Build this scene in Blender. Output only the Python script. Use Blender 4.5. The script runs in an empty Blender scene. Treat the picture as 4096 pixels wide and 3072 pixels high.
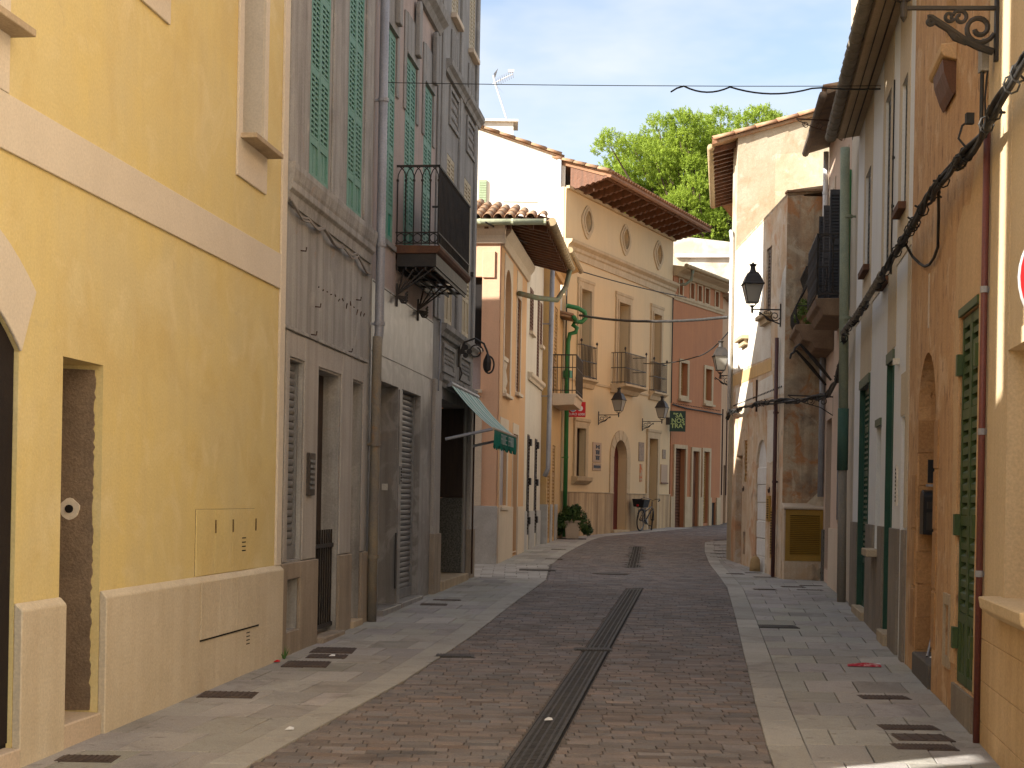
import bpy, bmesh, math, random
import numpy as np
from mathutils import Vector, Matrix
from mathutils.geometry import tessellate_polygon
random.seed(7)
scene = bpy.context.scene
COL = scene.collection

# ------------------------------------------------------------------ camera
cam = bpy.data.cameras.new('camera'); camo = bpy.data.objects.new('camera', cam); COL.objects.link(camo)
cam.sensor_width = 36.0; cam.lens = 52.0; cam.shift_y = 0.1123; cam.clip_start = 0.1; cam.clip_end = 3000
ROLL = 0.018; c_, s_ = math.cos(ROLL), math.sin(ROLL)
camo.matrix_world = Matrix(((c_, -s_, 0, 0), (0, 0, -1, 0), (s_, c_, 0, 1.62), (0, 0, 0, 1)))
scene.camera = camo
scene.render.resolution_x = 1024; scene.render.resolution_y = 768
# ------------------------------------------------------------------ sky, sun, exposure
SUN_EL = math.radians(30.0); SUN_AZ = math.atan2(-0.882, -0.471)
world = bpy.data.worlds.new('World'); scene.world = world; world.use_nodes = True
wn = world.node_tree.nodes; wl = world.node_tree.links; wn.clear()
w_out = wn.new('ShaderNodeOutputWorld'); w_bg = wn.new('ShaderNodeBackground')
w_sky = wn.new('ShaderNodeTexSky'); w_sky.sky_type = 'NISHITA'; w_sky.sun_disc = False
w_sky.sun_elevation = SUN_EL; w_sky.sun_rotation = SUN_AZ; w_sky.dust_density = 2.0; w_sky.air_density = 1.0
w_tc = wn.new('ShaderNodeTexCoord'); w_map = wn.new('ShaderNodeMapping'); w_map.inputs['Scale'].default_value = (2.2, 2.2, 6.0)
w_no = wn.new('ShaderNodeTexNoise'); w_no.inputs['Scale'].default_value = 1.7; w_no.inputs['Detail'].default_value = 5; w_no.inputs['Roughness'].default_value = 0.55
w_rmp = wn.new('ShaderNodeValToRGB'); w_rmp.color_ramp.elements[0].position = 0.34; w_rmp.color_ramp.elements[1].position = 0.68
w_rmp.color_ramp.elements[0].color = (0.18, 0.18, 0.18, 1); w_rmp.color_ramp.elements[1].color = (0.95, 0.95, 0.95, 1)
w_mix = wn.new('ShaderNodeMix'); w_mix.data_type = 'RGBA'; w_mix.inputs[7].default_value = (4.1, 4.1, 4.1, 1)   # thin bright cloud
wl.new(w_tc.outputs['Generated'], w_map.inputs['Vector']); wl.new(w_map.outputs['Vector'], w_no.inputs['Vector'])
wl.new(w_no.outputs['Fac'], w_rmp.inputs['Fac']); wl.new(w_rmp.outputs['Color'], w_mix.inputs[0])
wl.new(w_sky.outputs['Color'], w_mix.inputs[6]); wl.new(w_mix.outputs[2], w_bg.inputs['Color'])
w_bg.inputs['Strength'].default_value = 0.10
wl.new(w_bg.outputs['Background'], w_out.inputs['Surface'])
sun = bpy.data.lights.new('sun', 'SUN'); sun.energy = 5.0; sun.angle = math.radians(0.53); sun.color = (1.0, 0.95, 0.87)
suno = bpy.data.objects.new('sun', sun); COL.objects.link(suno)
suno.rotation_euler = Vector((0.882 * math.cos(SUN_EL), 0.471 * math.cos(SUN_EL), -math.sin(SUN_EL))).to_track_quat('-Z', 'Y').to_euler()
suno.location = (-20, -10, 30)
vs = scene.view_settings; vs.view_transform = 'Standard'; vs.look = 'None'; vs.gamma = 1.0; vs.use_curve_mapping = False; vs.exposure = 1.42
scene.cycles.max_bounces = 8; scene.cycles.diffuse_bounces = 5

# ------------------------------------------------------------------ materials
MATS = {}
def _mix(nt, fac, a, b, mode='MIX'):
    n = nt.nodes.new('ShaderNodeMix'); n.data_type = 'RGBA'; n.blend_type = mode
    for i, v in ((0, fac), (6, a), (7, b)):
        if isinstance(v, (int, float)): n.inputs[i].default_value = v
        elif isinstance(v, tuple): n.inputs[i].default_value = v if len(v) == 4 else v + (1,)
        else: nt.links.new(v, n.inputs[i])
    return n.outputs[2]
def _noise(nt, vec, scale, detail=4, rough=0.55, dist=0.0):
    n = nt.nodes.new('ShaderNodeTexNoise'); n.inputs['Scale'].default_value = scale; n.inputs['Detail'].default_value = detail
    n.inputs['Roughness'].default_value = rough; n.inputs['Distortion'].default_value = dist
    nt.links.new(vec, n.inputs['Vector']); return n.outputs['Fac']
def _ramp(nt, fac, p0, p1, c0=(0, 0, 0, 1), c1=(1, 1, 1, 1)):
    n = nt.nodes.new('ShaderNodeValToRGB'); e = n.color_ramp.elements
    e[0].position = p0; e[1].position = p1; e[0].color = c0; e[1].color = c1
    nt.links.new(fac, n.inputs['Fac']); return n.outputs['Color']
def mat(name, c1, c2=None, rough=0.85, scale=1.2, lo=0.35, hi=0.65, grain=0.12, gscale=60, bump=0.25, bscale=90, streak=0.0, streak_c=None,
        stains=(), metallic=0.0, spec=0.3, tint=False, stretch=(7, 7, 0.35), wood=False, emit=None, rnd=0.0, pits=None):
    if name in MATS: return MATS[name]
    m = bpy.data.materials.new(name); m.use_nodes = True; nt = m.node_tree; N = nt.nodes; L = nt.links
    b = N['Principled BSDF']; b.inputs['Roughness'].default_value = rough; b.inputs['Metallic'].default_value = metallic
    b.inputs['Specular IOR Level'].default_value = spec
    tc = N.new('ShaderNodeTexCoord'); vec = tc.outputs['Object']
    if c2 is None: c2 = tuple(v * 0.85 for v in c1)
    mp = N.new('ShaderNodeMapping'); mp.inputs['Scale'].default_value = stretch; L.new(vec, mp.inputs['Vector'])
    col = _mix(nt, _ramp(nt, _noise(nt, mp.outputs['Vector'] if wood else vec, scale, 5, 0.6, 0.4), lo, hi), c1, c2)
    if streak:
        sc = streak_c or tuple(v * 0.6 for v in c1)
        f = _ramp(nt, _noise(nt, mp.outputs['Vector'], 1.0, 6, 0.66), 0.42, 0.68, (0, 0, 0, 1), (streak,) * 3 + (1,))
        col = _mix(nt, f, col, sc)
    for (cst, sscale, p0, p1, amt) in stains:
        f = _ramp(nt, _noise(nt, vec, sscale, 6, 0.62, 0.8), p0, p1, (0, 0, 0, 1), (amt,) * 3 + (1,))
        col = _mix(nt, f, col, cst)
    if pits:
        mq = N.new('ShaderNodeMapping'); mq.inputs['Scale'].default_value = (1, 1, 0.28); L.new(vec, mq.inputs['Vector'])
        f = _ramp(nt, _noise(nt, mq.outputs['Vector'], pits[1], 4, 0.6, 0.3), pits[2], pits[3], (0, 0, 0, 1), (pits[4],) * 3 + (1,))
        col = _mix(nt, f, col, pits[0])
    if grain:
        g = _ramp(nt, _noise(nt, vec, gscale, 3, 0.6), 0.3, 0.7, (1 - grain,) * 3 + (1,), (1 + grain,) * 3 + (1,))
        col = _mix(nt, 1.0, col, g, 'MULTIPLY')
    if tint:
        a = N.new('ShaderNodeAttribute'); a.attribute_name = 'tint'
        col = _mix(nt, 1.0, col, a.outputs['Color'], 'MULTIPLY')
    if rnd:
        oi = N.new('ShaderNodeObjectInfo')
        g = _ramp(nt, oi.outputs['Random'], 0.0, 1.0, (1 - rnd,) * 3 + (1,), (1 + rnd,) * 3 + (1,))
        col = _mix(nt, 1.0, col, g, 'MULTIPLY')
    L.new(col, b.inputs['Base Color'])
    if bump:
        bn = N.new('ShaderNodeBump'); bn.inputs['Strength'].default_value = bump; bn.inputs['Distance'].default_value = 0.01
        n1 = _noise(nt, vec, bscale, 4, 0.65); n2 = _noise(nt, vec, bscale * 0.12, 3, 0.5)
        ad = N.new('ShaderNodeMath'); ad.operation = 'MULTIPLY_ADD'; ad.inputs[1].default_value = 2.5
        L.new(n2, ad.inputs[0]); L.new(n1, ad.inputs[2]); L.new(ad.outputs[0], bn.inputs['Height']); L.new(bn.outputs['Normal'], b.inputs['Normal'])
    if emit:
        b.inputs['Emission Color'].default_value = emit[:3] + (1,); b.inputs['Emission Strength'].default_value = emit[3]
    MATS[name] = m; return m
def glassmat(name, c, rough=0.25, alpha=1.0, trans=0.0):
    if name in MATS: return MATS[name]
    m = bpy.data.materials.new(name); m.use_nodes = True; b = m.node_tree.nodes['Principled BSDF']
    b.inputs['Base Color'].default_value = c + (1,); b.inputs['Roughness'].default_value = rough
    b.inputs['Transmission Weight'].default_value = trans; b.inputs['Alpha'].default_value = alpha
    MATS[name] = m; return m

# ------------------------------------------------------------------ mesh builder
class MB:
    def __init__(s): s.v = []; s.f = []; s.t = []; s.tint = None
    def add(s, vs, fs):
        n = len(s.v); s.v += [tuple(p) for p in vs]
        for f in fs: s.f.append(tuple(i + n for i in f)); s.t.append(s.tint)
        return s
    def box(s, x0, x1, y0, y1, z0, z1):
        return s.add([(x0, y0, z0), (x1, y0, z0), (x1, y1, z0), (x0, y1, z0), (x0, y0, z1), (x1, y0, z1), (x1, y1, z1), (x0, y1, z1)],
                     [(0, 3, 2, 1), (4, 5, 6, 7), (0, 1, 5, 4), (1, 2, 6, 5), (2, 3, 7, 6), (3, 0, 4, 7)])
    def cham(s, x0, x1, y0, y1, z0, z1, c=0.006):
        """a box whose +y face and edges are chamfered"""
        v = [(x0, y0, z0), (x1, y0, z0), (x1, y0, z1), (x0, y0, z1), (x0, y1 - c, z0), (x1, y1 - c, z0), (x1, y1 - c, z1), (x0, y1 - c, z1),
             (x0 + c, y1, z0 + c), (x1 - c, y1, z0 + c), (x1 - c, y1, z1 - c), (x0 + c, y1, z1 - c)]
        return s.add(v, [(0, 1, 2, 3), (0, 4, 5, 1), (1, 5, 6, 2), (2, 6, 7, 3), (3, 7, 4, 0), (4, 8, 9, 5), (5, 9, 10, 6), (6, 10, 11, 7), (7, 11, 8, 4), (8, 11, 10, 9)])
    def prism(s, poly, y0, y1):
        """(x,z) outline pushed along y"""
        n = len(poly)
        return s.add([(x, y0, z) for x, z in poly] + [(x, y1, z) for x, z in poly],
                     [tuple(range(n))[::-1], tuple(range(n, 2 * n))] + [(i, (i + 1) % n, n + (i + 1) % n, n + i) for i in range(n)])
    def prof(s, poly, x0, x1):
        """(y,z) profile pushed along x"""
        n = len(poly)
        return s.add([(x0, y, z) for y, z in poly] + [(x1, y, z) for y, z in poly],
                     [tuple(range(n)), tuple(range(n, 2 * n))[::-1]] + [((i + 1) % n, i, n + i, n + (i + 1) % n) for i in range(n)])
    def slab(s, poly, z0, z1):
        """(x,y) outline pushed along z"""
        n = len(poly)
        return s.add([(x, y, z0) for x, y in poly] + [(x, y, z1) for x, y in poly],
                     [tuple(range(n))[::-1], tuple(range(n, 2 * n))] + [(i, (i + 1) % n, n + (i + 1) % n, n + i) for i in range(n)])
    def pierced(s, outer, holes, y0, y1):
        """(x,z) outline with holes, between y0 (back) and y1 (front)"""
        loops = [outer] + holes; flat = [p for l in loops for p in l]; n = len(flat)
        tris = tessellate_polygon([[Vector((x, z, 0)) for x, z in l] for l in loops])
        fs = [tuple(t) for t in tris] + [tuple(i + n for i in t) for t in tris]
        k = 0
        for l in loops:
            m = len(l)
            fs += [(k + i, k + (i + 1) % m, n + k + (i + 1) % m, n + k + i) for i in range(m)]; k += m
        return s.add([(x, y0, z) for x, z in flat] + [(x, y1, z) for x, z in flat], fs)
    def tube(s, path, r, n=6, closed=False, cap=True):
        P = [Vector(p) for p in path]; m = len(P); vs = []; up0 = None
        for i in range(m):
            if closed: t = P[(i + 1) % m] - P[i - 1]
            else: t = P[min(i + 1, m - 1)] - P[max(i - 1, 0)]
            if t.length < 1e-9: t = Vector((0, 0, 1))
            t.normalize()
            if up0 is None: up0 = Vector((0, 0, 1)) if abs(t.z) < 0.9 else Vector((1, 0, 0))
            a = t.cross(up0)
            if a.length < 1e-4: a = t.cross(Vector((1, 0.3, 0)))
            a.normalize(); b = a.cross(t).normalized(); up0 = b
            rr = r[i] if isinstance(r, (list, tuple)) else r
            for k in range(n):
                w = 2 * math.pi * k / n; vs.append(P[i] + a * (rr * math.cos(w)) + b * (rr * math.sin(w)))
        fs = []
        for i in range(m if closed else m - 1):
            j = (i + 1) % m
            for k in range(n): fs.append((i * n + k, i * n + (k + 1) % n, j * n + (k + 1) % n, j * n + k))
        if cap and not closed: fs += [tuple(range(n))[::-1], tuple(range((m - 1) * n, m * n))]
        return s.add(vs, fs)
    def lathe(s, prof, cx=0, cy=0, n=12, rot=0.0):
        vs = []; m = len(prof)
        for r, z in prof:
            for k in range(n):
                w = 2 * math.pi * k / n + rot; vs.append((cx + r * math.cos(w), cy + r * math.sin(w), z))
        fs = [(i * n + k, i * n + (k + 1) % n, (i + 1) * n + (k + 1) % n, (i + 1) * n + k) for i in range(m - 1) for k in range(n)]
        fs += [tuple(range(n))[::-1], tuple(range((m - 1) * n, m * n))]
        return s.add(vs, fs)
    def xf(s, M, start=0):
        for i in range(start, len(s.v)): s.v[i] = tuple(M @ Vector(s.v[i]))
        return s
    def mesh(s, name, m, o=1, smooth=False):
        me = bpy.data.meshes.new(name); me.from_pydata([(x, y * o, z) for x, y, z in s.v] if o != 1 else s.v, [], s.f)
        if m: me.materials.append(m)
        if any(t is not None for t in s.t):
            at = me.color_attributes.new('tint', 'FLOAT_COLOR', 'CORNER'); i = 0; buf = []
            for f, t in zip(s.f, s.t): buf += list((t or (1, 1, 1)) + (1,)) * len(f)
            at.data.foreach_set('color', buf)
        bm = bmesh.new(); bm.from_mesh(me); bmesh.ops.recalc_face_normals(bm, faces=bm.faces[:]); bm.to_mesh(me); bm.free()
        if smooth: me.polygons.foreach_set('use_smooth', [True] * len(me.polygons))
        me.update(); return me
def link(name, data, parent=None, loc=None, rot=None, scale=None):
    o = bpy.data.objects.new(name, data); COL.objects.link(o)
    if parent: o.parent = parent
    if loc is not None: o.location = loc
    if rot is not None: o.rotation_euler = rot
    if scale is not None: o.scale = scale
    return o
def tag(o, label=None, cat=None, group=None, kind=None):
    if label: o['label'] = label
    if cat: o['category'] = cat
    if group: o['group'] = group
    if kind: o['kind'] = kind
    return o
def thing(name, label, cat, loc=(0, 0, 0), rz=0.0, group=None):
    o = link(name, None, None, loc, (0, 0, rz)); o.empty_display_size = 0.2
    return tag(o, label, cat, group)
def gz(y): return 0.0135 * y + (0.012 * (min(y, 62) - 40) if y > 40 else 0.0) if y < 62 else 0.0135 * 62 + 0.264
def arc(cx, cz, r, a0, a1, n=12, ry=None):
    return [(cx + r * math.cos(math.radians(a0 + (a1 - a0) * i / n)), cz + (ry or r) * math.sin(math.radians(a0 + (a1 - a0) * i / n))) for i in range(n + 1)]
def rect(s0, s1, z0, z1): return [(s0, z0), (s1, z0), (s1, z1), (s0, z1)]
def arched(s0, s1, z0, spring, rise=None, n=14):
    c = (s0 + s1) / 2; r = (s1 - s0) / 2
    return [(s0, z0), (s1, z0)] + arc(c, spring, r, 0, 180, n, rise or r)
def spiral(cx, cz, r0, r1, a0, turns, n=22):
    return [(cx + (r0 + (r1 - r0) * i / n) * math.cos(math.radians(a0 + 360 * turns * i / n)), cz + (r0 + (r1 - r0) * i / n) * math.sin(math.radians(a0 + 360 * turns * i / n))) for i in range(n + 1)]

class House:
    """a building whose street front runs from a to b; local x along the front, q outward from it, z up"""
    def __init__(s, name, label, a, b, o, cat='house', group=None):
        s.a = a; s.b = b; s.o = o; dx, dy = b[0] - a[0], b[1] - a[1]; s.L = math.hypot(dx, dy)
        s.rz = math.atan2(dy, dx); s.root = thing(name, label, cat, (a[0], a[1], 0), s.rz, group)
    def add(s, name, mb, m, parent=None, smooth=False, label=None, kind=None, bevel=0):
        o = link(name, mb.mesh(name, m, s.o, smooth), parent or s.root)
        if label: o['label'] = label
        if kind: o['kind'] = kind
        if bevel:
            b = o.modifiers.new('bevel', 'BEVEL'); b.width = bevel; b.segments = 1; b.limit_method = 'ANGLE'
        return o
    def box(s, name, s0, s1, q0, q1, z0, z1, m, parent=None, bevel=0, label=None):
        return s.add(name, MB().box(s0, s1, q0, q1, z0, z1), m, parent, bevel=bevel, label=label)
    def wall(s, outer, holes, m, t=0.3, q=0.0, name='wall', label=None):
        return s.add(name, MB().pierced(outer, holes, q - t, q), m, label=label)
    def core(s, s0, s1, q0, q1, z0, z1, m, name='inner_wall'):
        return s.box(name, s0, s1, q1, q0, z0, z1, m)
    def piece(s, name, me, parent, x, q, z, rot=None, scale=None):
        return link(name, me, parent, (x, q * s.o, z), rot, scale)
    def W(s, x, q, z):
        c, n = math.cos(s.rz), math.sin(s.rz); y = q * s.o
        return (s.a[0] + x * c - y * n, s.a[1] + x * n + y * c, z)
    # --- shutters -------------------------------------------------------
    def shutter(s, s0, s1, z0, z1, q, m, leaves=2, pitch=0.05, mull=1, rails=(), panel=0.0, panel_m=None, stile=0.045, th=0.035, tilt=0.5, slat_m=None, name='shutter', gap=0.55):
        w = (s1 - s0) / leaves; out = []
        for k in range(leaves):
            a0 = s0 + k * w + 0.004; a1 = s0 + (k + 1) * w - 0.004; st = min(stile, w * 0.16)
            mb = MB(); mb.box(a0, a0 + st, q - th, q, z0, z1); mb.box(a1 - st, a1, q - th, q, z0, z1)
            rz = [z0] + ([z0 + panel] if panel else []) + [z0 + (z1 - z0) * r for r in rails] + [z1 - 0.07]
            for r in rz: mb.box(a0 + st, a1 - st, q - th, q - 0.002, r, r + 0.07)
            for i in range(mull):
                x = a0 + st + (a1 - a0 - 2 * st) * (i + 1) / (mull + 1); mb.box(x - 0.011, x + 0.011, q - th * 0.7, q - 0.004, z0 + panel, z1)
            sh = s.add(name, mb, m)
            if panel:
                for i in range(4):
                    x0 = a0 + st + (a1 - a0 - 2 * st) * i / 4; x1 = a0 + st + (a1 - a0 - 2 * st) * (i + 1) / 4
                    s.box('panel_board', x0 + 0.004, x1 - 0.004, q - th * 0.8, q - 0.012 - 0.004 * (i % 2), z0 + 0.07, z0 + panel, panel_m or m, sh)
            zz = sorted(rz); wd = a1 - a0 - 2 * st
            me = slat_mesh(wd, pitch, th, tilt * s.o, slat_m or m, gap)
            for i in range(len(zz) - 1):
                lo, hi = zz[i] + 0.07, zz[i + 1]
                if panel and i == 0: continue
                n = max(1, int((hi - lo) / pitch))
                for j in range(n): s.piece('slat', me, sh, (a0 + a1) / 2, q - th * 0.55, lo + (hi - lo) * (j + 0.5) / n)
            s.box('backing', a0 + st, a1 - st, q - th - 0.03, q - th - 0.02, z0 + 0.05, z1 - 0.02, DARK, sh)
            out.append(sh)
        return out
    def roller(s, s0, s1, z0, z1, q, m, pitch=0.1):
        r = s.box('roller_shutter', s0, s0 + 0.03, q - 0.05, q + 0.02, z0, z1, m)
        s.box('guide', s1 - 0.03, s1, q - 0.05, q + 0.02, z0, z1, m, r)
        s.box('bottom_bar', s0 + 0.03, s1 - 0.03, q - 0.03, q + 0.015, z0, z0 + 0.12, m, r)
        key = ('roller', round(s1 - s0, 3), round(pitch, 3), m.name)
        if key not in MESHES:
            w = s1 - s0 - 0.06; prof = [(-0.012, 0.0)] + [(0.010 * math.sin(math.pi * t), pitch * t * 0.94) for t in (0.04, 0.2, 0.4, 0.6, 0.8, 0.96)] + [(-0.012, pitch * 0.94)]
            mb = MB().prof(prof, -w / 2, w / 2); MESHES[key] = mb.mesh('slat', m, s.o)
        n = int((z1 - z0 - 0.12) / pitch)
        for i in range(n): s.piece('slat', MESHES[key], r, (s0 + s1) / 2, q - 0.01, z0 + 0.12 + i * (z1 - z0 - 0.12) / n)
        s.box('backing', s0 + 0.03, s1 - 0.03, q - 0.06, q - 0.05, z0, z1, DARK, r)
        return r
    def surround(s, s0, s1, z0, z1, w, q, m, sill=False, top=0.0, name='surround'):
        mb = MB().pierced(rect(s0 - w, s1 + w, z0 - (w if sill else 0), z1 + w + top) if True else None, [rect(s0, s1, z0 + (0 if sill else 0.001), z1)], 0.0, q)
        return s.add(name, mb, m, bevel=0.004)
    def pipe(s, path, r, m, name='downpipe', clips=(), clip_m=None, parent=None, n=10):
        p = s.add(name, MB().tube([(x, q, z) for x, q, z in path], r, n), m, parent, smooth=True)
        for (x, q, z) in clips:
            s.add('clip', MB().tube([(x - 0.0, q, z - 0.02), (x, q, z + 0.02)], r * 1.22, 10).box(x - r * 0.3, x + r * 0.3, 0, q, z - 0.012, z + 0.012), clip_m or m, p if parent is None else parent)
        return p
MESHES = {}
def slat_mesh(w, pitch, th, tilt, m, gap):
    key = (round(w, 3), round(pitch, 3), round(tilt, 2), m.name, gap)
    if key not in MESHES:
        mb = MB().box(-w / 2, w / 2, -th * 0.42, th * 0.42, -pitch * (1 - gap) * 0.5, pitch * (1 - gap) * 0.5)
        mb.v = [(x, y, z + (-y * tilt if True else 0)) for x, y, z in mb.v]; MESHES[key] = mb.mesh('slat', m)
    return MESHES[key]
def text_mesh(body, size, depth, m, align='CENTER', spacing=1.0, line=0.85, bold=0.0):
    cu = bpy.data.curves.new('lettering', 'FONT'); cu.body = body; cu.size = size; cu.extrude = depth; cu.align_x = align; cu.align_y = 'CENTER'
    cu.space_character = spacing; cu.space_line = line; cu.offset = bold; cu.resolution_u = 3
    o = bpy.data.objects.new('lettering_source', cu); COL.objects.link(o)
    dg = bpy.context.evaluated_depsgraph_get(); me = bpy.data.meshes.new_from_object(o.evaluated_get(dg)); me.name = 'lettering'
    bpy.data.objects.remove(o); bpy.data.curves.remove(cu); me.materials.clear(); me.materials.append(m); return me

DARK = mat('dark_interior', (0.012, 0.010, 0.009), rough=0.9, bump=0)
IRON = mat('black_iron', (0.018, 0.016, 0.015), (0.035, 0.026, 0.02), rough=0.55, scale=6, bump=0.3, bscale=60, spec=0.4)
RUST = mat('rusty_iron', (0.10, 0.05, 0.03), (0.05, 0.03, 0.022), rough=0.8, scale=9, bump=0.4)
CABLE = mat('cable_black', (0.016, 0.015, 0.015), (0.04, 0.037, 0.033), rough=0.6, scale=8, bump=0.1)
ROOFT = mat('clay_tile', (0.27, 0.125, 0.065), (0.33, 0.225, 0.135), rough=0.85, scale=5, stains=(((0.20, 0.17, 0.10), 4.0, 0.5, 0.68, 0.7),), grain=0.2, bump=0.5, bscale=50, rnd=0.18)
WOODB = mat('brown_wood', (0.16, 0.065, 0.03), (0.10, 0.045, 0.022), rough=0.6, wood=True, stretch=(2, 2, 0.25), scale=5, bump=0.3)
WOODD = mat('dark_wood', (0.035, 0.022, 0.016), (0.05, 0.03, 0.02), rough=0.6, wood=True, scale=4, bump=0.3)
STONE = mat('pale_stone', (0.52, 0.41, 0.28), (0.42, 0.33, 0.22), scale=2.5, streak=0.35, streak_c=(0.22, 0.16, 0.11), bump=0.4, bscale=50)
CREAM = mat('cream_trim', (0.62, 0.50, 0.38), (0.56, 0.45, 0.33), scale=1.5, streak=0.15, bump=0.25)

# ================================================================== GROUND
PAVE = mat('brick_paver', (0.208, 0.176, 0.161), (0.172, 0.150, 0.140), rough=0.8, scale=2.0, grain=0.25, gscale=120, bump=0.5, bscale=120, tint=True, spec=0.35,
           stains=(((0.085, 0.072, 0.066), 0.8, 0.52, 0.68, 0.6), ((0.27, 0.235, 0.205), 1.7, 0.55, 0.70, 0.45), ((0.05, 0.042, 0.04), 5.0, 0.63, 0.72, 0.6)))
JOINT = mat('joint_sand', (0.15, 0.127, 0.108), (0.105, 0.088, 0.075), scale=8, bump=0.6)
SLAB = mat('pavement_slab', (0.37, 0.352, 0.322), (0.315, 0.298, 0.272), rough=0.82, scale=1.4, grain=0.2, gscale=110, bump=0.4, bscale=110, tint=True,
           stains=(((0.17, 0.15, 0.13), 1.7, 0.54, 0.70, 0.55), ((0.44, 0.42, 0.385), 3.2, 0.56, 0.70, 0.45), ((0.10, 0.085, 0.07), 9.0, 0.62, 0.70, 0.5)))
EARTH = mat('ground_earth', (0.16, 0.13, 0.10), (0.11, 0.09, 0.07), scale=0.3, bump=0.3)
COVER = mat('iron_cover', (0.105, 0.075, 0.062), (0.075, 0.055, 0.045), rough=0.7, scale=7, bump=0.5, bscale=80, stains=(((0.20, 0.15, 0.11), 5, 0.5, 0.7, 0.6),), metallic=0.2)
GRATE = mat('drain_iron', (0.055, 0.050, 0.047), (0.085, 0.078, 0.07), rough=0.6, scale=9, bump=0.4, metallic=0.3)
def interp(tab, y):
    if y <= tab[0][0]: i = 0
    elif y >= tab[-1][0]: i = len(tab) - 2
    else: i = max(k for k in range(len(tab) - 1) if tab[k][0] <= y)
    (y0, x0), (y1, x1) = tab[i], tab[i + 1]
    return x0 + (x1 - x0) * (y - y0) / (y1 - y0)
KL = [(3.0, -1.96), (8.33, -1.42), (9.98, -1.13), (11.65, -0.84), (15.04, -0.40), (19.5, 0.07), (24.0, 0.59), (28.2, 0.78), (31.7, 1.10), (36.3, 1.66), (40.0, 2.15), (42.3, 2.62), (43.5, 3.30), (47.4, 5.20), (60, 11.6)]
KR = [(3.0, 1.0), (8.57, 1.53), (10.98, 1.83), (13.82, 2.20), (17.68, 2.70), (22.85, 3.35), (25.72, 3.62), (29.41, 3.95), (34.4, 4.5), (40.5, 5.3), (44.0, 9.0), (60, 16)]
WL = [(0, -3.6), (7.97, -2.69), (12.93, -2.05), (24.24, -0.69)]
WL2 = [(28.2, -0.28), (32.9, 0.25), (37.0, 0.70), (37.2, 0.86), (41.0, 1.35), (49.2, 5.25), (53.1, 7.45), (60, 9.6)]
WR = [(0, 1.5), (6.6, 2.55), (9.57, 3.03), (13.8, 3.66), (21.3, 4.80), (25.1, 5.3), (25.25, 4.61), (30.9, 4.57), (37, 5.5), (45, 9.6)]
g = MB(); ys = [-40, -10, 0, 10, 20, 30, 40, 50, 62, 90, 400]
g.add([(x, y, gz(y) - 0.04 if y > -11 else gz(-11) - 0.04) for y in ys for x in (-300, 300)], [(2 * i, 2 * i + 1, 2 * i + 3, 2 * i + 2) for i in range(len(ys) - 1)])
tag(link('ground', g.mesh('ground', EARTH)), kind='structure')
# roadway bed
g = MB(); ys = [3 + 0.75 * i for i in range(77)]
g.add([(x, y, gz(y) - 0.012) for y in ys for x in (interp(KL, y) - 0.05, interp(KR, y) + 0.05)], [(2 * i, 2 * i + 1, 2 * i + 3, 2 * i + 2) for i in range(len(ys) - 1)])
road = tag(link('road', g.mesh('road', JOINT)), kind='structure')
def quadblock(mb, c, top, dz, ch=0.003):
    """block with a chamfered top: c = four (x, y) corners, top = z function"""
    cx = sum(p[0] for p in c) / 4; cy = sum(p[1] for p in c) / 4; vs = []
    for (x, y) in c: vs.append((x, y, gz(y) - 0.03))
    for (x, y) in c: vs.append((x, y, gz(y) + dz - ch))
    for (x, y) in c:
        dx, dy = cx - x, cy - y; l = math.hypot(dx, dy); vs.append((x + dx / l * ch * 1.6, y + dy / l * ch * 1.6, gz(y) + dz))
    mb.add(vs, [(0, 1, 5, 4), (1, 2, 6, 5), (2, 3, 7, 6), (3, 0, 4, 7), (4, 5, 9, 8), (5, 6, 10, 9), (6, 7, 11, 10), (7, 4, 8, 11), (8, 9, 10, 11)])
DRX = lambda y: 0.10 + 0.1272 * (y - 8.35)      # centre line of the drain channel
rng = random.Random(3)
def ptint():
    k = rng.gauss(1.0, 0.13); w = rng.gauss(0, 0.05); k = max(0.55, min(1.5, k))
    return (k * (1 + w), k, k * (1 - w * 0.8))
rest = MB(); npav = 0; y = 7.7; row = 0; PITCH = 0.106
while y < 56:
    xl, xr = interp(KL, y + 0.05), interp(KR, y + 0.05); x = xl + rng.uniform(0, 0.03)
    far = y > 24
    ln0 = 0.205 if not far else 0.205
    x -= ln0 * (0.5 if row % 2 else 0.0) * 1.0
    while x < xr - 0.02:
        l = ln0 * (1 if rng.random() > 0.12 else rng.choice((0.72, 0.5)))
        a, b = max(x, xl), min(x + l - 0.006, xr)
        x += l
        if b - a < 0.035: continue
        mid = (a + b) / 2; dc = DRX(y + 0.05)
        if y < 22.4 and abs(mid - dc) < 0.135 + (b - a) / 2:
            if mid < dc: b = min(b, dc - 0.135)
            else: a = max(a, dc + 0.135)
            if b - a < 0.03: continue
        if 27.7 < y < 36.9 and abs(mid - (2.28 + 0.095 * (y - 27.7))) < 0.15: continue
        jx = rng.uniform(-0.002, 0.002); jd = rng.uniform(-0.0025, 0.0025); sk = rng.uniform(-0.003, 0.003)
        c = [(a + jx, y + sk), (b + jx, y - sk), (b + jx, y + PITCH - 0.006 - sk), (a + jx, y + PITCH - 0.006 + sk)]
        if npav < 300 and y > 8.05 and b - a > 0.06:
            mb = MB(); mb.tint = ptint(); quadblock(mb, c, None, jd); link('paver', mb.mesh('paver', PAVE), road); npav += 1
        else:
            rest.tint = ptint(); quadblock(rest, c, None, jd)
    y += PITCH; row += 1
tag(link('paver_field', rest.mesh('paver_field', PAVE), road), kind='stuff')
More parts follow.
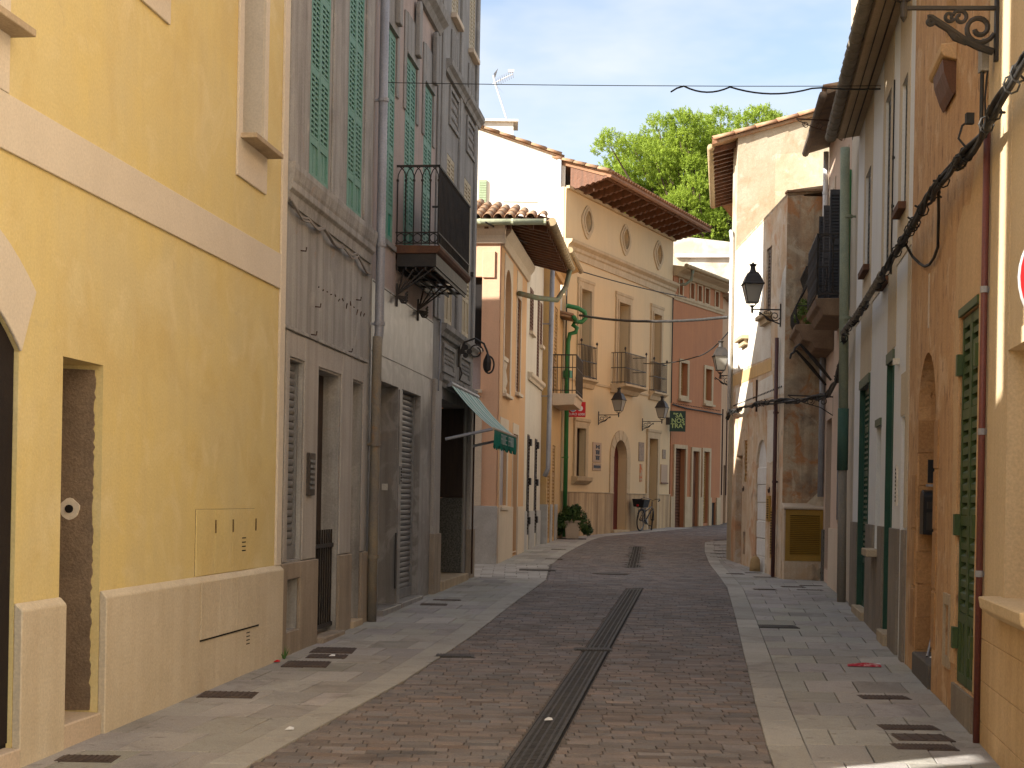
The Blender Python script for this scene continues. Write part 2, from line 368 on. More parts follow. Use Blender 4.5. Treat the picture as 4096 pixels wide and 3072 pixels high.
# slabs of the pavements
def pavement(name, wl, kl, y0, y1, rowlen, cols, side, curb=True):
    bed = MB(); ys = [y0 + (y1 - y0) * i / 40 for i in range(41)]
    bed.add([(x, yy, gz(yy) - 0.008) for yy in ys for x in (interp(wl, yy) - (0.1 * side), interp(kl, yy))], [(2 * i, 2 * i + 1, 2 * i + 3, 2 * i + 2) for i in range(40)])
    root = tag(link(name, bed.mesh(name, JOINT)), kind='structure')
    y = y0; r = 0
    while y < y1 - 0.05:
        ye = min(y + rowlen * rng.uniform(0.92, 1.08), y1)
        def lerp(t, yy, ed): return interp(wl, yy) + (interp(kl, yy) - ed - interp(wl, yy)) * t
        ed = 0.24 * (1 if interp(kl, y) > interp(wl, y) else -1) if curb else 0
        off = 0.5 / cols if r % 2 else 0.0; ts = sorted(set([0.0] + [min(1, max(0, (k + (off * cols)) / cols)) for k in range(cols + 1)] + [1.0]))
        for k in range(len(ts) - 1):
            t0, t1 = ts[k], ts[k + 1]
            if t1 - t0 < 0.05: continue
            e = 0.0035 if ed >= 0 else -0.0035
            c = [(lerp(t0, y, ed) + e, y + 0.0035), (lerp(t1, y, ed) - e, y + 0.0035), (lerp(t1, ye, ed) - e, ye - 0.0035), (lerp(t0, ye, ed) + e, ye - 0.0035)]
            mb = MB(); kk = max(0.72, min(1.25, rng.gauss(1, 0.09))); mb.tint = (kk, kk * rng.uniform(0.97, 1.02), kk * rng.uniform(0.94, 1.03)); quadblock(mb, c, None, 0.004 + rng.uniform(-0.002, 0.003), 0.004)
            link('slab', mb.mesh('slab', SLAB), root)
        y = ye; r += 1
    if curb:
        y = y0
        while y < y1 - 0.1:
            ye = min(y + rng.uniform(0.75, 0.95), y1); s = 0.24 if interp(kl, y) > interp(wl, y) else -0.24; e = 0.0035 if s > 0 else -0.0035
            c = [(interp(kl, y) - s + e, y + 0.004), (interp(kl, y), y + 0.004), (interp(kl, ye), ye - 0.004), (interp(kl, ye) - s + e, ye - 0.004)]
            mb = MB(); kk = max(0.8, min(1.3, rng.gauss(1.08, 0.07))); mb.tint = (kk, kk, kk * 0.98); quadblock(mb, c, None, 0.009, 0.005); link('edging_stone', mb.mesh('edging_stone', SLAB), root)
            y = ye
    return root
WLn = WL + [(24.3, -0.68)]
pavement('left_pavement', WLn, KL, 7.4, 24.0, 0.6, 3, 1)
pavement('far_left_pavement', WL2, KL, 28.3, 49.0, 0.85, 2, 1)
pavement('right_pavement', WR, KR, 7.4, 25.2, 0.6, 3, -1)
pavement('far_right_pavement', WR[6:], KR, 25.3, 42.0, 0.85, 2, -1)
# side street between the grey block and the salmon house
bed = MB(); bed.add([(-14, 24.0, gz(24) - 0.010), (0.6, 24.0, gz(24) - 0.010), (0.8, 28.3, gz(28) - 0.010), (-14, 28.3, gz(28) - 0.010)], [(0, 1, 2, 3)])
sst = tag(link('side_street', bed.mesh('side_street', JOINT)), kind='structure')
for i in range(12):
    for j in range(9):
        x0 = -2.9 + j * 0.40 + (0.2 if i % 2 else 0); y0 = 24.03 + i * 0.355
        xe = min(x0 + 0.392, 0.58 + 0.04 * (y0 - 24))
        if xe - x0 < 0.08: continue
        mb = MB(); kk = max(0.75, min(1.25, rng.gauss(1, 0.1))); mb.tint = (kk, kk * 0.98, kk * 0.95)
        quadblock(mb, [(x0, y0), (xe, y0), (xe, y0 + 0.347), (x0, y0 + 0.347)], None, 0.003, 0.004); link('slab', mb.mesh('slab', SLAB), sst)

# drain channels and covers
def strip_block(mb, y0, y1, xc, w, dz0, dz1):
    c = [(xc(y0) - w / 2, y0), (xc(y0) + w / 2, y0), (xc(y1) + w / 2, y1), (xc(y1) - w / 2, y1)]
    mb.add([(x, y, gz(y) + dz0) for x, y in c] + [(x, y, gz(y) + dz1) for x, y in c], [(4, 5, 6, 7), (0, 1, 5, 4), (1, 2, 6, 5), (2, 3, 7, 6), (3, 0, 4, 7)])
def channel(label, xc, y0, y1, w):
    t = thing('drain_channel', label, 'drain', (xc(y0), y0, gz(y0)), 0, 'drain channels in the roadway')
    def part(name, mb, m):
        mb.v = [(x - xc(y0), y - y0, z - gz(y0)) for x, y, z in mb.v]; return link(name, mb.mesh(name, m), t)
    mb = MB(); strip_block(mb, y0, y1, xc, w + 0.03, -0.03, -0.011); part('trough', mb, DARK)
    y = y0
    while y < y1 - 0.1:
        ye = min(y + 0.5, y1); mb = MB()
        for sx in (-1, 1): strip_block(mb, y + 0.003, ye - 0.003, lambda v, sx=sx: xc(v) + sx * (w / 2 - 0.012), 0.024, -0.01, 0.002)
        for k in range(3): strip_block(mb, y + 0.003, ye - 0.003, lambda v, k=k: xc(v) + (k - 1) * w * 0.25, 0.014, -0.01, 0.0005)
        n = 12
        for k in range(n): strip_block(mb, y + 0.008 + (ye - y - 0.03) * k / (n - 1), y + 0.008 + (ye - y - 0.03) * k / (n - 1) + 0.016, xc, w - 0.03, -0.01, -0.0008)
        part('grate', mb, GRATE); y = ye
channel('long dark slotted drain channel running up the middle of the brick roadway', DRX, 7.6, 22.35, 0.21)
channel('short dark drain channel in the roadway beyond the crossing, toward the bicycle', lambda y: 2.28 + 0.095 * (y - 27.7), 27.75, 36.8, 0.25)
def cover(label, pts, ribs=9, m=COVER, group='iron covers set in the paving'):
    cx = sum(p[0] for p in pts) / 4; cy = sum(p[1] for p in pts) / 4; z = gz(cy)
    w = (abs(pts[1][0] - pts[0][0]) + abs(pts[2][0] - pts[3][0])) / 2; d = abs((pts[2][1] + pts[3][1]) / 2 - (pts[0][1] + pts[1][1]) / 2)
    t = thing('access_cover', label, 'cover', (cx, cy, z), 0.0, group)
    mb = MB().box(-w / 2, w / 2, -d / 2, d / 2, -0.03, 0.008); link('frame', mb.mesh('frame', m), t)
    mb = MB().box(-w / 2 + 0.015, w / 2 - 0.015, -d / 2 + 0.012, d / 2 - 0.012, -0.02, 0.010)
    for i in range(ribs):
        x = -w / 2 + 0.03 + (w - 0.06) * i / (ribs - 1); mb.box(x - 0.006, x + 0.006, -d / 2 + 0.02, d / 2 - 0.02, 0.008, 0.0135)
    link('plate', mb.mesh('plate', m), t)
def rc(x0, x1, y0, y1): return [(x0, y0), (x1, y0), (x1, y1), (x0, y1)]
cover('brown iron cover on the pavement beside the doorway niche, nearest on the left', rc(-2.52, -2.2, 8.22, 8.42))
cover('rusty cover against the plinth below the meter cabinet doors', rc(-2.25, -1.85, 10.66, 10.98))
cover('front one of three covers before the grey house step', rc(-1.92, -1.54, 12.44, 12.87), 11)
cover('middle one of three covers before the grey house step', rc(-1.80, -1.45, 13.06, 13.38))
cover('rear one of three covers before the grey house step', rc(-1.82, -1.43, 13.45, 13.92), 11)
cover('thin cover on the pavement in front of the second roller shutter', rc(-1.14, -0.80, 18.66, 18.98))
cover('narrow cover just behind another, near the shop with the awning', rc(-1.02, -0.65, 19.45, 19.65))
cover('dark square drain grid alone in the left half of the brick roadway', rc(-0.68, -0.32, 13.33, 13.57), 13, GRATE)
cover('dark cross bar cover lying over the middle drain channel', rc(0.62, 0.98, 14.05, 14.27), 12, GRATE)
cover('cover on the right pavement nearest to the red litter', rc(2.68, 3.05, 11.17, 11.39), 11)
cover('ribbed cover farthest back of three on the right foreground pavement', rc(2.49, 2.87, 9.79, 10.0), 13)
cover('plain middle cover of three on the right foreground pavement', rc(2.48, 2.84, 9.37, 9.65), 5)
cover('ribbed front cover of three on the right pavement beside the lit edge', rc(2.39, 2.77, 9.06, 9.27), 13)
cover('dark grating on the right pavement below the green shuttered doors', rc(2.80, 3.25, 16.55, 16.9), 15, GRATE)
cover('cover on the right pavement short of the louvred box, street side', rc(3.70, 4.05, 22.45, 22.66))
cover('cover among four directly before the louvred ochre box, left one', rc(4.25, 4.62, 23.1, 23.35))
cover('farther cover directly before the louvred ochre box', rc(4.61, 4.98, 23.5, 23.65))
cover('nearer right cover before the louvred ochre box', rc(4.38, 4.78, 22.55, 22.68))
cover('cover beside the foot of the whitewashed corner house drainpipe', rc(4.19, 4.58, 25.45, 25.6))
cover('long cover below the walled up white archway, street side', rc(3.82, 4.15, 26.2, 26.42))
cover('cover close to the stone stub at the white archway', rc(4.22, 4.52, 26.6, 26.75))
for i, (x, y) in enumerate([(4.30, 32.0), (4.53, 33.6), (4.78, 35.0), (5.05, 38.2), (5.65, 41.2)]):
    cover(['first', 'second', 'third', 'fourth', 'fifth'][i] + ' of the thin covers in line past the white archway, counted from the archway', rc(x, x + 0.36, y, y + 0.22), 5)
cover('wide dark drain grid at the mouth of the side street', rc(0.15, 0.8, 26.2, 26.7), 21, GRATE)
t = thing('manhole_cover', 'round iron manhole cover in the roadway at the street crossing', 'cover', (1.75, 25.8, gz(25.8)))
link('rim', MB().lathe([(0.33, -0.02), (0.33, 0.006), (0.29, 0.006)], 0, 0, 24).mesh('rim', COVER), t); link('plate', MB().lathe([(0.285, -0.01), (0.285, 0.008), (0.01, 0.009)], 0, 0, 24).mesh('plate', GRATE), t)
for i, (x, y) in enumerate([(1.05, 30.0), (1.28, 34.2)]):
    cover(['nearer', 'farther'][i] + ' cover on the salmon house pavement near the planter', rc(x - 0.35, x, y, y + 0.3), 7)

# ================================================================== LEFT SIDE
YEL = mat('yellow_plaster', (0.74, 0.59, 0.245), (0.68, 0.565, 0.29), scale=0.9, streak=0.22, streak_c=(0.60, 0.475, 0.26), bump=0.3, bscale=50, grain=0.07,
          stains=(((0.63, 0.47, 0.19), 1.1, 0.50, 0.68, 0.5), ((0.80, 0.68, 0.40), 1.9, 0.53, 0.68, 0.45), ((0.50, 0.40, 0.24), 5.0, 0.64, 0.74, 0.3)))
YELP = mat('yellow_plinth', (0.66, 0.575, 0.435), (0.60, 0.515, 0.375), scale=1.6, streak=0.25, streak_c=(0.46, 0.34, 0.21), grain=0.12, bump=0.4, bscale=120)
YTRIM = mat('lilac_cream_trim', (0.71, 0.625, 0.505), (0.66, 0.58, 0.47), scale=1.3, grain=0.08, bump=0.2)
CEMENT = mat('rough_cement', (0.25, 0.18, 0.12), (0.18, 0.13, 0.088), scale=4, grain=0.22, gscale=60, bump=0.7, bscale=60)
BRASS = mat('hinge_metal', (0.35, 0.24, 0.10), (0.12, 0.09, 0.05), rough=0.5, scale=20, metallic=0.5, bump=0)
h = House('yellow_house', 'smooth yellow plastered house with cream bands and low plinth at the left', (-2.69, 7.97), (-2.05, 12.93), -1)
DC, DZ, RI, RO = -1.0, 1.25, 1.53, 1.90
a_in = math.degrees(math.asin((2.37 - DZ) / RI))
door_hole = [(-2.04, 0.22), (0.03, 0.22)] + arc(DC, DZ, RI, a_in, 180 - a_in, 16)
holes = [door_hole, rect(0.60, 1.18, 0.25, 2.40), rect(3.79, 4.36, 4.47, 6.9), rect(1.49, 2.06, 5.16, 7.6), rect(-0.80, -0.28, 4.05, 6.5)]
h.wall([(-2.12, -0.1), (5.08, -0.1), (5.08, 10.0), (-2.12, 10.0)], holes, YEL, t=0.42)
h.core(-2.12, 5.08, -0.47, -8.0, -0.1, 10.0, YEL)
h.box('roof_slab', -2.3, 5.06, -8.1, 0.25, 10.0, 10.2, STONE)
ring = arc(DC, DZ, RO, 50.5, 129.5, 20) + arc(DC, DZ, RI, 180 - a_in, a_in, 20)
h.add('arch_surround', MB().prism(ring, 0.0, 0.018), YTRIM, bevel=0.004)
d = h.box('door', -2.04, 0.03, -0.14, -0.03, 0.22, 2.80, DARK)
for i in range(8): h.box('door_board', -2.02 + i * 0.257, -2.02 + i * 0.257 + 0.25, -0.03, -0.022, 0.25, 2.55, mat('near_black_wood', (0.02, 0.014, 0.012)), d)
h.box('threshold', -2.02, 0.02, -0.4, 0.06, 0.02, 0.227, CREAM, bevel=0.006)
# niche
h.box('niche_back', 0.60, 1.18, -0.44, -0.30, 0.25, 2.40, CEMENT)
ragged = MB(); pts = [(-0.02, 0.27)]
zz = 0.27
rr = random.Random(5)
edge = []
while zz < 2.38: edge.append((-0.05 + rr.uniform(-0.007, 0.007), zz)); zz += 0.028
ragged.prof([(-0.30, 0.26)] + edge + [(-0.30, 2.38)], 1.168, 1.1785)
h.add('rough_reveal_edge', ragged, CEMENT)
h.box('niche_step', 0.605, 1.172, -0.295, 0.03, -0.05, 0.257, CREAM, bevel=0.008)
hp = h.add('pipe_patch', MB().prof([(-0.195 + (0.065 + 0.005 * math.sin(5 * a)) * math.cos(a), 1.51 + (0.065 + 0.004 * math.cos(4 * a)) * math.sin(a)) for a in [k * math.pi / 10 for k in range(20)]], 1.158, 1.170), YTRIM)
hh = MB().tube([(1.158, -0.195, 1.51), (1.148, -0.195, 1.51)], 0.026, 14); h.add('pipe_end', hh, DARK, hp)
# plinth with bevelled top
def plinth(s0, s1, nm='plinth'):
    h.add(nm, MB().prof([(0.0, -0.08), (0.05, -0.08), (0.05, 0.965), (0.012, 1.005), (0.0, 1.005)], s0, s1), YELP, bevel=0.006)
plinth(0.035, 0.60); plinth(1.18, 5.07)
h.add('band', MB().prof([(0.0, 3.41), (0.018, 3.41), (0.018, 3.71), (0.0, 3.71)], -2.12, 4.92), YTRIM, bevel=0.003)
h.box('corner_strip', 4.925, 5.075, 0.0, 0.022, 1.005, 10.0, YTRIM, bevel=0.003)
for (s0, s1, z0, z1) in ((3.68, 4.46, 4.13, 7.1), (1.38, 2.17, 4.82, 7.8), (-0.91, -0.16, 3.712, 6.7)):
    iz0 = {3.68: 4.47, 1.38: 5.16, -0.91: 4.05}[s0]; iz1 = {3.68: 6.9, 1.38: 7.6, -0.91: 6.5}[s0]
    h.add('window_surround', MB().pierced(rect(s0, s1, z0, z1), [rect(s0 + 0.11, s1 - 0.10 if s0 != -0.91 else s1 - 0.12, iz0, iz1)], 0.0, 0.02), YTRIM, bevel=0.003)
    h.box('window_sill', s0 + 0.06, s1 + 0.03, -0.02, 0.15, iz0 - 0.035, iz0 + 0.006, STONE, bevel=0.004)
    w = h.box('window', s0 + 0.11, s1 - 0.10, -0.24, -0.20, iz0, iz1, WOODD)
    h.box('pane', s0 + 0.18, s1 - 0.17, -0.20, -0.195, iz0 + 0.08, iz1 - 0.08, glassmat('window_glass', (0.02, 0.022, 0.025), 0.08), w)
    h.add('reveal_lining', MB().box(s0 + 0.111, s0 + 0.116, -0.2, 0.0, iz0, iz1).box(s1 - 0.106, s1 - 0.101, -0.2, 0.0, iz0, iz1), YTRIM)
# meter cabinet doors, upper and lower
for i, (s0, s1) in enumerate(((2.90, 3.312), (3.318, 3.732), (3.738, 4.33))):
    c = h.box('cabinet_door', s0, s1, 0.0, 0.012, 1.008, 1.50, YEL, bevel=0.002)
    h.add('hinge', MB().box(s1 + 0.004, s1 + 0.016, 0.0, 0.016, 1.32, 1.42).tube([(s1 + 0.008, 0.016, 1.32), (s1 + 0.008, 0.016, 1.42)], 0.006, 6), BRASS, c)
    c2 = h.box('cabinet_door', s0, s1, 0.05, 0.061, 0.545, 0.965, YELP, bevel=0.002)
    h.box('gap', s0 - 0.003, s1 + 0.003, 0.0505, 0.056, 0.532, 0.5445, DARK, c2)
    h.box('gap', s0 - 0.004, s0 - 0.001, 0.0, 0.003, 1.01, 1.50, CEMENT, c); h.box('gap', s0 - 0.003, s1 + 0.003, 0.0, 0.003, 1.501, 1.504, CEMENT, c)
    if i == 2:
        for k in range(4):
            h.box('vent_slot', 3.98, 4.08, 0.0121, 0.0135, 1.16 + k * 0.034, 1.169 + k * 0.034, DARK, c); h.box('vent_slot', 4.02, 4.11, 0.0501, 0.0515, 0.405 + k * 0.030, 0.413 + k * 0.030, DARK, c2)

# ---------------- unseen house behind the camera, shaped to let a slit of sun past
h = House('lane_house', 'plain yellow house behind the viewer, shaped for the sun slit, across a narrow lane', (-5.2, -14.0), (-2.98, 5.62), -1)
dl = 0.62
h.add('wall', MB().slab([(0, 0), (h.L, 0), (h.L - 9.0 * 0.68, -9.0), (0, -9.0)], -0.4, 4.2), YEL); h.add('sun_blocker', MB().slab([(h.L - 0.01, -0.01), (h.L - 0.62, -0.01), (h.L - 0.62 - 3.0 * 0.68, -3.0), (h.L - 0.01 - 3.0 * 0.68, -3.0)], 4.2, 9.3), YEL); h.add('roof_slab', MB().slab([(0, 0.2), (h.L, 0.05), (h.L - 9.0 * 0.68, -9.0), (0, -9.0)], 4.202, 4.3), STONE)  # tall end block is added, unseen, to keep sun off the wall beside the strip
h.box('slit_blocker', h.L - 1.5, h.L + 0.26, -0.5, 0.05, 4.25, 6.1, YEL)  # unseen box added to block the sun slit partway up

# ---------------- grey house with two green shutters
GREY = mat('grey_stained_plaster', (0.41, 0.395, 0.37), (0.325, 0.312, 0.292), scale=1.3, streak=0.7, streak_c=(0.17, 0.155, 0.14), bump=0.4, bscale=60, grain=0.12,
           stains=(((0.49, 0.46, 0.42), 2.0, 0.55, 0.68, 0.5), ((0.36, 0.22, 0.14), 4.5, 0.62, 0.72, 0.4), ((0.14, 0.125, 0.11), 1.3, 0.58, 0.72, 0.5)))
GREYW = mat('warm_grey_plaster', (0.46, 0.425, 0.385), (0.39, 0.36, 0.325), scale=1.2, streak=0.45, streak_c=(0.24, 0.205, 0.175), bump=0.35, bscale=60,
            stains=(((0.36, 0.20, 0.11), 5.0, 0.66, 0.76, 0.5),))
GPLIN = mat('warm_plinth', (0.38, 0.31, 0.235), (0.30, 0.245, 0.185), scale=1.8, streak=0.4, streak_c=(0.14, 0.10, 0.07), bump=0.4)
GREEN = mat('faded_green_paint', (0.115, 0.285, 0.225), (0.16, 0.31, 0.25), rough=0.6, scale=5, streak=0.25, streak_c=(0.20, 0.30, 0.25), bump=0.15)
GREEN2 = mat('deep_green_paint', (0.03, 0.235, 0.165), (0.045, 0.26, 0.19), rough=0.55, scale=4, bump=0.1)
ZINC = mat('zinc_pipe', (0.33, 0.335, 0.36), (0.27, 0.27, 0.29), rough=0.5, scale=3, metallic=0.25, bump=0.05)
RPIPE = mat('old_iron_pipe', (0.17, 0.155, 0.14), (0.24, 0.20, 0.14), rough=0.7, scale=4, stains=(((0.30, 0.17, 0.07), 3.5, 0.58, 0.68, 0.7),), bump=0.2)
STEEL = mat('grey_roller', (0.27, 0.265, 0.26), (0.21, 0.205, 0.20), rough=0.5, scale=3, metallic=0.3, streak=0.2, bump=0.05)
GA, GB = (-2.05, 12.93), (-0.69, 24.24)
h = House('grey_house', 'grey stained plaster house with two tall green lattice shutters', GA, GB, -1)
holes = [rect(0.86, 1.60, 4.58, 7.25), rect(2.37, 3.06, 4.58, 7.25), rect(0.28, 0.77, 1.03, 2.84), rect(1.36, 2.22, 0.24, 2.84), rect(2.78, 3.24, 0.28, 2.84), rect(0.25, 0.69, 0.40, 0.85)]
h.wall(rect(0.085, 3.62, -0.05, 11.3), holes, GREY, t=0.35)
h.core(0.085, 3.62, -0.40, -8, -0.05, 11.3, GREY); h.box('roof_slab', 0.0, 3.7, -8, 0.5, 11.3, 11.5, STONE)
for (s0, s1) in ((0.86, 1.60), (2.37, 3.06)):
    h.shutter(s0 + 0.01, s1 - 0.01, 4.585, 7.24, 0.0, GREEN, 2, 0.048, 1, (0.375, 0.66), 0.34, GREEN)
h.add('sill_cornice', MB().prof([(0.0, 4.20), (0.02, 4.20), (0.03, 4.30), (0.06, 4.33), (0.06, 4.39), (0.07, 4.42), (0.085, 4.50), (0.085, 4.555), (0.0, 4.57)], 0.09, 3.54), GREY, bevel=0.004)
for (s0, s1) in ((0.12, 0.70), (1.68, 2.20), (3.12, 3.50)): h.box('pilaster', s0, s1, 0.0, 0.02, 4.575, 11.3, GREY, bevel=0.005)
h.box('string_moulding', 0.10, 3.45, 0.0, 0.028, 3.09, 3.125, GREY, bevel=0.005)
for (s0, s1) in ((0.16, 0.272), (0.80, 1.30), (2.26, 2.76), (3.27, 3.42)): h.box('jamb_facing', s0, s1, 0.0, 0.016, 1.02, 3.08, GREYW, bevel=0.004)
for (s0, s1, z0) in ((0.272, 0.80, 2.86), (1.30, 2.26, 2.86), (2.76, 3.27, 2.86)): h.box('lintel_facing', s0 + 0.002, s1 - 0.002, 0.0, 0.014, z0, 3.075, GREYW, bevel=0.004)
for (s0, s1, z1) in ((0.092, 0.242, 1.01), (0.70, 1.35, 1.01), (2.23, 2.77, 1.01), (3.25, 3.60, 1.01)): h.box('plinth', s0, s1, 0.0, 0.035, -0.05, z1, GPLIN, bevel=0.006)
h.box('plinth', 0.243, 0.699, 0.0, 0.034, 0.862, 1.01, GPLIN, bevel=0.006); h.box('plinth', 0.243, 0.699, 0.0, 0.034, -0.05, 0.392, GPLIN, bevel=0.006)
h.box('cellar_recess_back', 0.25, 0.69, -0.30, -0.22, 0.40, 0.85, CEMENT)
h.roller(0.285, 0.765, 1.035, 2.83, -0.06, STEEL, 0.066)
d = h.box('door', 1.36, 2.22, -0.22, -0.17, 0.24, 2.84, WOODD)
for z0, z1 in ((0.40, 0.95), (1.05, 1.65), (1.75, 2.65)): h.box('door_panel', 1.42, 2.16, -0.17, -0.155, z0, z1, WOODD, d)
gate = h.add('iron_gate', MB().box(1.37, 2.21, -0.06, -0.03, 0.30, 0.34).box(1.37, 2.21, -0.06, -0.03, 1.10, 1.14), IRON)
for i in range(9): h.add('gate_bar', MB().tube([(1.42 + i * 0.093, -0.045, 0.30), (1.42 + i * 0.093, -0.045, 1.28)], 0.010, 5), IRON, gate)
h.box('door_step', 1.33, 2.25, -0.3, 0.10, 0.05, 0.248, GPLIN, bevel=0.01)
h.box('blind_recess_back', 2.78, 3.24, -0.30, -0.14, 0.28, 2.84, GREYW); h.box('recess_step', 2.76, 3.26, -0.13, 0.06, 0.12, 0.288, STONE, bevel=0.008)
vb = h.box('letterbox_panel', 0.90, 1.13, 0.017, 0.045, 1.62, 2.02, mat('bronze_panel', (0.085, 0.068, 0.055), rough=0.45, metallic=0.3), bevel=0.004)
for i in range(6): h.box('slot_flap', 0.95, 1.08, 0.045, 0.06, 1.68 + i * 0.05, 1.705 + i * 0.05, STEEL, vb)
for (s, z) in ((0.62, 3.86), (2.90, 3.72), (1.05, 3.14), (2.53, 3.13), (1.18, 3.42)): h.add('wall_hook', MB().tube([(s, 0, z), (s, 0.05, z - 0.005), (s, 0.055, z + 0.03)], 0.007, 5), RUST)
SG_ = [(0.10, 4.24), (0.75, 4.18), (1.30, 4.20), (2.10, 4.16), (2.75, 4.19), (3.55, 4.10)]; loop = []
for (x0, z0), (x1, z1) in zip(SG_[:-1], SG_[1:]): loop += [(x0 + (x1 - x0) * k / 8, 0.03 + 0.01 * math.sin(k * 0.8), z0 + (z1 - z0) * k / 8 - 0.30 * (x1 - x0) * (k / 8) * (1 - k / 8)) for k in range(8)]
h.add('loose_cable', MB().tube(loop, 0.012, 5).tube([(x + 0.02, q + 0.015, z - 0.018 - 0.012 * math.sin(x * 3)) for x, q, z in loop], 0.010, 5), mat('grey_cable', (0.30, 0.27, 0.24)))
h.add('ghost_lettering', MB(), GREY) if False else None
rr = random.Random(11)
for i in range(26): h.add('old_fixing', MB().tube([(1.28 + i * 0.083 + rr.uniform(-0.02, 0.02), 0.0, 3.62 + rr.uniform(-0.06, 0.05)), (1.28 + i * 0.083, 0.012, 3.62)], 0.006, 5), RUST) if i % 2 == 0 else None
h.pipe([(3.63, 0.10, 11.3), (3.63, 0.10, 3.45), (3.60, 0.09, 3.30)], 0.052, ZINC, 'downpipe', [(3.63, 0.10, 6.05), (3.63, 0.10, 4.43), (3.63, 0.10, 3.55)])
h.pipe([(3.60, 0.09, 3.40), (3.585, 0.09, 3.2), (3.57, 0.085, 1.2), (3.57, 0.085, 0.20)], 0.055, RPIPE, 'lower_downpipe', [(3.57, 0.085, 0.95), (3.575, 0.087, 2.2)])

# ---------------- pink house with marble ground floor
PINK = mat('pink_plaster', (0.45, 0.36, 0.32), (0.38, 0.315, 0.285), scale=1.4, streak=0.45, streak_c=(0.28, 0.22, 0.19), bump=0.35,
           stains=(((0.52, 0.36, 0.30), 3.0, 0.6, 0.75, 0.35),))
MARB = mat('grey_marble', (0.285, 0.27, 0.255), (0.215, 0.203, 0.19), rough=0.36, scale=1.7, lo=0.3, hi=0.7, streak=0.7, streak_c=(0.13, 0.11, 0.095), bump=0.04, spec=0.5, grain=0.05,
           stains=(((0.42, 0.40, 0.38), 3.0, 0.5, 0.58, 0.4), ((0.33, 0.25, 0.20), 2.2, 0.6, 0.72, 0.4)))
DSTONE = mat('dark_weathered_stone', (0.325, 0.312, 0.292), (0.255, 0.244, 0.23), scale=1.6, streak=0.55, streak_c=(0.13, 0.112, 0.098), bump=0.4, bscale=55,
             stains=(((0.40, 0.375, 0.345), 2.5, 0.56, 0.7, 0.5),))
h = House('pink_house', 'narrow pink house with marble ground floor, three green shutters and iron balcony', GA, GB, -1)
WS = ((4.13, 4.75), (5.38, 6.05), (6.65, 7.27))
h.wall(rect(3.625, 7.58, 4.06, 11.3), [rect(a, b, 4.62, 7.10) for a, b in WS], PINK, t=0.35, name='upper_wall')
h.wall(rect(3.625, 7.58, -0.05, 4.058), [rect(4.20, 5.22, 0.30, 2.96), rect(5.46, 6.74, 0.32, 2.96)], MARB, t=0.35, q=0.012, name='marble_front')
h.core(3.625, 7.58, -0.40, -8, -0.05, 11.3, PINK); h.box('roof_slab', 3.7, 7.6, -8, 0.5, 11.3, 11.5, STONE)
for i, (a, b) in enumerate(WS):
    h.shutter(a + 0.01, b - 0.01, 4.63, 7.09, 0.0, GREEN, 2, 0.05, 1, (0.42, 0.68), 0.33, GREEN2)
    h.box('jamb_stone', a - 0.15, a - 0.015, 0.0, 0.022, 6.39, 7.60, DSTONE, bevel=0.01); h.box('jamb_stone', b + 0.02, b + 0.16, 0.0, 0.022, 6.40, 7.60, DSTONE, bevel=0.01)
    h.box('lintel_panel', a - 0.012, b + 0.018, 0.0, 0.024, 7.12, 7.62, DSTONE, bevel=0.01)
    c = (a + b) / 2 + 0.22
    h.add('console', MB().prism(rect(c - 0.09, c + 0.09, 7.22, 7.84)[:3] + arc(c, 7.84, 0.09, 0, 180, 8)[1:], 0.024, 0.085), DSTONE, bevel=0.008)
    h.box('hood_moulding', a - 0.02, b + 0.03, 0.0, 0.04, 7.100, 7.118, DSTONE); h.box('sill', a - 0.1, b + 0.1, 0.0, 0.035, 4.55, 4.62, DSTONE, bevel=0.006)
h.add('cornice', MB().prof([(0.0, 8.0), (0.05, 8.0), (0.09, 8.08), (0.16, 8.14), (0.18, 8.24), (0.0, 8.26)], 3.7, 7.57), DSTONE)
h.box('marble_joint', 3.66, 7.55, 0.012, 0.0155, 4.028, 4.040, WOODD); h.box('lintel_band', 3.66, 7.55, 0.012, 0.022, 3.25, 3.262, MARB)
for s in (5.32,): h.box('pier_facing', s - 0.07, s + 0.1, 0.012, 0.03, 0.02, 2.94, MARB, bevel=0.004)
d = h.box('door', 4.20, 5.22, -0.33, -0.28, 0.30, 2.96, WOODD)
for z0, z1 in ((0.45, 1.1), (1.2, 2.0), (2.1, 2.8)): h.box('door_panel', 4.3, 5.12, -0.28, -0.265, z0, z1, WOODD, d)
h.box('threshold', 4.18, 5.26, -0.279, 0.09, 0.08, 0.308, MARB, bevel=0.006)
h.box('roller_sill', 5.3, 6.76, -0.279, 0.09, 0.08, 0.318, MARB, bevel=0.006)
h.roller(5.47, 6.73, 0.325, 2.95, -0.085, STEEL, 0.066)
ic = h.box('intercom', 5.26, 5.38, 0.031, 0.045, 1.78, 2.00, STEEL)
for k in range(5): h.box('button', 5.30, 5.34, 0.045, 0.05, 1.81 + k * 0.036, 1.83 + k * 0.036, DARK, ic)
h.box('vent_strip', 5.17, 5.25, 0.013, 0.022, 0.50, 1.18, IRON)
mp = h.box('switch_plate', 4.9, 5.0, 0.02, 0.03, 1.7, 1.77, CREAM) if False else None
h.add('switch_plate', MB().box(5.205, 5.2195, -0.17, -0.10, 1.70, 1.78), mat('white_plastic', (0.6, 0.58, 0.54), rough=0.5, bump=0))
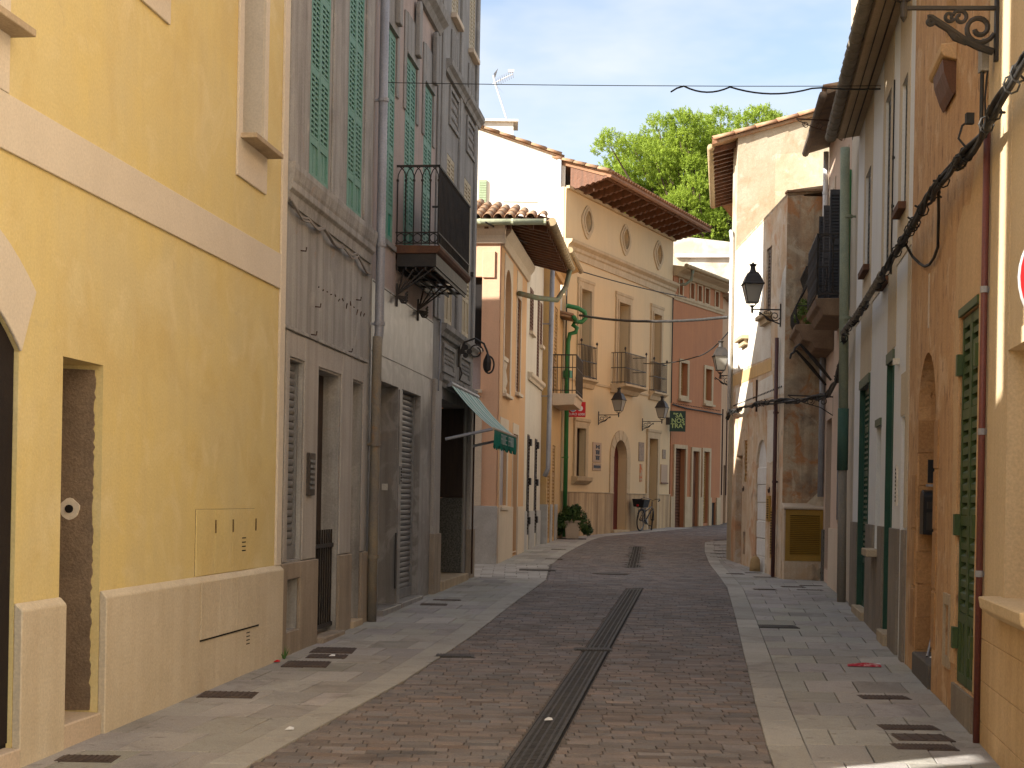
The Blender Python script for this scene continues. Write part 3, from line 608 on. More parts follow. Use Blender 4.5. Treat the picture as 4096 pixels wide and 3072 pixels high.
# balcony
b = h.add('balcony', MB().prof([(0.0, 4.555), (0.50, 4.555), (0.53, 4.575), (0.55, 4.61), (0.55, 4.645), (0.0, 4.655)], 4.92, 7.44), mat('terracotta_slab', (0.14, 0.065, 0.035), (0.09, 0.045, 0.03), scale=4, bump=0.3), bevel=0.004)
iron = MB().box(4.95, 7.40, 0.02, 0.035, 4.36, 4.555)
for q in (0.12, 0.24, 0.36, 0.465): iron.box(4.95, 7.40, q, q + 0.02, 4.36, 4.40)
for s in (4.95, 5.55, 6.15, 6.75, 7.37): iron.box(s, s + 0.03, 0.02, 0.48, 4.40, 4.43)
iron.box(4.945, 4.958, 0.02, 0.485, 4.40, 4.553); iron.box(4.94, 7.41, 0.485, 0.50, 4.40, 4.553)
h.add('underframe', iron, IRON, b)
h.add('handrail', MB().box(4.93, 4.955, 0.0, 0.53, 5.595, 5.62).box(4.93, 7.43, 0.505, 0.53, 5.595, 5.62).box(7.405, 7.43, 0.0, 0.53, 5.595, 5.62), IRON, b)
h.add('lower_rail', MB().box(4.935, 4.95, 0.0, 0.53, 4.80, 4.815).box(4.93, 7.43, 0.51, 0.525, 4.80, 4.815).box(4.935, 4.95, 0.0, 0.53, 4.67, 4.685).box(4.93, 7.43, 0.51, 0.525, 4.67, 4.685), IRON, b)
for i in range(6):
    q = 0.015 + i * 0.1
    h.add('baluster', MB().tube([(4.942, q, 4.66), (4.942, q, 5.42)], 0.0085, 5).lathe([(0.005, 5.415), (0.016, 5.425), (0.016, 5.445), (0.005, 5.455)], 4.942, q, 6), IRON, b)
    if i < 5:
        h.add('rail_arch', MB().tube([(4.942, q + 0.05 + dq, z) for dq, z in [(-0.05, 5.44), (-0.045, 5.50), (-0.02, 5.56), (0.02, 5.595)]], 0.006, 4).tube([(4.942, q + 0.05 + dq, z) for dq, z in [(0.05, 5.44), (0.045, 5.50), (0.02, 5.56), (-0.02, 5.595)]], 0.006, 4), IRON, b)
        h.add('rail_ring', MB().tube([(4.942, q + 0.05 + 0.047 * math.cos(k * math.pi / 6), 4.742 + 0.052 * math.sin(k * math.pi / 6)) for k in range(12)], 0.006, 4, True), IRON, b)
for i in range(26):
    s = 4.99 + i * 0.096
    h.add('baluster', MB().tube([(s, 0.517, 4.66), (s, 0.517, 5.60)], 0.0085, 5), IRON, b)
h.box('front_mesh_panel', 5.0, 7.40, 0.514, 0.5165, 4.82, 5.55, mat('fine_black_mesh', (0.02, 0.018, 0.018)), b)
for s0 in (4.98, 6.38):
    br = MB()
    for q, zt in ((0.10, 4.37), (0.22, 4.37), (0.34, 4.37), (0.46, 4.38)): br.tube([(s0, 0.03, 4.07), (s0, q, zt)], 0.011, 5)
    for k in range(4): br.tube([(s0, 0.03, 4.05), (s0, 0.08 + 0.02 * k, 3.97 + 0.02 * k), (s0, 0.13, 3.965 + 0.035 * k), (s0, 0.15, 4.0 + 0.035 * k)], [0.010, 0.014, 0.017, 0.012], 5)
    br.box(s0 - 0.015, s0 + 0.015, 0.012, 0.035, 3.92, 4.2); h.add('bracket', br, IRON, b)

# ---------------- dark stone bay house
LATT = mat('cream_lattice', (0.46, 0.38, 0.25), (0.40, 0.33, 0.22), rough=0.6, scale=4, bump=0.1)
GRAN = mat('speckled_granite', (0.14, 0.135, 0.115), (0.06, 0.058, 0.05), rough=0.4, scale=45, lo=0.42, hi=0.58, bump=0.05)
h = House('stone_bay_house', 'dark stone corner house with stacked cream lattice windows above an awning', GA, GB, -1)
holes = [rect(8.55, 9.22, 4.16, 6.62), rect(10.20, 10.90, 4.17, 6.63), rect(8.72, 9.32, 8.70, 11.0), rect(10.42, 11.02, 8.70, 11.0), rect(8.20, 10.72, 0.42, 3.05)]
h.wall(rect(7.585, 11.46, -0.05, 11.3), holes, DSTONE, t=0.35)
mb = MB(); mb.prism(rect(7.585, 11.46, 3.3, 11.3), -0.65, -0.40); h.add('front_block', mb, DSTONE)
# rear body with a roof that rises away from the street; its end wall flanks the side street
mb = MB(); mb.prof([(-0.66, -0.05), (-9.5, -0.05), (-9.5, 8.95), (-0.66, 9.35)], 7.585, 11.46); h.add('side_wall', mb, mat('side_plaster', (0.45, 0.38, 0.30), bump=0.3))
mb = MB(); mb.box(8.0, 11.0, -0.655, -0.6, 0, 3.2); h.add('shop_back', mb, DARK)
for (a, b, z0, z1) in ((8.55, 9.22, 4.16, 6.62), (10.20, 10.90, 4.17, 6.63)): h.shutter(a + 0.01, b - 0.01, z0 + 0.005, z1 - 0.005, 0.0, LATT, 2, 0.06, 1, (0.42,), 0.55, LATT, gap=0.5)
for (a, b) in ((8.72, 9.32), (10.42, 11.02)):
    h.shutter(a + 0.01, b - 0.01, 8.71, 10.99, 0.0, LATT, 2, 0.06, 1, (0.4,), gap=0.5); h.box('sill', a - 0.05, b + 0.05, 0.0, 0.09, 8.62, 8.695, CREAM, bevel=0.006)
for (s0, s1) in ((7.62, 7.80), (7.84, 8.10), (9.52, 9.70), (9.73, 9.92), (11.14, 11.28), (11.30, 11.45)): h.box('pilaster', s0, s1, 0.0, 0.04 if s0 not in (7.62, 9.73, 11.30) else 0.025, 4.13, 11.3, DSTONE, bevel=0.008)
for (s0, s1) in ((7.62, 8.12), (11.02, 11.45)): h.box('pier', s0, s1, 0.0, 0.06, -0.02, 3.27, GREYW, bevel=0.008)
h.box('pier_base', 11.0, 11.47, 0.0, 0.085, -0.02, 1.12, GPLIN, bevel=0.01); h.box('pier_base', 7.60, 8.14, 0.0, 0.085, -0.02, 1.12, GPLIN, bevel=0.01)
CORN = lambda z, k=1.0: [(0.0, z - 0.10), (0.05 * k, z - 0.10), (0.07 * k, z - 0.04), (0.12 * k, z), (0.13 * k, z + 0.07), (0.0, z + 0.085)]
for (s0, s1) in ((8.12, 9.90), (9.94, 11.47)):
    h.add('pediment', MB().prof(CORN(7.78), s0, s1), DSTONE); h.add('sill_cornice', MB().prof(CORN(4.03, 0.9), s0, s1), DSTONE); h.add('lower_cornice', MB().prof(CORN(3.31, 0.7), s0, s1), DSTONE)
for (s0, s1, z0, z1) in ((8.62, 9.46, 7.05, 7.62), (10.28, 11.10, 7.05, 7.62), (8.42, 9.48, 3.44, 3.86), (10.02, 11.08, 3.44, 3.86)):
    p = h.add('panel', MB().pierced(rect(s0, s1, z0, z1), [rect(s0 + 0.06, s1 - 0.06, z0 + 0.06, z1 - 0.06)], 0.0, 0.03), DSTONE, bevel=0.004)
    for i in range(7):
        for j in range(3): h.add('boss', MB().lathe([(0.03, 0.0), (0.03, 0.012), (0.018, 0.022)], 0, 0, 8).xf(Matrix.Translation((s0 + 0.14 + i * (s1 - s0 - 0.28) / 6, 0.0, z0 + 0.16 + j * (z1 - z0 - 0.30) / 2)) @ Matrix.Rotation(-math.pi / 2, 4, 'X')), DSTONE, p)
for (s0, s1) in ((8.70, 9.30), (10.36, 10.98)):
    for i in range(5): h.box('flute', s0 + i * 0.12, s0 + i * 0.12 + 0.07, 0.0, 0.03, 7.90, 8.46, DSTONE, bevel=0.008)
for s in (8.40, 9.38, 10.05, 11.02):
    h.box('shutter_hinge', s - 0.01, s + 0.05, 0.0, 0.05, 5.2, 5.27, IRON)
sp = h.box('shop_side_panel', 10.62, 10.715, -0.58, -0.01, 0.44, 1.62, GRAN); h.box('shop_side_panel', 10.64, 10.715, -0.58, -0.012, 1.625, 3.04, WOODD)
sd = h.box('shop_door', 8.9, 9.8, -0.58, -0.53, 0.44, 2.7, WOODD); h.box('door_glass', 9.0, 9.7, -0.53, -0.525, 1.0, 2.5, glassmat('window_glass', (0.02, 0.022, 0.025), 0.08), sd)
h.box('shop_step', 8.18, 10.74, -0.5, 0.10, 0.10, 0.428, STONE, bevel=0.008)
h.pipe([(11.05, 0.10, 3.2), (11.05, 0.10, 0.4)], 0.014, RUST, 'conduit', n=6); h.pipe([(7.68, 0.10, 4.1), (7.66, 0.09, 3.3), (7.64, 0.09, 3.1)], 0.011, ZINC, 'conduit', n=6)

# ================================================================== LEFT, BEYOND THE SIDE STREET
SALM = mat('salmon_plaster', (0.690, 0.414, 0.259), (0.632, 0.397, 0.259), scale=1.0, streak=0.15, bump=0.2, grain=0.06)
SALF = mat('orange_plaster', (0.667, 0.402, 0.201), (0.609, 0.380, 0.207), scale=1.0, streak=0.15, bump=0.2, grain=0.06)
CREAM2 = mat('light_cream', (0.66, 0.55, 0.42), (0.60, 0.50, 0.38), scale=1.4, streak=0.15, bump=0.2)
MARB2 = mat('pale_grey_marble', (0.46, 0.44, 0.41), (0.38, 0.36, 0.33), rough=0.5, scale=2.5, bump=0.08, stains=(((0.33, 0.24, 0.15), 3.0, 0.6, 0.72, 0.6),))
LILAC = mat('lilac_shutter', (0.36, 0.32, 0.33), (0.33, 0.30, 0.31), rough=0.6, bump=0.05)
def barrel_tile(r=0.085, ln=0.46, m=ROOFT):
    key = ('tile', r, ln)
    if key not in MESHES:
        mb = MB(); n = 7; vs = []
        for i, (y, k) in enumerate(((0, 1.0), (ln, 0.82))):
            for rad in (r * k, r * k - 0.014):
                for j in range(n + 1):
                    w = math.pi * j / n; vs.append((rad * math.cos(w), y, rad * math.sin(w)))
        N = n + 1; fs = []
        for j in range(n):
            fs += [(j, j + 1, 2 * N + j + 1, 2 * N + j), (N + j, 3 * N + j, 3 * N + j + 1, N + j + 1), (j, N + j, N + j + 1, j + 1), (2 * N + j, 2 * N + j + 1, 3 * N + j + 1, 3 * N + j)]
        fs += [(0, 2 * N, 3 * N, N), (n, N + n, 3 * N + n, 2 * N + n)]
        MESHES[key] = mb.add(vs, fs).mesh('tile', m, 1, True)
    return MESHES[key]
def tube_gutter(h, parent, path, r, m, ring=0.16, name='gutter'):
    g = h.add(name, MB().tube(path, r, 10), m, parent, smooth=True)
    P = [Vector(p) for p in path]; mb = MB(); L = sum((P[i + 1] - P[i]).length for i in range(len(P) - 1)); d = 0
    A, B = P[0], P[-1]; n = max(2, int((B - A).length / ring))
    for i in range(n + 1):
        c = A + (B - A) * (i / n); t = (B - A).normalized() * 0.02
        h.add('gutter_collar', MB().tube([c - t, c + t], r * 1.09, 10), m, g)
    return g
h = House('salmon_house', 'salmon corner house with tiled eaves, arched window and marble plinth', (-0.28, 28.2), (0.25, 32.9), -1)
holes = [arched(0.64, 1.66, 3.68, 5.70, 0.46), rect(2.80, 3.55, 3.86, 5.86), rect(0.28, 1.38, 1.48, 2.98), rect(2.48, 3.38, 0.44, 2.98)]
h.wall(rect(0.02, 4.75, 0.0, 6.9), holes, SALF, t=0.3)
h.core(0.0, 4.75, -0.32, -7.0, 0.0, 6.9, SALM, 'inner_wall')
# flank facing the side street, with its openings
side = MB(); side.pierced([(-7.0, 0.0), (0.0, 0.0), (0.0, 6.9), (-7.0, 6.9)], [rect(-1.45, -0.335, 4.46, 5.82), rect(-1.45, -0.335, 3.68, 4.38)], -0.02, 0.22)
side.v = [(-y, x, z) for x, y, z in side.v]        # outline ran along q; turn it to face the lane
side.v = [(x, y, z) for x, y, z in side.v]; h.add('side_wall', side, SALM)
h.add('side_panel', MB().box(-0.252, -0.222, -0.33, -0.095, 5.80, 6.30), SALM, bevel=0.004)
h.add('side_window', MB().box(-0.09, -0.06, -1.45, -0.335, 4.46, 5.82), DARK); h.add('side_recess', MB().box(-0.08, -0.05, -1.45, -0.335, 3.68, 4.38), LILAC)
h.add('side_sill', MB().box(-0.30, -0.2, -1.5, -0.30, 3.62, 3.68), CREAM2); h.add('side_sill', MB().box(-0.29, -0.2, -1.5, -0.31, 4.385, 4.455), CREAM2)
h.add('side_plinth', MB().box(-0.26, -0.21, -7.0, 0.03, 0.0, 1.48), MARB2, bevel=0.006)
h.add('side_door_panel', MB().box(-0.245, -0.215, -0.95, -0.285, 1.485, 2.62), CREAM2, bevel=0.004); h.add('side_door_panel', MB().box(-0.25, -0.215, -0.95, -0.29, 2.64, 3.25), CREAM2, bevel=0.004)
h.box('corner_block', -0.217, 0.02, -0.2, 0.0, 0.0, 6.9, SALM)
h.box('plinth', 0.0, 2.46, 0.0, 0.035, 0.0, 1.46, CREAM2, bevel=0.005); h.box('plinth', 3.40, 4.74, 0.0, 0.035, 0.0, 1.46, CREAM2, bevel=0.005)
h.add('window_surround', MB().pierced(rect(0.50, 1.90, 3.68, 6.40), [arched(0.64, 1.66, 3.70, 5.70, 0.46)], 0.0, 0.012), CREAM2)
h.add('window_surround', MB().pierced(rect(2.70, 3.68, 3.86, 6.40), [rect(2.80, 3.55, 3.88, 5.86)], 0.0, 0.012), CREAM2)
h.add('window_surround', MB().pierced(rect(0.20, 1.60, 1.47, 3.2), [rect(0.28, 1.38, 1.49, 2.98)], 0.0, 0.012), CREAM2)
h.add('window_surround', MB().pierced(rect(2.40, 3.50, 0.5, 3.2), [rect(2.48, 3.38, 0.52, 2.98)], 0.0, 0.012), CREAM2)
h.add('arched_window', MB().prism(arched(0.64, 1.66, 3.68, 5.70, 0.46), -0.28, -0.25), LILAC)
bal = h.box('balustrade_rail', 0.65, 1.65, -0.16, -0.02, 4.36, 4.44, CREAM2)
for i in range(6): h.add('baluster', MB().lathe([(0.05, 3.74), (0.05, 3.80), (0.03, 3.84), (0.06, 3.98), (0.045, 4.10), (0.028, 4.2), (0.05, 4.30), (0.05, 4.36)], 0.74 + i * 0.165, -0.09, 8), CREAM2, bal, True)
h.box('sill', 0.55, 1.75, -0.02, 0.08, 3.62, 3.68, CREAM2, bevel=0.005); h.box('sill', 2.72, 3.63, -0.02, 0.08, 3.79, 3.86, CREAM2, bevel=0.005)
h.shutter(2.81, 3.54, 3.87, 5.85, -0.03, WOODB, 2, 0.07, 1, (0.5,))
for k in range(2): h.box('window_leaf', 0.29 + k * 0.56, 0.80 + k * 0.56, -0.1, -0.06, 1.49, 2.97, LILAC)
h.box('door', 2.49, 3.37, -0.14, -0.10, 0.44, 2.97, LILAC); h.box('sill', 0.22, 1.46, 0.0, 0.07, 1.40, 1.475, CREAM2, bevel=0.005)
h.add('cornice', MB().prof([(0.0, 6.45), (0.05, 6.45), (0.08, 6.53), (0.08, 6.60), (0.16, 6.70), (0.18, 6.78), (0.0, 6.82)], 0.02, 4.75), CREAM2)
h.add('side_cornice', MB().add([(x, q, z) for q in (-7.0, 0.1) for x, z in ((-0.2, 6.45), (-0.27, 6.45), (-0.30, 6.53), (-0.30, 6.6), (-0.38, 6.70), (-0.40, 6.78), (-0.2, 6.82))], [(i, (i + 1) % 7, 7 + (i + 1) % 7, 7 + i) for i in range(7)] + [tuple(range(7)), tuple(range(7, 14))]), CREAM2)
# hipped roof with deep eaves
EQ, ES = 0.92, -0.47
roof = h.add('roof', MB().add([(ES, EQ, 6.84), (5.2, EQ, 6.84), (5.2, -3.0, 7.95), (2.4, -3.0, 7.95), (ES, -7.0, 6.84), (ES, EQ, 6.80), (5.2, EQ, 6.80), (5.2, -3.0, 7.90), (2.4, -3.0, 7.90), (ES, -7.0, 6.80)],
             [(0, 1, 2, 3), (0, 3, 4), (5, 8, 7, 6), (5, 9, 8), (0, 5, 6, 1), (0, 4, 9, 5), (1, 6, 7, 2)]), ROOFT)
for i in range(15): h.add('rafter', MB().add([(x, q, z) for x in (-0.1 + i * 0.36, 0.0 + i * 0.36) for q, z in ((-0.02, 6.90), (EQ - 0.05, 6.68), (EQ - 0.05, 6.79), (-0.02, 7.02))], [(0, 1, 2, 3), (4, 7, 6, 5), (0, 4, 5, 1), (1, 5, 6, 2), (2, 6, 7, 3), (3, 7, 4, 0)]), WOODB, roof)
for i in range(10): h.add('rafter', MB().box(ES + 0.08, -0.22, 0.55 - i * 0.42, 0.63 - i * 0.42, 6.70, 6.79), WOODB, roof)
me = barrel_tile(0.095, 0.5)
for r in range(5):
    for i in range(13):
        q = EQ - 0.12 - i * 0.205; x = ES - 0.04 + r * 0.40; z = 6.86 + r * 0.40 * 0.345 + 0.012
        if q < EQ - 0.05 - (x - ES) * 0.9 - 0.0 or r == 0: h.piece('tile', me, roof, x, q, z, (0.33, 0, -math.pi / 2) if True else None)
for i in range(24):
    h.piece('tile', me, roof, ES + 0.35 + i * 0.205, EQ + 0.03, 6.845, (0.28, 0, 0))
tube_gutter(h, roof, [(ES - 0.05, EQ + 0.08, 6.80), (5.0, EQ + 0.05, 6.80)], 0.075, mat('clay_gutter', (0.42, 0.31, 0.17), (0.33, 0.25, 0.15), scale=6, bump=0.4), 0.3)
tube_gutter(h, roof, [(ES - 0.06, -2.2, 6.80), (ES - 0.06, EQ - 0.05, 6.80)], 0.058, mat('pale_green_gutter', (0.45, 0.46, 0.30), (0.38, 0.40, 0.26), scale=5), 0.6)
h.pipe([(4.85, EQ + 0.02, 6.74), (4.7, EQ - 0.05, 6.35), (4.2, EQ - 0.2, 5.98), (3.4, 0.35, 5.92), (2.6, 0.06, 5.9)], 0.055, mat('verdigris_pipe', (0.16, 0.20, 0.13), (0.20, 0.15, 0.09), scale=4), 'overflow_pipe')

# ---------------- narrow white house
WHT2 = mat('warm_white_plaster', (0.66, 0.60, 0.50), (0.60, 0.54, 0.44), scale=1.3, streak=0.25, streak_c=(0.40, 0.33, 0.25), bump=0.25)
h = House('white_house', 'narrow cream white house with black hinged shutters beyond the salmon house', (0.25, 32.9), (0.70, 37.0), -1)
holes = [rect(0.72, 1.52, 5.45, 6.45), rect(2.58, 3.08, 4.50, 6.48), rect(3.30, 3.78, 5.40, 6.45), rect(0.66, 1.22, 0.80, 3.10), rect(2.48, 3.06, 0.80, 3.08)]
h.wall(rect(0.0, 4.10, 0.0, 7.5), holes, WHT2); h.core(0.0, 4.1, -0.31, -6, 0.0, 7.5, WHT2)
for (a, b, z0, z1) in ((0.72, 1.52, 5.45, 6.45), (2.58, 3.08, 4.50, 6.48), (3.30, 3.78, 5.40, 6.45)):
    h.shutter(a + 0.01, b - 0.01, z0, z1, 0.01, WOODB, 2, 0.075, 0, ()); h.box('sill', a - 0.06, b + 0.06, 0.0, 0.09, z0 - 0.07, z0, CREAM2)
for (a, b) in ((0.66, 1.22), (2.48, 3.06)):
    sh = h.shutter(a + 0.01, b - 0.01, 0.81, 3.07, 0.01, WOODD, 1, 0.075, 0, (0.3, 0.6))[0]
    for z in (1.05, 1.95, 2.85): h.box('hinge', b - 0.08, b + 0.1, 0.011, 0.05, z, z + 0.16, IRON, sh)
h.add('balcony_pediment', MB().prof(CORN(4.42, 0.9), 0.45, 3.9), CREAM2); h.box('plinth', 0.0, 0.64, 0.0, 0.03, 0.0, 1.35, MARB2); h.box('plinth', 1.24, 2.46, 0.0, 0.03, 0.0, 1.35, MARB2); h.box('plinth', 3.08, 4.1, 0.0, 0.03, 0.0, 1.35, MARB2)
h.box('roof', -0.1, 4.15, -6.0, 0.3, 7.5, 7.66, ROOFT)
h.pipe([(4.0, 0.22, 7.4), (4.0, 0.20, 2.4), (3.95, 0.12, 2.2)], 0.06, ZINC, 'downpipe', [(4.0, 0.2, 6.0), (4.0, 0.2, 4.2)])

# ---------------- ochre house with balcony
OCH = mat('ochre_plaster', (0.616, 0.396, 0.160), (0.550, 0.363, 0.176), scale=1.2, streak=0.3, streak_c=(0.36, 0.24, 0.13), bump=0.25)
OCH2 = mat('dull_pink_plaster', (0.42, 0.29, 0.20), (0.36, 0.25, 0.17), scale=1.5, streak=0.35, bump=0.3)
YSH = mat('tan_shutter', (0.42, 0.24, 0.075), (0.36, 0.21, 0.07), rough=0.6, bump=0.05)
h = House('ochre_house', 'narrow ochre house with tan louvred shutters and a boxed balcony', (0.86, 37.2), (1.33, 41.0), -1)
holes = [rect(0.28, 1.06, 4.40, 6.62), rect(1.42, 2.22, 4.40, 6.68), rect(0.18, 0.95, 0.62, 3.05), rect(1.45, 2.20, 0.62, 3.05)]
h.wall(rect(0.0, 2.85, 0.0, 7.72), holes, OCH); h.core(0.0, 2.85, -0.31, -5.5, 0.0, 7.72, OCH2)
h.box('annex_wall', 2.853, 3.80, -5, 0.0, 0.0, 6.55, OCH)
for (a, b, z0, z1) in ((0.28, 1.06, 4.40, 6.62), (1.42, 2.22, 4.40, 6.68), (0.18, 0.95, 0.62, 3.05), (1.45, 2.20, 0.62, 3.05)): h.shutter(a + 0.01, b - 0.01, z0, z1 - 0.01, -0.02, YSH, 2, 0.085, 0, (0.33, 0.66))
h.add('side_plinth', MB().box(-0.03, 0.0, -1.0, 0.03, 0.0, 1.5), MARB2); h.box('plinth', 0.0, 0.17, 0.0, 0.03, 0.0, 1.5, MARB2); h.box('plinth', 0.97, 1.43, 0.0, 0.03, 0.0, 1.5, MARB2); h.box('plinth', 2.22, 2.84, 0.0, 0.03, 0.0, 1.5, MARB2)
b = h.add('balcony', MB().prof([(0.0, 4.06), (0.56, 4.09), (0.60, 4.30), (0.64, 4.32), (0.64, 4.37), (0.0, 4.38)], 1.10, 3.30), CREAM, bevel=0.008)
h.add('handrail', MB().box(1.12, 1.15, 0.0, 0.62, 5.36, 5.39).box(1.12, 3.28, 0.59, 0.62, 5.36, 5.39).box(1.12, 1.14, 0.0, 0.62, 5.04, 5.06).box(1.12, 3.28, 0.6, 0.62, 5.04, 5.06).box(1.12, 1.14, 0.0, 0.62, 4.45, 4.47).box(1.12, 3.28, 0.6, 0.62, 4.45, 4.47), IRON, b)
for i in range(7): h.add('baluster', MB().tube([(1.13, 0.02 + i * 0.098, 4.38), (1.13, 0.02 + i * 0.098, 5.37)], 0.010, 5), IRON, b)
for i in range(18): h.add('baluster', MB().tube([(1.16 + i * 0.123, 0.61, 4.38), (1.16 + i * 0.123, 0.61, 5.37)], 0.012, 5), IRON, b)
ev = h.add('eaves', MB().prof([(0.0, 7.45), (0.08, 7.45), (0.12, 7.55), (0.24, 7.62), (0.30, 7.74), (0.48, 7.80), (0.48, 7.90), (-5.5, 8.9), (-5.5, 7.72), (0.0, 7.72)], -0.12, 2.95), OCH)
tube_gutter(h, ev, [(-0.1, 0.50, 7.88), (3.3, 0.50, 7.88)], 0.07, mat('clay_gutter', (0.42, 0.31, 0.17)), 0.3)
rf = h.add('annex_roof', MB().prof([(0.30, 6.55), (0.30, 6.60), (-3, 7.4), (-3, 7.3)], 2.86, 3.84), ROOFT)
me2 = barrel_tile(0.085, 0.46)
for i in range(5): h.piece('tile', me2, rf, 2.95 + i * 0.2, 0.34, 6.60, (0.25, 0, 0))
GRN = mat('green_pipe', (0.03, 0.16, 0.05), (0.04, 0.20, 0.07), rough=0.4, bump=0.03)
h.add('annex_gutter', MB().tube([(2.82, 0.38, 6.56), (3.86, 0.38, 6.56)], 0.06, 8), GRN, rf, True)

# ---------------- tall white gable house
WG = mat('white_limewash', (0.72, 0.69, 0.62), (0.66, 0.62, 0.54), scale=1.5, bump=0.3, stains=(((0.42, 0.36, 0.27), 2.4, 0.6, 0.72, 0.35),), streak=0.12)
h = House('gable_house', 'tall whitewashed gable wall with chimney and antenna rising behind the salmon roof', (-7.0, 41.35), (1.33, 41.35), -1)
top = lambda x: 11.98 - (x + 7.0 - 6.0) * 0.315 if x + 7.0 > 6.0 else 11.98
h.add('wall', MB().prism([(0.0, 0.0), (8.33, 0.0), (8.33, 11.02), (8.13, 11.21), (6.0, 11.90), (0.0, 13.8)], -9.0, 0.0), WG)
rf = h.add('verge', MB().prism([(8.22, 11.18), (8.22, 11.27), (6.0, 12.0), (0.0, 13.9), (0.0, 13.82), (6.0, 11.91)], -9.0, 0.06), ROOFT)
for i in range(17): h.piece('tile', barrel_tile(0.10, 0.5), rf, 8.20 - i * 0.44, 0.02, 11.24 + i * 0.44 * 0.325, (0.31, 0.0, math.pi / 2))
for i in range(36): h.piece('tile', barrel_tile(0.085, 0.46), rf, 8.28, -0.1 - i * 0.2, 11.20, (0.3, 0.0, math.pi / 2))
w = h.box('shutter', 5.92, 6.13, 0.0, 0.05, 9.78, 10.52, mat('pale_green_shutter', (0.32, 0.40, 0.26)))
for i in range(10): h.box('slat', 5.93, 6.12, 0.051, 0.06, 9.82 + i * 0.068, 9.85 + i * 0.068, MATS['pale_green_shutter'], w)
h.pipe([(8.16, 0.08, 11.1), (8.16, 0.08, 6.0)], 0.065, mat('white_pipe', (0.70, 0.70, 0.70), rough=0.5, bump=0.02), 'downpipe', [(8.16, 0.08, 9.8)])
h.box('string_course', 6.6, 8.0, 0.0, 0.02, 9.93, 9.97, WG)
ch = h.box('chimney', 5.95, 6.85, -0.95, -0.10, 11.5, 12.18, WG); h.box('chimney_cap', 5.85, 6.98, -1.05, 0.0, 12.18, 12.24, WG, ch)

# ---------------- beige palace house
BEI = mat('beige_plaster', (0.65, 0.485, 0.275), (0.605, 0.46, 0.275), scale=0.8, streak=0.12, bump=0.15, grain=0.05)
BST = mat('honey_stone', (0.54, 0.415, 0.26), (0.47, 0.36, 0.22), scale=2.0, streak=0.35, streak_c=(0.30, 0.21, 0.12), bump=0.3)
BST2 = mat('streaked_plinth_stone', (0.54, 0.39, 0.22), (0.46, 0.32, 0.17), scale=1.2, streak=0.9, streak_c=(0.17, 0.105, 0.06), stretch=(3.5, 3.5, 0.18), bump=0.3)
h = House('beige_house', 'large beige house with three oval attic windows under carved wooden eaves', (1.35, 41.0), (5.25, 49.2), -1)
def oval(c, z, rx, ry, lob=0.0, n=28): return [(c + rx * math.cos(2 * math.pi * k / n) * (1 + lob * math.cos(8 * math.pi * k / n)), z + ry * math.sin(2 * math.pi * k / n) * (1 + lob * math.cos(8 * math.pi * k / n))) for k in range(n)]
OV = (1.54, 4.56, 7.53)
ARD = arched(3.90, 4.98, 0.60, 2.93, 0.54)
holes = [oval(c, 9.60, 0.23, 0.29, 0.05) for c in OV] + [rect(1.09, 1.84, 5.12, 7.63), rect(4.02, 4.95, 5.14, 7.63), rect(7.08, 7.80, 5.16, 7.65), rect(0.95, 1.62, 2.31, 3.67), ARD, rect(6.92, 7.72, 0.60, 3.64)]
h.wall(rect(0.0, 8.98, 0.0, 10.3), holes, BEI, t=0.45); h.core(0.0, 8.98, -0.46, -9.0, 0.0, 10.3, BEI)
h.box('flank', -0.02, 0.0, -9, -0.06, 0.0, 10.3, WG)
for c in OV:
    o = h.add('oval_surround', MB().pierced(oval(c, 9.58, 0.42, 0.45, 0.07), [oval(c, 9.60, 0.24, 0.30, 0.05)], 0.0, 0.04), BST, bevel=0.008)
    h.add('oval_inner_ring', MB().pierced(oval(c, 9.60, 0.30, 0.36, 0.05), [oval(c, 9.60, 0.235, 0.295, 0.05)], 0.041, 0.065), BST, o)
    h.add('pane', MB().prism(oval(c, 9.60, 0.24, 0.30, 0.05), -0.3, -0.28), mat('blind_pane', (0.30, 0.21, 0.12)), o)
for (a, b, z1) in ((1.09, 1.84, 7.63), (4.02, 4.95, 7.63), (7.08, 7.80, 7.65)):
    fr = h.add('window_surround', MB().pierced(rect(a - 0.17, b + 0.22, 5.10, z1 + 0.26), [rect(a, b, 5.12, z1)], 0.0, 0.05), BST, bevel=0.006)
    h.add('window_hood', MB().prof(CORN(z1 + 0.22, 0.55), a - 0.2, b + 0.26), BST, fr); h.add('inner_moulding', MB().pierced(rect(a - 0.06, b + 0.07, 5.115, z1 + 0.07), [rect(a, b, 5.13, z1)], 0.05, 0.075), BST, fr)
    w = h.box('window', a, b, -0.44, -0.40, 5.12, z1, WOODB); h.box('pane', a + 0.08, b - 0.08, -0.40, -0.395, 5.3, z1 - 0.1, glassmat('window_glass', (0.02, 0.022, 0.025), 0.08), w)
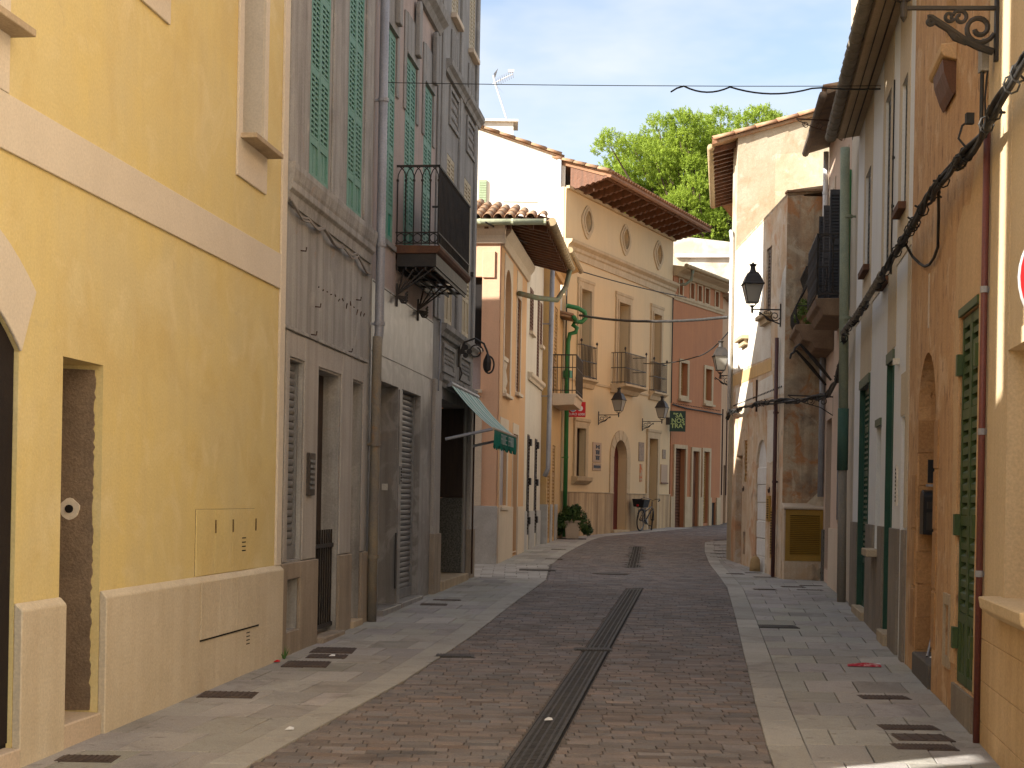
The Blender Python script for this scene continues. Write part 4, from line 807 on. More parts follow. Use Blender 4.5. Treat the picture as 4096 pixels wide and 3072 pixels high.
def balc(s0, s1, q, z, big):
    b = h.add('balcony', MB().prof([(0.0, z - 0.26), (q * 0.35, z - 0.26), (q * 0.55, z - 0.14), (q * 0.95, z - 0.08), (q + 0.04, z - 0.06), (q + 0.04, z), (0.0, z)], s0 - 0.04, s1 + 0.04), BST, bevel=0.006)
    R = MB()
    for zz in (z + 0.04, z + 0.47, z + 0.92): R.box(s0, s1, q - 0.03, q - 0.01, zz, zz + 0.02).box(s0, s0 + 0.02, 0, q - 0.01, zz, zz + 0.02).box(s1 - 0.02, s1, 0, q - 0.01, zz, zz + 0.02)
    h.add('handrail', R, IRON, b); n = int((s1 - s0) / 0.105)
    for i in range(n + 1): h.add('baluster', MB().tube([(s0 + 0.01 + (s1 - s0 - 0.02) * i / n, q - 0.02, z), (s0 + 0.01 + (s1 - s0 - 0.02) * i / n, q - 0.02, z + 0.94)], 0.011, 5), IRON, b)
    if big:
        for i in range(3): h.add('baluster', MB().tube([(s0 + 0.01, 0.06 + i * 0.13, z), (s0 + 0.01, 0.06 + i * 0.13, z + 0.94)], 0.011, 5), IRON, b)
    for s in (s0 + 0.01, s1 - 0.01): h.add('finial', MB().lathe([(0.012, z + 0.92), (0.012, z + 1.0), (0.035, z + 1.03), (0.035, z + 1.06), (0.005, z + 1.10)], s, q - 0.02, 8), IRON, b)
balc(0.92, 2.10, 0.17, 5.10, False); balc(3.60, 5.42, 0.46, 5.12, True); balc(6.90, 8.14, 0.17, 5.14, False)
h.add('cornice', MB().prof([(0.0, 8.40), (0.04, 8.40), (0.05, 8.58), (0.09, 8.62), (0.10, 8.70), (0.20, 8.78), (0.22, 8.86), (0.0, 8.88)], 0.0, 9.12), BST, bevel=0.004)
h.add('string_course', MB().box(2.2, 3.55, 0.0, 0.03, 4.98, 5.04).box(5.5, 6.85, 0.0, 0.03, 4.98, 5.04).box(0.0, 0.85, 0.0, 0.03, 4.98, 5.04), BST)
for (s0, s1) in ((0.0, 3.86), (5.02, 6.88), (7.76, 8.98)):
    n = max(1, round((s1 - s0) / 0.62))
    for i in range(n):
        a = s0 + (s1 - s0) * i / n; b = s0 + (s1 - s0) * (i + 1) / n
        h.add('plinth_slab', MB().cham(a + 0.003, b - 0.003, 0.0, 0.045, 0.0, 1.84, 0.008), BST2)
    h.box('plinth_cap', s0, s1, 0.0, 0.06, 1.842, 1.87, BST)
gs = h.add('window_surround', MB().pierced(rect(0.80, 1.80, 2.30, 3.84), [rect(0.95, 1.62, 2.31, 3.67)], 0.0, 0.06), BST, bevel=0.006); h.add('window_hood', MB().prof(CORN(3.88, 0.6), 0.78, 1.92), BST, gs)
h.add('window_sill', MB().prof([(0.0, 2.08), (0.06, 2.08), (0.18, 2.18), (0.20, 2.28), (0.0, 2.30)], 0.72, 1.86), BST)
w = h.box('window', 0.95, 1.62, -0.20, -0.16, 2.31, 3.67, WOODD)
for i in range(4): h.add('window_bar', MB().tube([(1.02 + i * 0.17, -0.13, 2.31), (1.02 + i * 0.17, -0.13, 3.67)], 0.012, 5), IRON, w)
h.add('arched_door', MB().prism([(x, z) for x, z in ARD], -0.32, -0.26), mat('dark_red_door', (0.13, 0.025, 0.018), rough=0.5))
st = h.add('arch_surround', MB().pierced(arched(3.60, 5.28, 0.62, 2.93, 0.84), [arched(3.90, 4.98, 0.63, 2.93, 0.54)], 0.0, 0.02), BST)
for k in range(7):
    a0, a1 = 180 * k / 7 + 1.2, 180 * (k + 1) / 7 - 1.2
    h.add('voussoir', MB().prism(arc(4.44, 2.93, 0.84, a0, a1, 3, 0.84) + arc(4.44, 2.93, 0.54, a1, a0, 3, 0.54), 0.02, 0.032), BST, st)
for side_s in (3.60, 4.985):
    for k in range(5): h.add('jamb_block', MB().cham(side_s + 0.004, side_s + 0.292, 0.02, 0.034, 0.66 + k * 0.452, 0.66 + k * 0.452 + 0.444, 0.006), BST, st)
ds = h.add('door_surround', MB().pierced(rect(6.74, 7.90, 0.61, 3.86), [rect(6.92, 7.72, 0.62, 3.64)], 0.0, 0.05), BST, bevel=0.006); h.add('door_hood', MB().prof(CORN(3.86, 0.6), 6.72, 7.98), BST, ds)
h.box('door', 6.92, 7.72, -0.42, -0.38, 0.6, 3.64, WOODD); h.box('door_step', 3.8, 5.1, -0.4, 0.12, 0.3, 0.74, BST)
PLQ = mat('pale_plaque', (0.44, 0.32, 0.22), (0.40, 0.29, 0.20), rough=0.85, bump=0.05)
p = h.box('plaque', 2.24, 2.90, 0.0, 0.02, 2.74, 3.32, PLQ, bevel=0.003); INK = mat('dark_lettering', (0.03, 0.028, 0.03), rough=0.6, bump=0)
rr = random.Random(4)
for k, z in enumerate((3.14, 2.98, 2.82)):
    for j, (x0, x1, z0, z1) in enumerate(((2.46, 2.54, 0.0, 0.11), (2.53, 2.68, 0.03, 0.075), (2.66, 2.74, -0.015, 0.115)) if k == 0 else ((2.44, 2.76, 0.085, 0.115), (2.47, 2.58, -0.01, 0.085), (2.62, 2.73, -0.01, 0.085), (2.50, 2.72, 0.02, 0.05))):
        h.box('plaque_emblem', x0, x1, 0.02, 0.026 + 0.0007 * j, z + z0, z + z1, INK, p)
p2 = h.box('plaque', 2.24, 2.90, 0.0, 0.02, 2.50, 2.715, PLQ, bevel=0.003); h.box('plaque_line', 2.31, 2.84, 0.02, 0.026, 2.57, 2.65, INK, p2)
h.box('plaque', 6.04, 6.50, 0.0, 0.02, 2.89, 3.48, mat('mottled_plaque', (0.36, 0.27, 0.19), (0.22, 0.17, 0.13), scale=14, bump=0.1)); h.box('plaque', 6.17, 6.37, 0.0, 0.02, 2.24, 2.80, mat('orange_plaque', (0.50, 0.13, 0.04), (0.42, 0.30, 0.18), scale=7, lo=0.45, hi=0.55))
h.box('plaque', 8.24, 8.55, 0.0, 0.02, 3.03, 3.33, MATS['mottled_plaque']); nb = h.box('notice_board', 8.10, 8.72, 0.0, 0.03, 2.22, 2.84, PLQ); h.box('notice_rail', 8.08, 8.74, 0.03, 0.06, 2.21, 2.25, WOODB, nb)
# eaves: sloping roof, planked soffit and carved corbels
ev = h.add('roof', MB().prof([(1.20, 10.52), (1.24, 10.56), (1.22, 10.64), (-0.1, 11.06), (-8.5, 13.4), (-8.5, 13.2), (-0.1, 10.94)], 0.25, 9.15), mat('eave_wood_tile', (0.30, 0.16, 0.09), (0.22, 0.12, 0.07), scale=4))
CARV = [(0.0, 10.28), (0.0, 10.95), (1.16, 10.575), (1.14, 10.53), (1.05, 10.50), (0.98, 10.52), (0.92, 10.47), (0.82, 10.46), (0.76, 10.42), (0.68, 10.44), (0.60, 10.38), (0.50, 10.40), (0.44, 10.34), (0.34, 10.36), (0.26, 10.31), (0.14, 10.30)]
for i in range(13): h.add('corbel', MB().prof(CARV, 0.28 + i * 0.715, 0.28 + i * 0.715 + 0.14), WOODB, ev)
h.box('soffit_beam', 0.25, 9.15, 1.02, 1.10, 10.52, 10.60, WOODB, ev); h.box('wall_plate', 0.0, 9.0, 0.0, 0.10, 10.26, 10.34, BST, ev)
for i in range(44): h.piece('tile', barrel_tile(0.09, 0.46), ev, 0.30 + i * 0.203, 1.26, 10.63, (0.30, 0, 0))
for i in range(5): h.piece('tile', barrel_tile(0.10, 0.42), ev, 0.22, 1.2 - i * 0.36, 10.66 + i * 0.11, (0.30, 0, 0))
for s in (0.05, 8.9): h.pipe([(s, 0.05, 8.35), (s, 0.05, 4.9)], 0.02, CABLE, 'conduit', n=6)
h.pipe([(-0.15, 0.15, 6.98), (0.15, 0.36, 6.94), (0.30, 0.50, 6.84), (0.32, 0.52, 6.68), (0.22, 0.44, 6.56), (0.08, 0.30, 6.56), (0.04, 0.26, 6.46), (0.10, 0.36, 6.38), (0.08, 0.32, 6.26), (0.02, 0.18, 6.22), (0.0, 0.14, 6.0), (0.03, 0.12, 5.6), (0.03, 0.12, 0.6)], 0.062, GRN, 'green_pipe', [(0.03, 0.12, 2.8)])
h.box('rain_hopper', -0.06, 0.14, 0.04, 0.24, 5.0, 5.2, GRN)

# ---------------- red house
REDP = mat('red_plaster', (0.46, 0.20, 0.088), (0.41, 0.18, 0.085), scale=1.0, streak=0.25, streak_c=(0.27, 0.10, 0.055), bump=0.2)
REDF = MATS['honey_stone']
h = House('red_house', 'brick red plastered house with stone framed doors past the bicycle', (5.25, 49.2), (7.45, 53.1), -1)
at = ((0.46, 0.74), (1.43, 1.74), (2.10, 2.42), (2.76, 3.10), (3.70, 4.02))
holes = [rect(a, b, 8.58, 9.10) for a, b in at] + [rect(0.68, 1.28, 5.22, 6.32), rect(2.88, 3.48, 5.20, 6.30), rect(0.33, 1.20, 0.7, 3.42), rect(1.85, 2.43, 0.7, 3.38), rect(2.84, 3.37, 0.9, 3.40), rect(3.64, 4.10, 0.8, 1.62)]
h.wall(rect(0.0, 4.48, 0.0, 9.3), holes, REDP); h.core(0.0, 4.48, -0.31, -5, 0.0, 9.3, REDP)
for a, b in at: h.surround(a, b, 8.58, 9.10, 0.07, 0.03, REDF, True); h.box('pane', a, b, -0.25, -0.22, 8.58, 9.10, DARK)
for (a, b, z0, z1) in ((0.68, 1.28, 5.22, 6.32), (2.88, 3.48, 5.20, 6.30)): h.surround(a, b, z0, z1, 0.12, 0.04, REDF, True); h.box('sill', a - 0.16, b + 0.16, 0.0, 0.12, z0 - 0.2, z0 - 0.13, REDF); h.shutter(a + 0.01, b - 0.01, z0, z1, -0.16, YSH, 2, 0.09, 0, (0.5,))
for (a, b, z1) in ((0.33, 1.20, 3.42), (1.85, 2.43, 3.38), (2.84, 3.37, 3.40)): h.surround(a, b, 0.72, z1, 0.13, 0.05, REDF)
h.roller(0.34, 1.19, 0.72, 3.40, -0.16, WOODB, 0.1); d = h.box('door', 1.86, 2.42, -0.14, -0.10, 0.72, 3.37, WOODB)
for z0, z1 in ((0.9, 2.1), (2.2, 3.2)): h.box('door_panel', 1.92, 2.36, -0.10, -0.08, z0, z1, WOODB, d)
h.shutter(2.85, 3.36, 0.92, 3.38, -0.1, YSH, 1, 0.09, 0, (0.5,)); h.box('vent_plate', 3.64, 4.10, -0.1, -0.06, 0.8, 1.62, IRON)
for (a, b) in ((0.0, 0.19), (1.34, 1.71), (2.57, 2.70), (3.51, 3.62), (4.12, 4.48)): h.box('plinth', a, b, 0.0, 0.05, 0.0, 1.80, REDF)
h.add('string_course', MB().prof(CORN(8.46, 0.6), 0.0, 4.5), REDF); ev = h.add('eaves', MB().prof([(0.0, 9.15), (0.10, 9.15), (0.2, 9.25), (0.42, 9.34), (0.42, 9.42), (-5, 10.4), (-5, 9.3), (0, 9.3)], -0.05, 4.6), REDF)
tube_gutter(h, ev, [(-0.05, 0.47, 9.44), (4.6, 0.47, 9.44)], 0.07, MATS['clay_gutter'], 0.3)
h.pipe([(0.5, 0.47, 9.36), (0.46, 0.44, 9.05), (0.30, 0.3, 8.88), (0.0, 0.1, 8.84)], 0.05, MATS['verdigris_pipe'], 'overflow_pipe')
mb = MB(); mb.tube([(0.0, 0.05, 4.86), (1.2, 0.05, 4.80), (2.6, 0.05, 4.80), (4.5, 0.05, 4.78)], 0.025, 6)
c = h.add('wall_cable', mb, CABLE)
for i in range(30): h.add('cable_clip', MB().box(0.1 + i * 0.145, 0.125 + i * 0.145, 0.0, 0.03, 4.90, 4.925), IRON, c)

# ---------------- beyond the bend
ORF = mat('pale_orange_plaster', (0.52, 0.33, 0.19), (0.46, 0.30, 0.18), scale=1.2, streak=0.3, bump=0.2)
h = House('bend_house', 'sliver of pale orange house at the bend, right of the red house', (7.45, 53.1), (9.6, 61.0), -1)
h.wall(rect(0.0, 8.0, 0.0, 9.0), [rect(1.0, 1.8, 0.8, 3.0), rect(3.0, 4.0, 4.0, 6.2), rect(3.2, 4.0, 0.8, 3.2)], ORF); h.core(0, 8.0, -0.31, -5, 0, 9.0, ORF); h.box('roof', -0.05, 8.1, -5, 0.3, 9.0, 9.15, ROOFT)
h.box('door', 1.0, 1.8, -0.14, -0.1, 0.8, 3.0, WOODD); h.shutter(3.0, 4.0, 4.0, 6.2, -0.05, WOODB, 2, 0.12, 0); h.box('door', 3.2, 4.0, -0.14, -0.1, 0.8, 3.2, WOODB)
for i in range(6): h.box('rust_pilaster', 0.3 + i * 1.25, 0.38 + i * 1.25, 0.0, 0.04, 1.9, 5.0, RUST)
h = House('old_wall_house', 'old blotchy whitewashed wall standing above the red house roof', (5.2, 58.0), (11.0, 58.0), -1)
h.add('wall', MB().prism([(0, 0), (6, 0), (6, 11.8), (3.2, 11.85), (1.6, 12.0), (0.7, 11.9), (0.0, 11.95)], -6, 0.0), mat('blotchy_white', (0.66, 0.61, 0.52), (0.50, 0.43, 0.32), scale=1.1, lo=0.45, hi=0.6, bump=0.4, stains=(((0.33, 0.26, 0.18), 2.5, 0.6, 0.7, 0.6),)))
h.add('white_pipe', MB().tube([(1.02, 0.1, 11.26), (5.5, 0.1, 11.28)], 0.07, 8), MATS['white_pipe'], None, True)

# ================================================================== RIGHT SIDE
R5M = mat('patched_ochre_plaster', (0.56, 0.385, 0.235), (0.64, 0.52, 0.38), scale=1.1, lo=0.38, hi=0.55, streak=0.3, streak_c=(0.33, 0.21, 0.12), bump=0.4, bscale=50,
          stains=(((0.50, 0.23, 0.10), 1.6, 0.53, 0.62, 0.6), ((0.68, 0.60, 0.49), 2.4, 0.55, 0.63, 0.6), ((0.24, 0.18, 0.13), 3.1, 0.58, 0.68, 0.55)))
R5S = mat('stained_side_plaster', (0.48, 0.32, 0.19), (0.58, 0.46, 0.31), scale=1.6, lo=0.42, hi=0.56, streak=0.5, streak_c=(0.17, 0.12, 0.09), bump=0.4, bscale=50,
          stains=(((0.50, 0.21, 0.07), 1.9, 0.52, 0.60, 0.75), ((0.13, 0.105, 0.085), 1.1, 0.52, 0.66, 0.75), ((0.60, 0.50, 0.36), 2.6, 0.57, 0.63, 0.7)))
WHP = mat('flaking_whitewash', (0.70, 0.66, 0.58), (0.62, 0.55, 0.45), scale=2.0, bump=0.4, stains=(((0.50, 0.34, 0.20), 2.5, 0.62, 0.7, 0.5),))
SHB = mat('brown_grey_shutter', (0.17, 0.125, 0.095), (0.13, 0.10, 0.075), rough=0.7, bump=0.1)
OCHB = mat('ochre_metal', (0.38, 0.21, 0.03), (0.34, 0.19, 0.03), rough=0.55, scale=4, bump=0.05, spec=0.4)
h = House('corner_house', 'patched ochre and white corner house with a walled up white archway', (4.61, 25.25), (4.57, 30.9), 1)
AR = arched(1.55, 2.62, 0.30, 2.28, 0.52)
holes = [rect(1.40, 1.92, 5.12, 6.28), rect(3.88, 4.36, 4.98, 6.0), AR, rect(4.22, 5.02, 0.40, 2.58), rect(3.70, 4.05, 2.04, 2.86)]
h.wall(rect(0.0, 5.65, 0.0, 6.9), holes, R5M, t=0.28); h.core(0.01, 5.65, -0.29, -6, 0.0, 6.88, R5S)
h.add('side_wall', MB().box(-0.01, 0.009, -6, -0.002, 0.0, 6.88), R5S)
for (a, b, z0, z1) in ((1.40, 1.92, 5.12, 6.28), (3.88, 4.36, 4.98, 6.0)):
    h.shutter(a + 0.01, b - 0.01, z0, z1 - 0.01, -0.03, SHB, 2, 0.06, 0); h.box('sill', a - 0.18, b + 0.2, 0.0, 0.16, z0 - 0.14, z0 - 0.06, BST, bevel=0.01); h.box('sill_moulding', a - 0.1, b + 0.12, 0.0, 0.09, z0 - 0.24, z0 - 0.141, BST)
h.add('archway_infill', MB().prism(AR, -0.26, -0.045), mat('white_block_infill', (0.70, 0.68, 0.64), (0.63, 0.60, 0.56), scale=3, bump=0.7, bscale=30))
for k in range(6): h.add('infill_block', MB().cham(1.56 + 0.01 * (k % 2), 2.61, -0.045, -0.032 + 0.005 * (k % 3), 0.32 + k * 0.33, 0.32 + k * 0.33 + 0.318, 0.012), MATS['white_block_infill'])
h.add('white_pillar', MB().prism([(0.80, 2.40), (1.10, 2.34), (1.48, 2.38), (1.50, 3.30), (0.78, 3.28)], 0.0, 0.008), WHP); h.add('plaster_patch', MB().prism([(0.02, 3.5), (0.5, 3.52), (0.66, 4.2), (0.6, 5.2), (0.3, 5.6), (0.02, 5.7)], 0.0, 0.006), WHP)
h.add('plaster_patch', MB().prism([(1.3, 4.25), (3.6, 4.3), (5.6, 4.32), (5.6, 6.85), (2.2, 6.85), (2.1, 5.0), (1.35, 4.9)], 0.0, 0.006), WHP); h.add('ochre_band', MB().prism([(1.2, 4.0), (5.6, 4.05), (5.6, 4.28), (1.2, 4.22)], 0.0, 0.008), OCH)
h.add('plaster_patch', MB().prism([(1.0, 3.52), (2.6, 3.55), (2.5, 3.9), (1.1, 3.92)], 0.0, 0.007), WHP); h.add('plaster_patch', MB().prism([(3.1, 3.55), (5.2, 3.6), (5.2, 3.98), (3.2, 3.95)], 0.0, 0.007), WHP)
h.box('door_frame_recess', 4.22, 5.02, -0.27, -0.2, 0.40, 2.58, mat('dull_brown_board', (0.20, 0.13, 0.085), rough=0.8)); h.box('white_board', 4.25, 5.0, -0.19, -0.16, 2.03, 2.55, WHP); h.shutter(3.70, 4.05, 2.04, 2.86, -0.02, YSH, 1, 0.07, 0)
h.box('drain_slot', 3.74, 3.94, 0.0, 0.01, 0.62, 1.06, R5S)
for s, z in ((3.92, 1.92), (1.11, 1.88)): h.add('tether_hook', MB().tube([(s + 0.06 * math.cos(a), 0.03, z + 0.06 * math.sin(a)) for a in [math.radians(150 + 30 * k) for k in range(8)]], 0.012, 5), RUST)
c = h.box('meter_door', 1.03, 1.34, 0.0, 0.03, 1.30, 1.76, OCHB, bevel=0.003); c2 = h.box('meter_door', 0.56, 0.92, 0.0, 0.03, 0.66, 1.56, OCHB, bevel=0.003)
for k in range(9): h.box('slat', 1.12, 1.25, 0.03, 0.04, 1.36 + k * 0.04, 1.375 + k * 0.04, DARK, c)
for k in range(16): h.box('slat', 0.64, 0.85, 0.03, 0.04, 0.74 + k * 0.048, 0.76 + k * 0.048, DARK, c2)
h.pipe([(0.42, 0.06, 4.5), (0.42, 0.06, 0.30)], 0.035, mat('maroon_pipe', (0.10, 0.045, 0.04), rough=0.5, bump=0.05), 'downpipe', [(0.42, 0.06, 2.0), (0.42, 0.06, 3.2)])
rf = h.add('roof', MB().prof([(0.0, 6.88), (0.0, 6.93), (-0.10, 6.99), (-6, 7.9), (-6, 7.8), (-0.02, 6.87)], 0.0, 5.65), R5S)
for i in range(5): h.add('edge_tile', MB().add([(x, q, z + 0.018 * i + 0.07 * (q0 - q)) for x in (-0.06, 0.14) for q0 in (0.02 - i * 0.34,) for q, z in ((q0, 6.93), (q0 - 0.36, 6.93), (q0 - 0.36, 6.965), (q0, 6.965))], [(0, 1, 2, 3), (4, 7, 6, 5), (0, 4, 5, 1), (1, 5, 6, 2), (2, 6, 7, 3), (3, 7, 4, 0)]), ROOFT, rf)
mb = MB()
for i in range(36): mb.box(0.15 + i * 0.15, 0.18 + i * 0.15, 0.0, 0.02, 3.62, 3.65)
h.add('row_of_studs', mb, IRON, kind='stuff')
h.add('wall_tie', MB().box(2.62, 2.66, 0.0, 0.03, 3.35, 3.95), RUST)
t = thing('utility_box', 'ochre louvred cabinet with rendered top against the corner house side', 'cabinet', (4.63, 25.06, gz(25)))
def tp(name, mb, m, bevel=0): 
    o = link(name, mb.mesh(name, m), t)
    if bevel: md = o.modifiers.new('bevel', 'BEVEL'); md.width = bevel; md.segments = 1; md.limit_method = 'ANGLE'
    return o
ZB = -gz(25)
tp('base', MB().box(-0.01, 0.70, 0.0, 0.19, -0.1, ZB + 0.65), R5M, 0.01); tp('jamb', MB().box(-0.015, 0.01, 0.0, 0.19, ZB + 0.65, ZB + 1.53), R5M); tp('jamb', MB().box(0.68, 0.70, 0.0, 0.19, ZB + 0.65, ZB + 1.53), R5M)
tp('top', MB().add([(-0.03, -0.03, ZB + 1.53), (0.71, -0.03, ZB + 1.53), (0.71, -0.03, ZB + 1.575), (-0.03, -0.03, ZB + 1.575), (-0.03, 0.19, ZB + 1.53), (0.71, 0.19, ZB + 1.53), (0.71, 0.19, ZB + 1.64), (-0.03, 0.19, ZB + 1.64)], [(0, 1, 2, 3), (3, 2, 6, 7), (0, 4, 5, 1), (4, 7, 6, 5), (0, 3, 7, 4), (1, 5, 6, 2)]), CREAM, 0.012)
pn = tp('louvre_door', MB().pierced(rect(0.011, 0.678, ZB + 0.655, ZB + 1.525), [rect(0.09, 0.60, ZB + 0.755, ZB + 1.43)], 0.01, 0.035), OCHB)
for k in range(21):
    z = ZB + 0.76 + k * 0.0318; link('slat', MB().add([(0.09, 0.005, z), (0.60, 0.005, z), (0.60, 0.03, z + 0.022), (0.09, 0.03, z + 0.022), (0.09, 0.012, z - 0.004), (0.60, 0.012, z - 0.004), (0.60, 0.036, z + 0.018), (0.09, 0.036, z + 0.018)], [(0, 1, 2, 3), (4, 7, 6, 5), (0, 4, 5, 1), (2, 6, 7, 3), (0, 3, 7, 4), (1, 5, 6, 2)]).mesh('slat', OCHB), pn)
tp('backing', MB().box(0.011, 0.678, 0.05, 0.18, ZB + 0.655, ZB + 1.52), DARK); tp('waste_pipe', MB().tube([(0.645, -0.005, ZB + 0.46), (0.645, 0.05, ZB + 0.46)], 0.035, 12), DARK); tp('mortar_patch', MB().tube([(0.63, -0.004, ZB + 0.46), (0.63, 0.02, ZB + 0.46)], 0.085, 14), STONE)
tp('cement_mound', MB().add([(0.38, 0.19, ZB + 1.63), (0.70, 0.19, ZB + 1.63), (0.70, 0.0, ZB + 1.59), (0.5, 0.05, ZB + 1.60), (0.58, 0.19, ZB + 1.82), (0.70, 0.19, ZB + 1.86), (0.69, 0.08, ZB + 1.72)], [(0, 3, 6, 5, 4), (3, 2, 6), (2, 1, 5, 6), (0, 4, 5, 1), (0, 1, 2, 3)]), STONE)

h = House('tall_gable_house', 'tall house whose sunlit pale gable rises above the patched corner house', (4.57, 30.9), (5.5, 37.0), 1)
GAB = mat('sunlit_gable_plaster', (0.44, 0.375, 0.275), (0.36, 0.29, 0.19), scale=0.8, lo=0.4, hi=0.62, bump=0.35, stains=(((0.29, 0.20, 0.10), 1.1, 0.52, 0.66, 0.6), ((0.52, 0.47, 0.38), 3.5, 0.58, 0.68, 0.5)))
h.wall(rect(0.0, 6.15, 0.0, 9.0), [rect(1.0, 1.7, 5.0, 7.0), rect(3.2, 3.9, 5.0, 7.0), rect(2.0, 3.0, 0.45, 2.8)], WHP, t=0.28)
h.core(0.0, 6.15, -0.29, -6, 0.0, 8.9, GAB)
for a in (1.0, 3.2): h.shutter(a, a + 0.7, 5.0, 7.0, 0.0, SHB, 2, 0.09, 0)
h.box('door', 2.0, 3.0, -0.14, -0.1, 0.45, 2.8, WOODD)
rc_, rs_ = math.cos(-h.rz), math.sin(-h.rz)
def gw(x, y, z):
    dx, dy = x - h.a[0], y - h.a[1]; return (dx * rc_ - dy * rs_, (dx * rs_ + dy * rc_), z)
gb = MB().add([gw(4.57, 30.78, 0), gw(12.0, 30.78, 0), gw(12.0, 30.78, 11.4), gw(4.57, 30.78, 9.22), gw(4.57, 31.4, 0), gw(12.0, 31.4, 0), gw(12.0, 31.4, 11.4), gw(4.57, 31.4, 9.22)], [(0, 1, 2, 3), (4, 7, 6, 5), (0, 3, 7, 4), (1, 5, 6, 2), (3, 2, 6, 7)])
h.add('gable', gb, GAB)
rf = h.add('roof', MB().add([gw(4.02, 30.70, 9.12), gw(12.0, 30.70, 11.5), gw(13.0, 37.2, 11.5), gw(4.95, 37.2, 9.12), gw(4.02, 30.70, 9.06), gw(12.0, 30.70, 11.44), gw(13.0, 37.2, 11.44), gw(4.95, 37.2, 9.06)], [(0, 1, 2, 3), (4, 7, 6, 5), (0, 4, 5, 1), (0, 3, 7, 4), (3, 2, 6, 7)]), ROOFT)
for i in range(12): h.piece('tile', barrel_tile(0.11, 0.5), rf, *[v for v in gw(4.0 + i * 0.45, 30.82, 9.13 + i * 0.134)], (0.0, -0.0, -math.pi / 2 - h.rz + math.pi)) if False else None
for i in range(10):
    p = gw(4.05 + i * 0.44, 30.74, 9.14 + i * 0.131); link('tile', barrel_tile(0.10, 0.5), rf, p, (0.29, 0, -h.rz - math.pi / 2))
for i in range(16): h.add('rafter', MB().add([gw(x, 31.0 + i * 0.38 + dy, z) for dy in (0, 0.08) for x, z in ((4.62 + i * 0.055, 9.10), (4.10 + i * 0.055, 8.95), (4.10 + i * 0.055, 9.05), (4.62 + i * 0.055, 9.2))], [(0, 1, 2, 3), (4, 7, 6, 5), (0, 4, 5, 1), (1, 5, 6, 2), (3, 2, 6, 7), (0, 3, 7, 4)]), WOODB, rf)
mb = MB().tube([gw(4.02, 30.9, 9.04), gw(4.9, 37.0, 9.04)], 0.075, 8); h.add('gutter', mb, MATS['clay_gutter'], rf, True)
h.pipe([(0.30, 0.10, 7.35), (0.10, 0.09, 7.28), (0.06, 0.07, 7.1), (0.06, 0.07, 3.5)], 0.04, MATS['white_pipe'], 'downpipe')
h = House('far_eaves_house', 'farther house whose tiled eaves poke out past the sunlit gable', (5.55, 37.2), (7.6, 44.0), 1)
h.box('wall', 0.0, 7.0, -5, 0.0, 0.0, 9.3, ORF); ev = h.box('eaves', -0.05, 7.0, -5, 0.55, 9.3, 9.42, ROOFT)
for i in range(30): h.piece('tile', barrel_tile(0.09, 0.46), ev, 0.0 + i * 0.23, 0.62, 9.45, (0.2, 0, math.pi))

# ---------------- pink right-hand house with two balconies
PKM = mat('pinkish_plaster', (0.60, 0.44, 0.33), (0.55, 0.41, 0.31), scale=1.1, streak=0.2, bump=0.25)
SLT = mat('slate_shutter', (0.05, 0.05, 0.056), (0.07, 0.068, 0.07), rough=0.6, bump=0.1)
h = House('balcony_house', 'pinkish house with two iron balconies between pipe and corner house', (4.80, 21.3), (5.30, 25.22), 1)
holes = [rect(0.45, 1.35, 4.60, 6.75), rect(2.60, 3.50, 4.60, 6.75), rect(2.45, 3.45, 0.55, 3.02), rect(0.95, 1.25, 1.34, 2.12)]
h.wall(rect(0.0, 3.94, 0.0, 7.75), holes, PKM); h.core(0, 3.94, -0.31, -6, 0, 7.75, PKM)
for s0 in (0.45, 2.60):
    h.box('window', s0, s0 + 0.9, -0.2, -0.16, 4.60, 6.75, DARK)
    for k, s in (((1, s0 + 0.9),) if s0 < 1 else ((0, s0 - 0.03), (1, s0 + 0.9))):
        lf = h.add('shutter', MB().box(s, s + 0.035, 0.01, 0.035, 4.62, 6.45).box(s, s + 0.035, 0.155, 0.18, 4.62, 6.45).box(s, s + 0.035, 0.035, 0.155, 4.62, 4.72).box(s, s + 0.035, 0.035, 0.155, 6.37, 6.45).box(s, s + 0.035, 0.035, 0.155, 5.6, 5.68), SLT)
        h.box('backing', s + 0.020, s + 0.028, 0.03, 0.16, 4.7, 6.4, SLT, lf)
        key = ('sideslat',)
        if key not in MESHES: MESHES[key] = MB().add([(-0.012, -0.06, 0.0), (-0.012, 0.06, 0.0), (0.016, 0.06, 0.03), (0.016, -0.06, 0.03), (-0.012, -0.06, 0.01), (-0.012, 0.06, 0.01), (0.016, 0.06, 0.04), (0.016, -0.06, 0.04)], [(0, 1, 2, 3), (4, 7, 6, 5), (0, 4, 5, 1), (2, 6, 7, 3), (0, 3, 7, 4), (1, 5, 6, 2)]).mesh('slat', SLT)
        for j in range(34): h.piece('slat', MESHES[key], lf, s + 0.016, 0.095, 4.73 + j * 0.0495) if not 16 < j < 19 else None
h.add('window_surround', MB().pierced(rect(0.33, 1.47, 4.6, 6.9), [rect(0.45, 1.35, 4.61, 6.75)], 0, 0.02), CREAM); h.add('window_surround', MB().pierced(rect(2.48, 3.62, 4.6, 6.9), [rect(2.60, 3.50, 4.61, 6.75)], 0, 0.02), CREAM)
h.box('door', 2.45, 3.45, -0.2, -0.16, 0.55, 3.02, WOODD); h.shutter(0.95, 1.25, 1.34, 2.12, -0.02, SHB, 1, 0.06, 0)
gp = mat('granite_plinth', (0.17, 0.15, 0.125), (0.09, 0.08, 0.07), scale=40, lo=0.4, hi=0.6, bump=0.1)
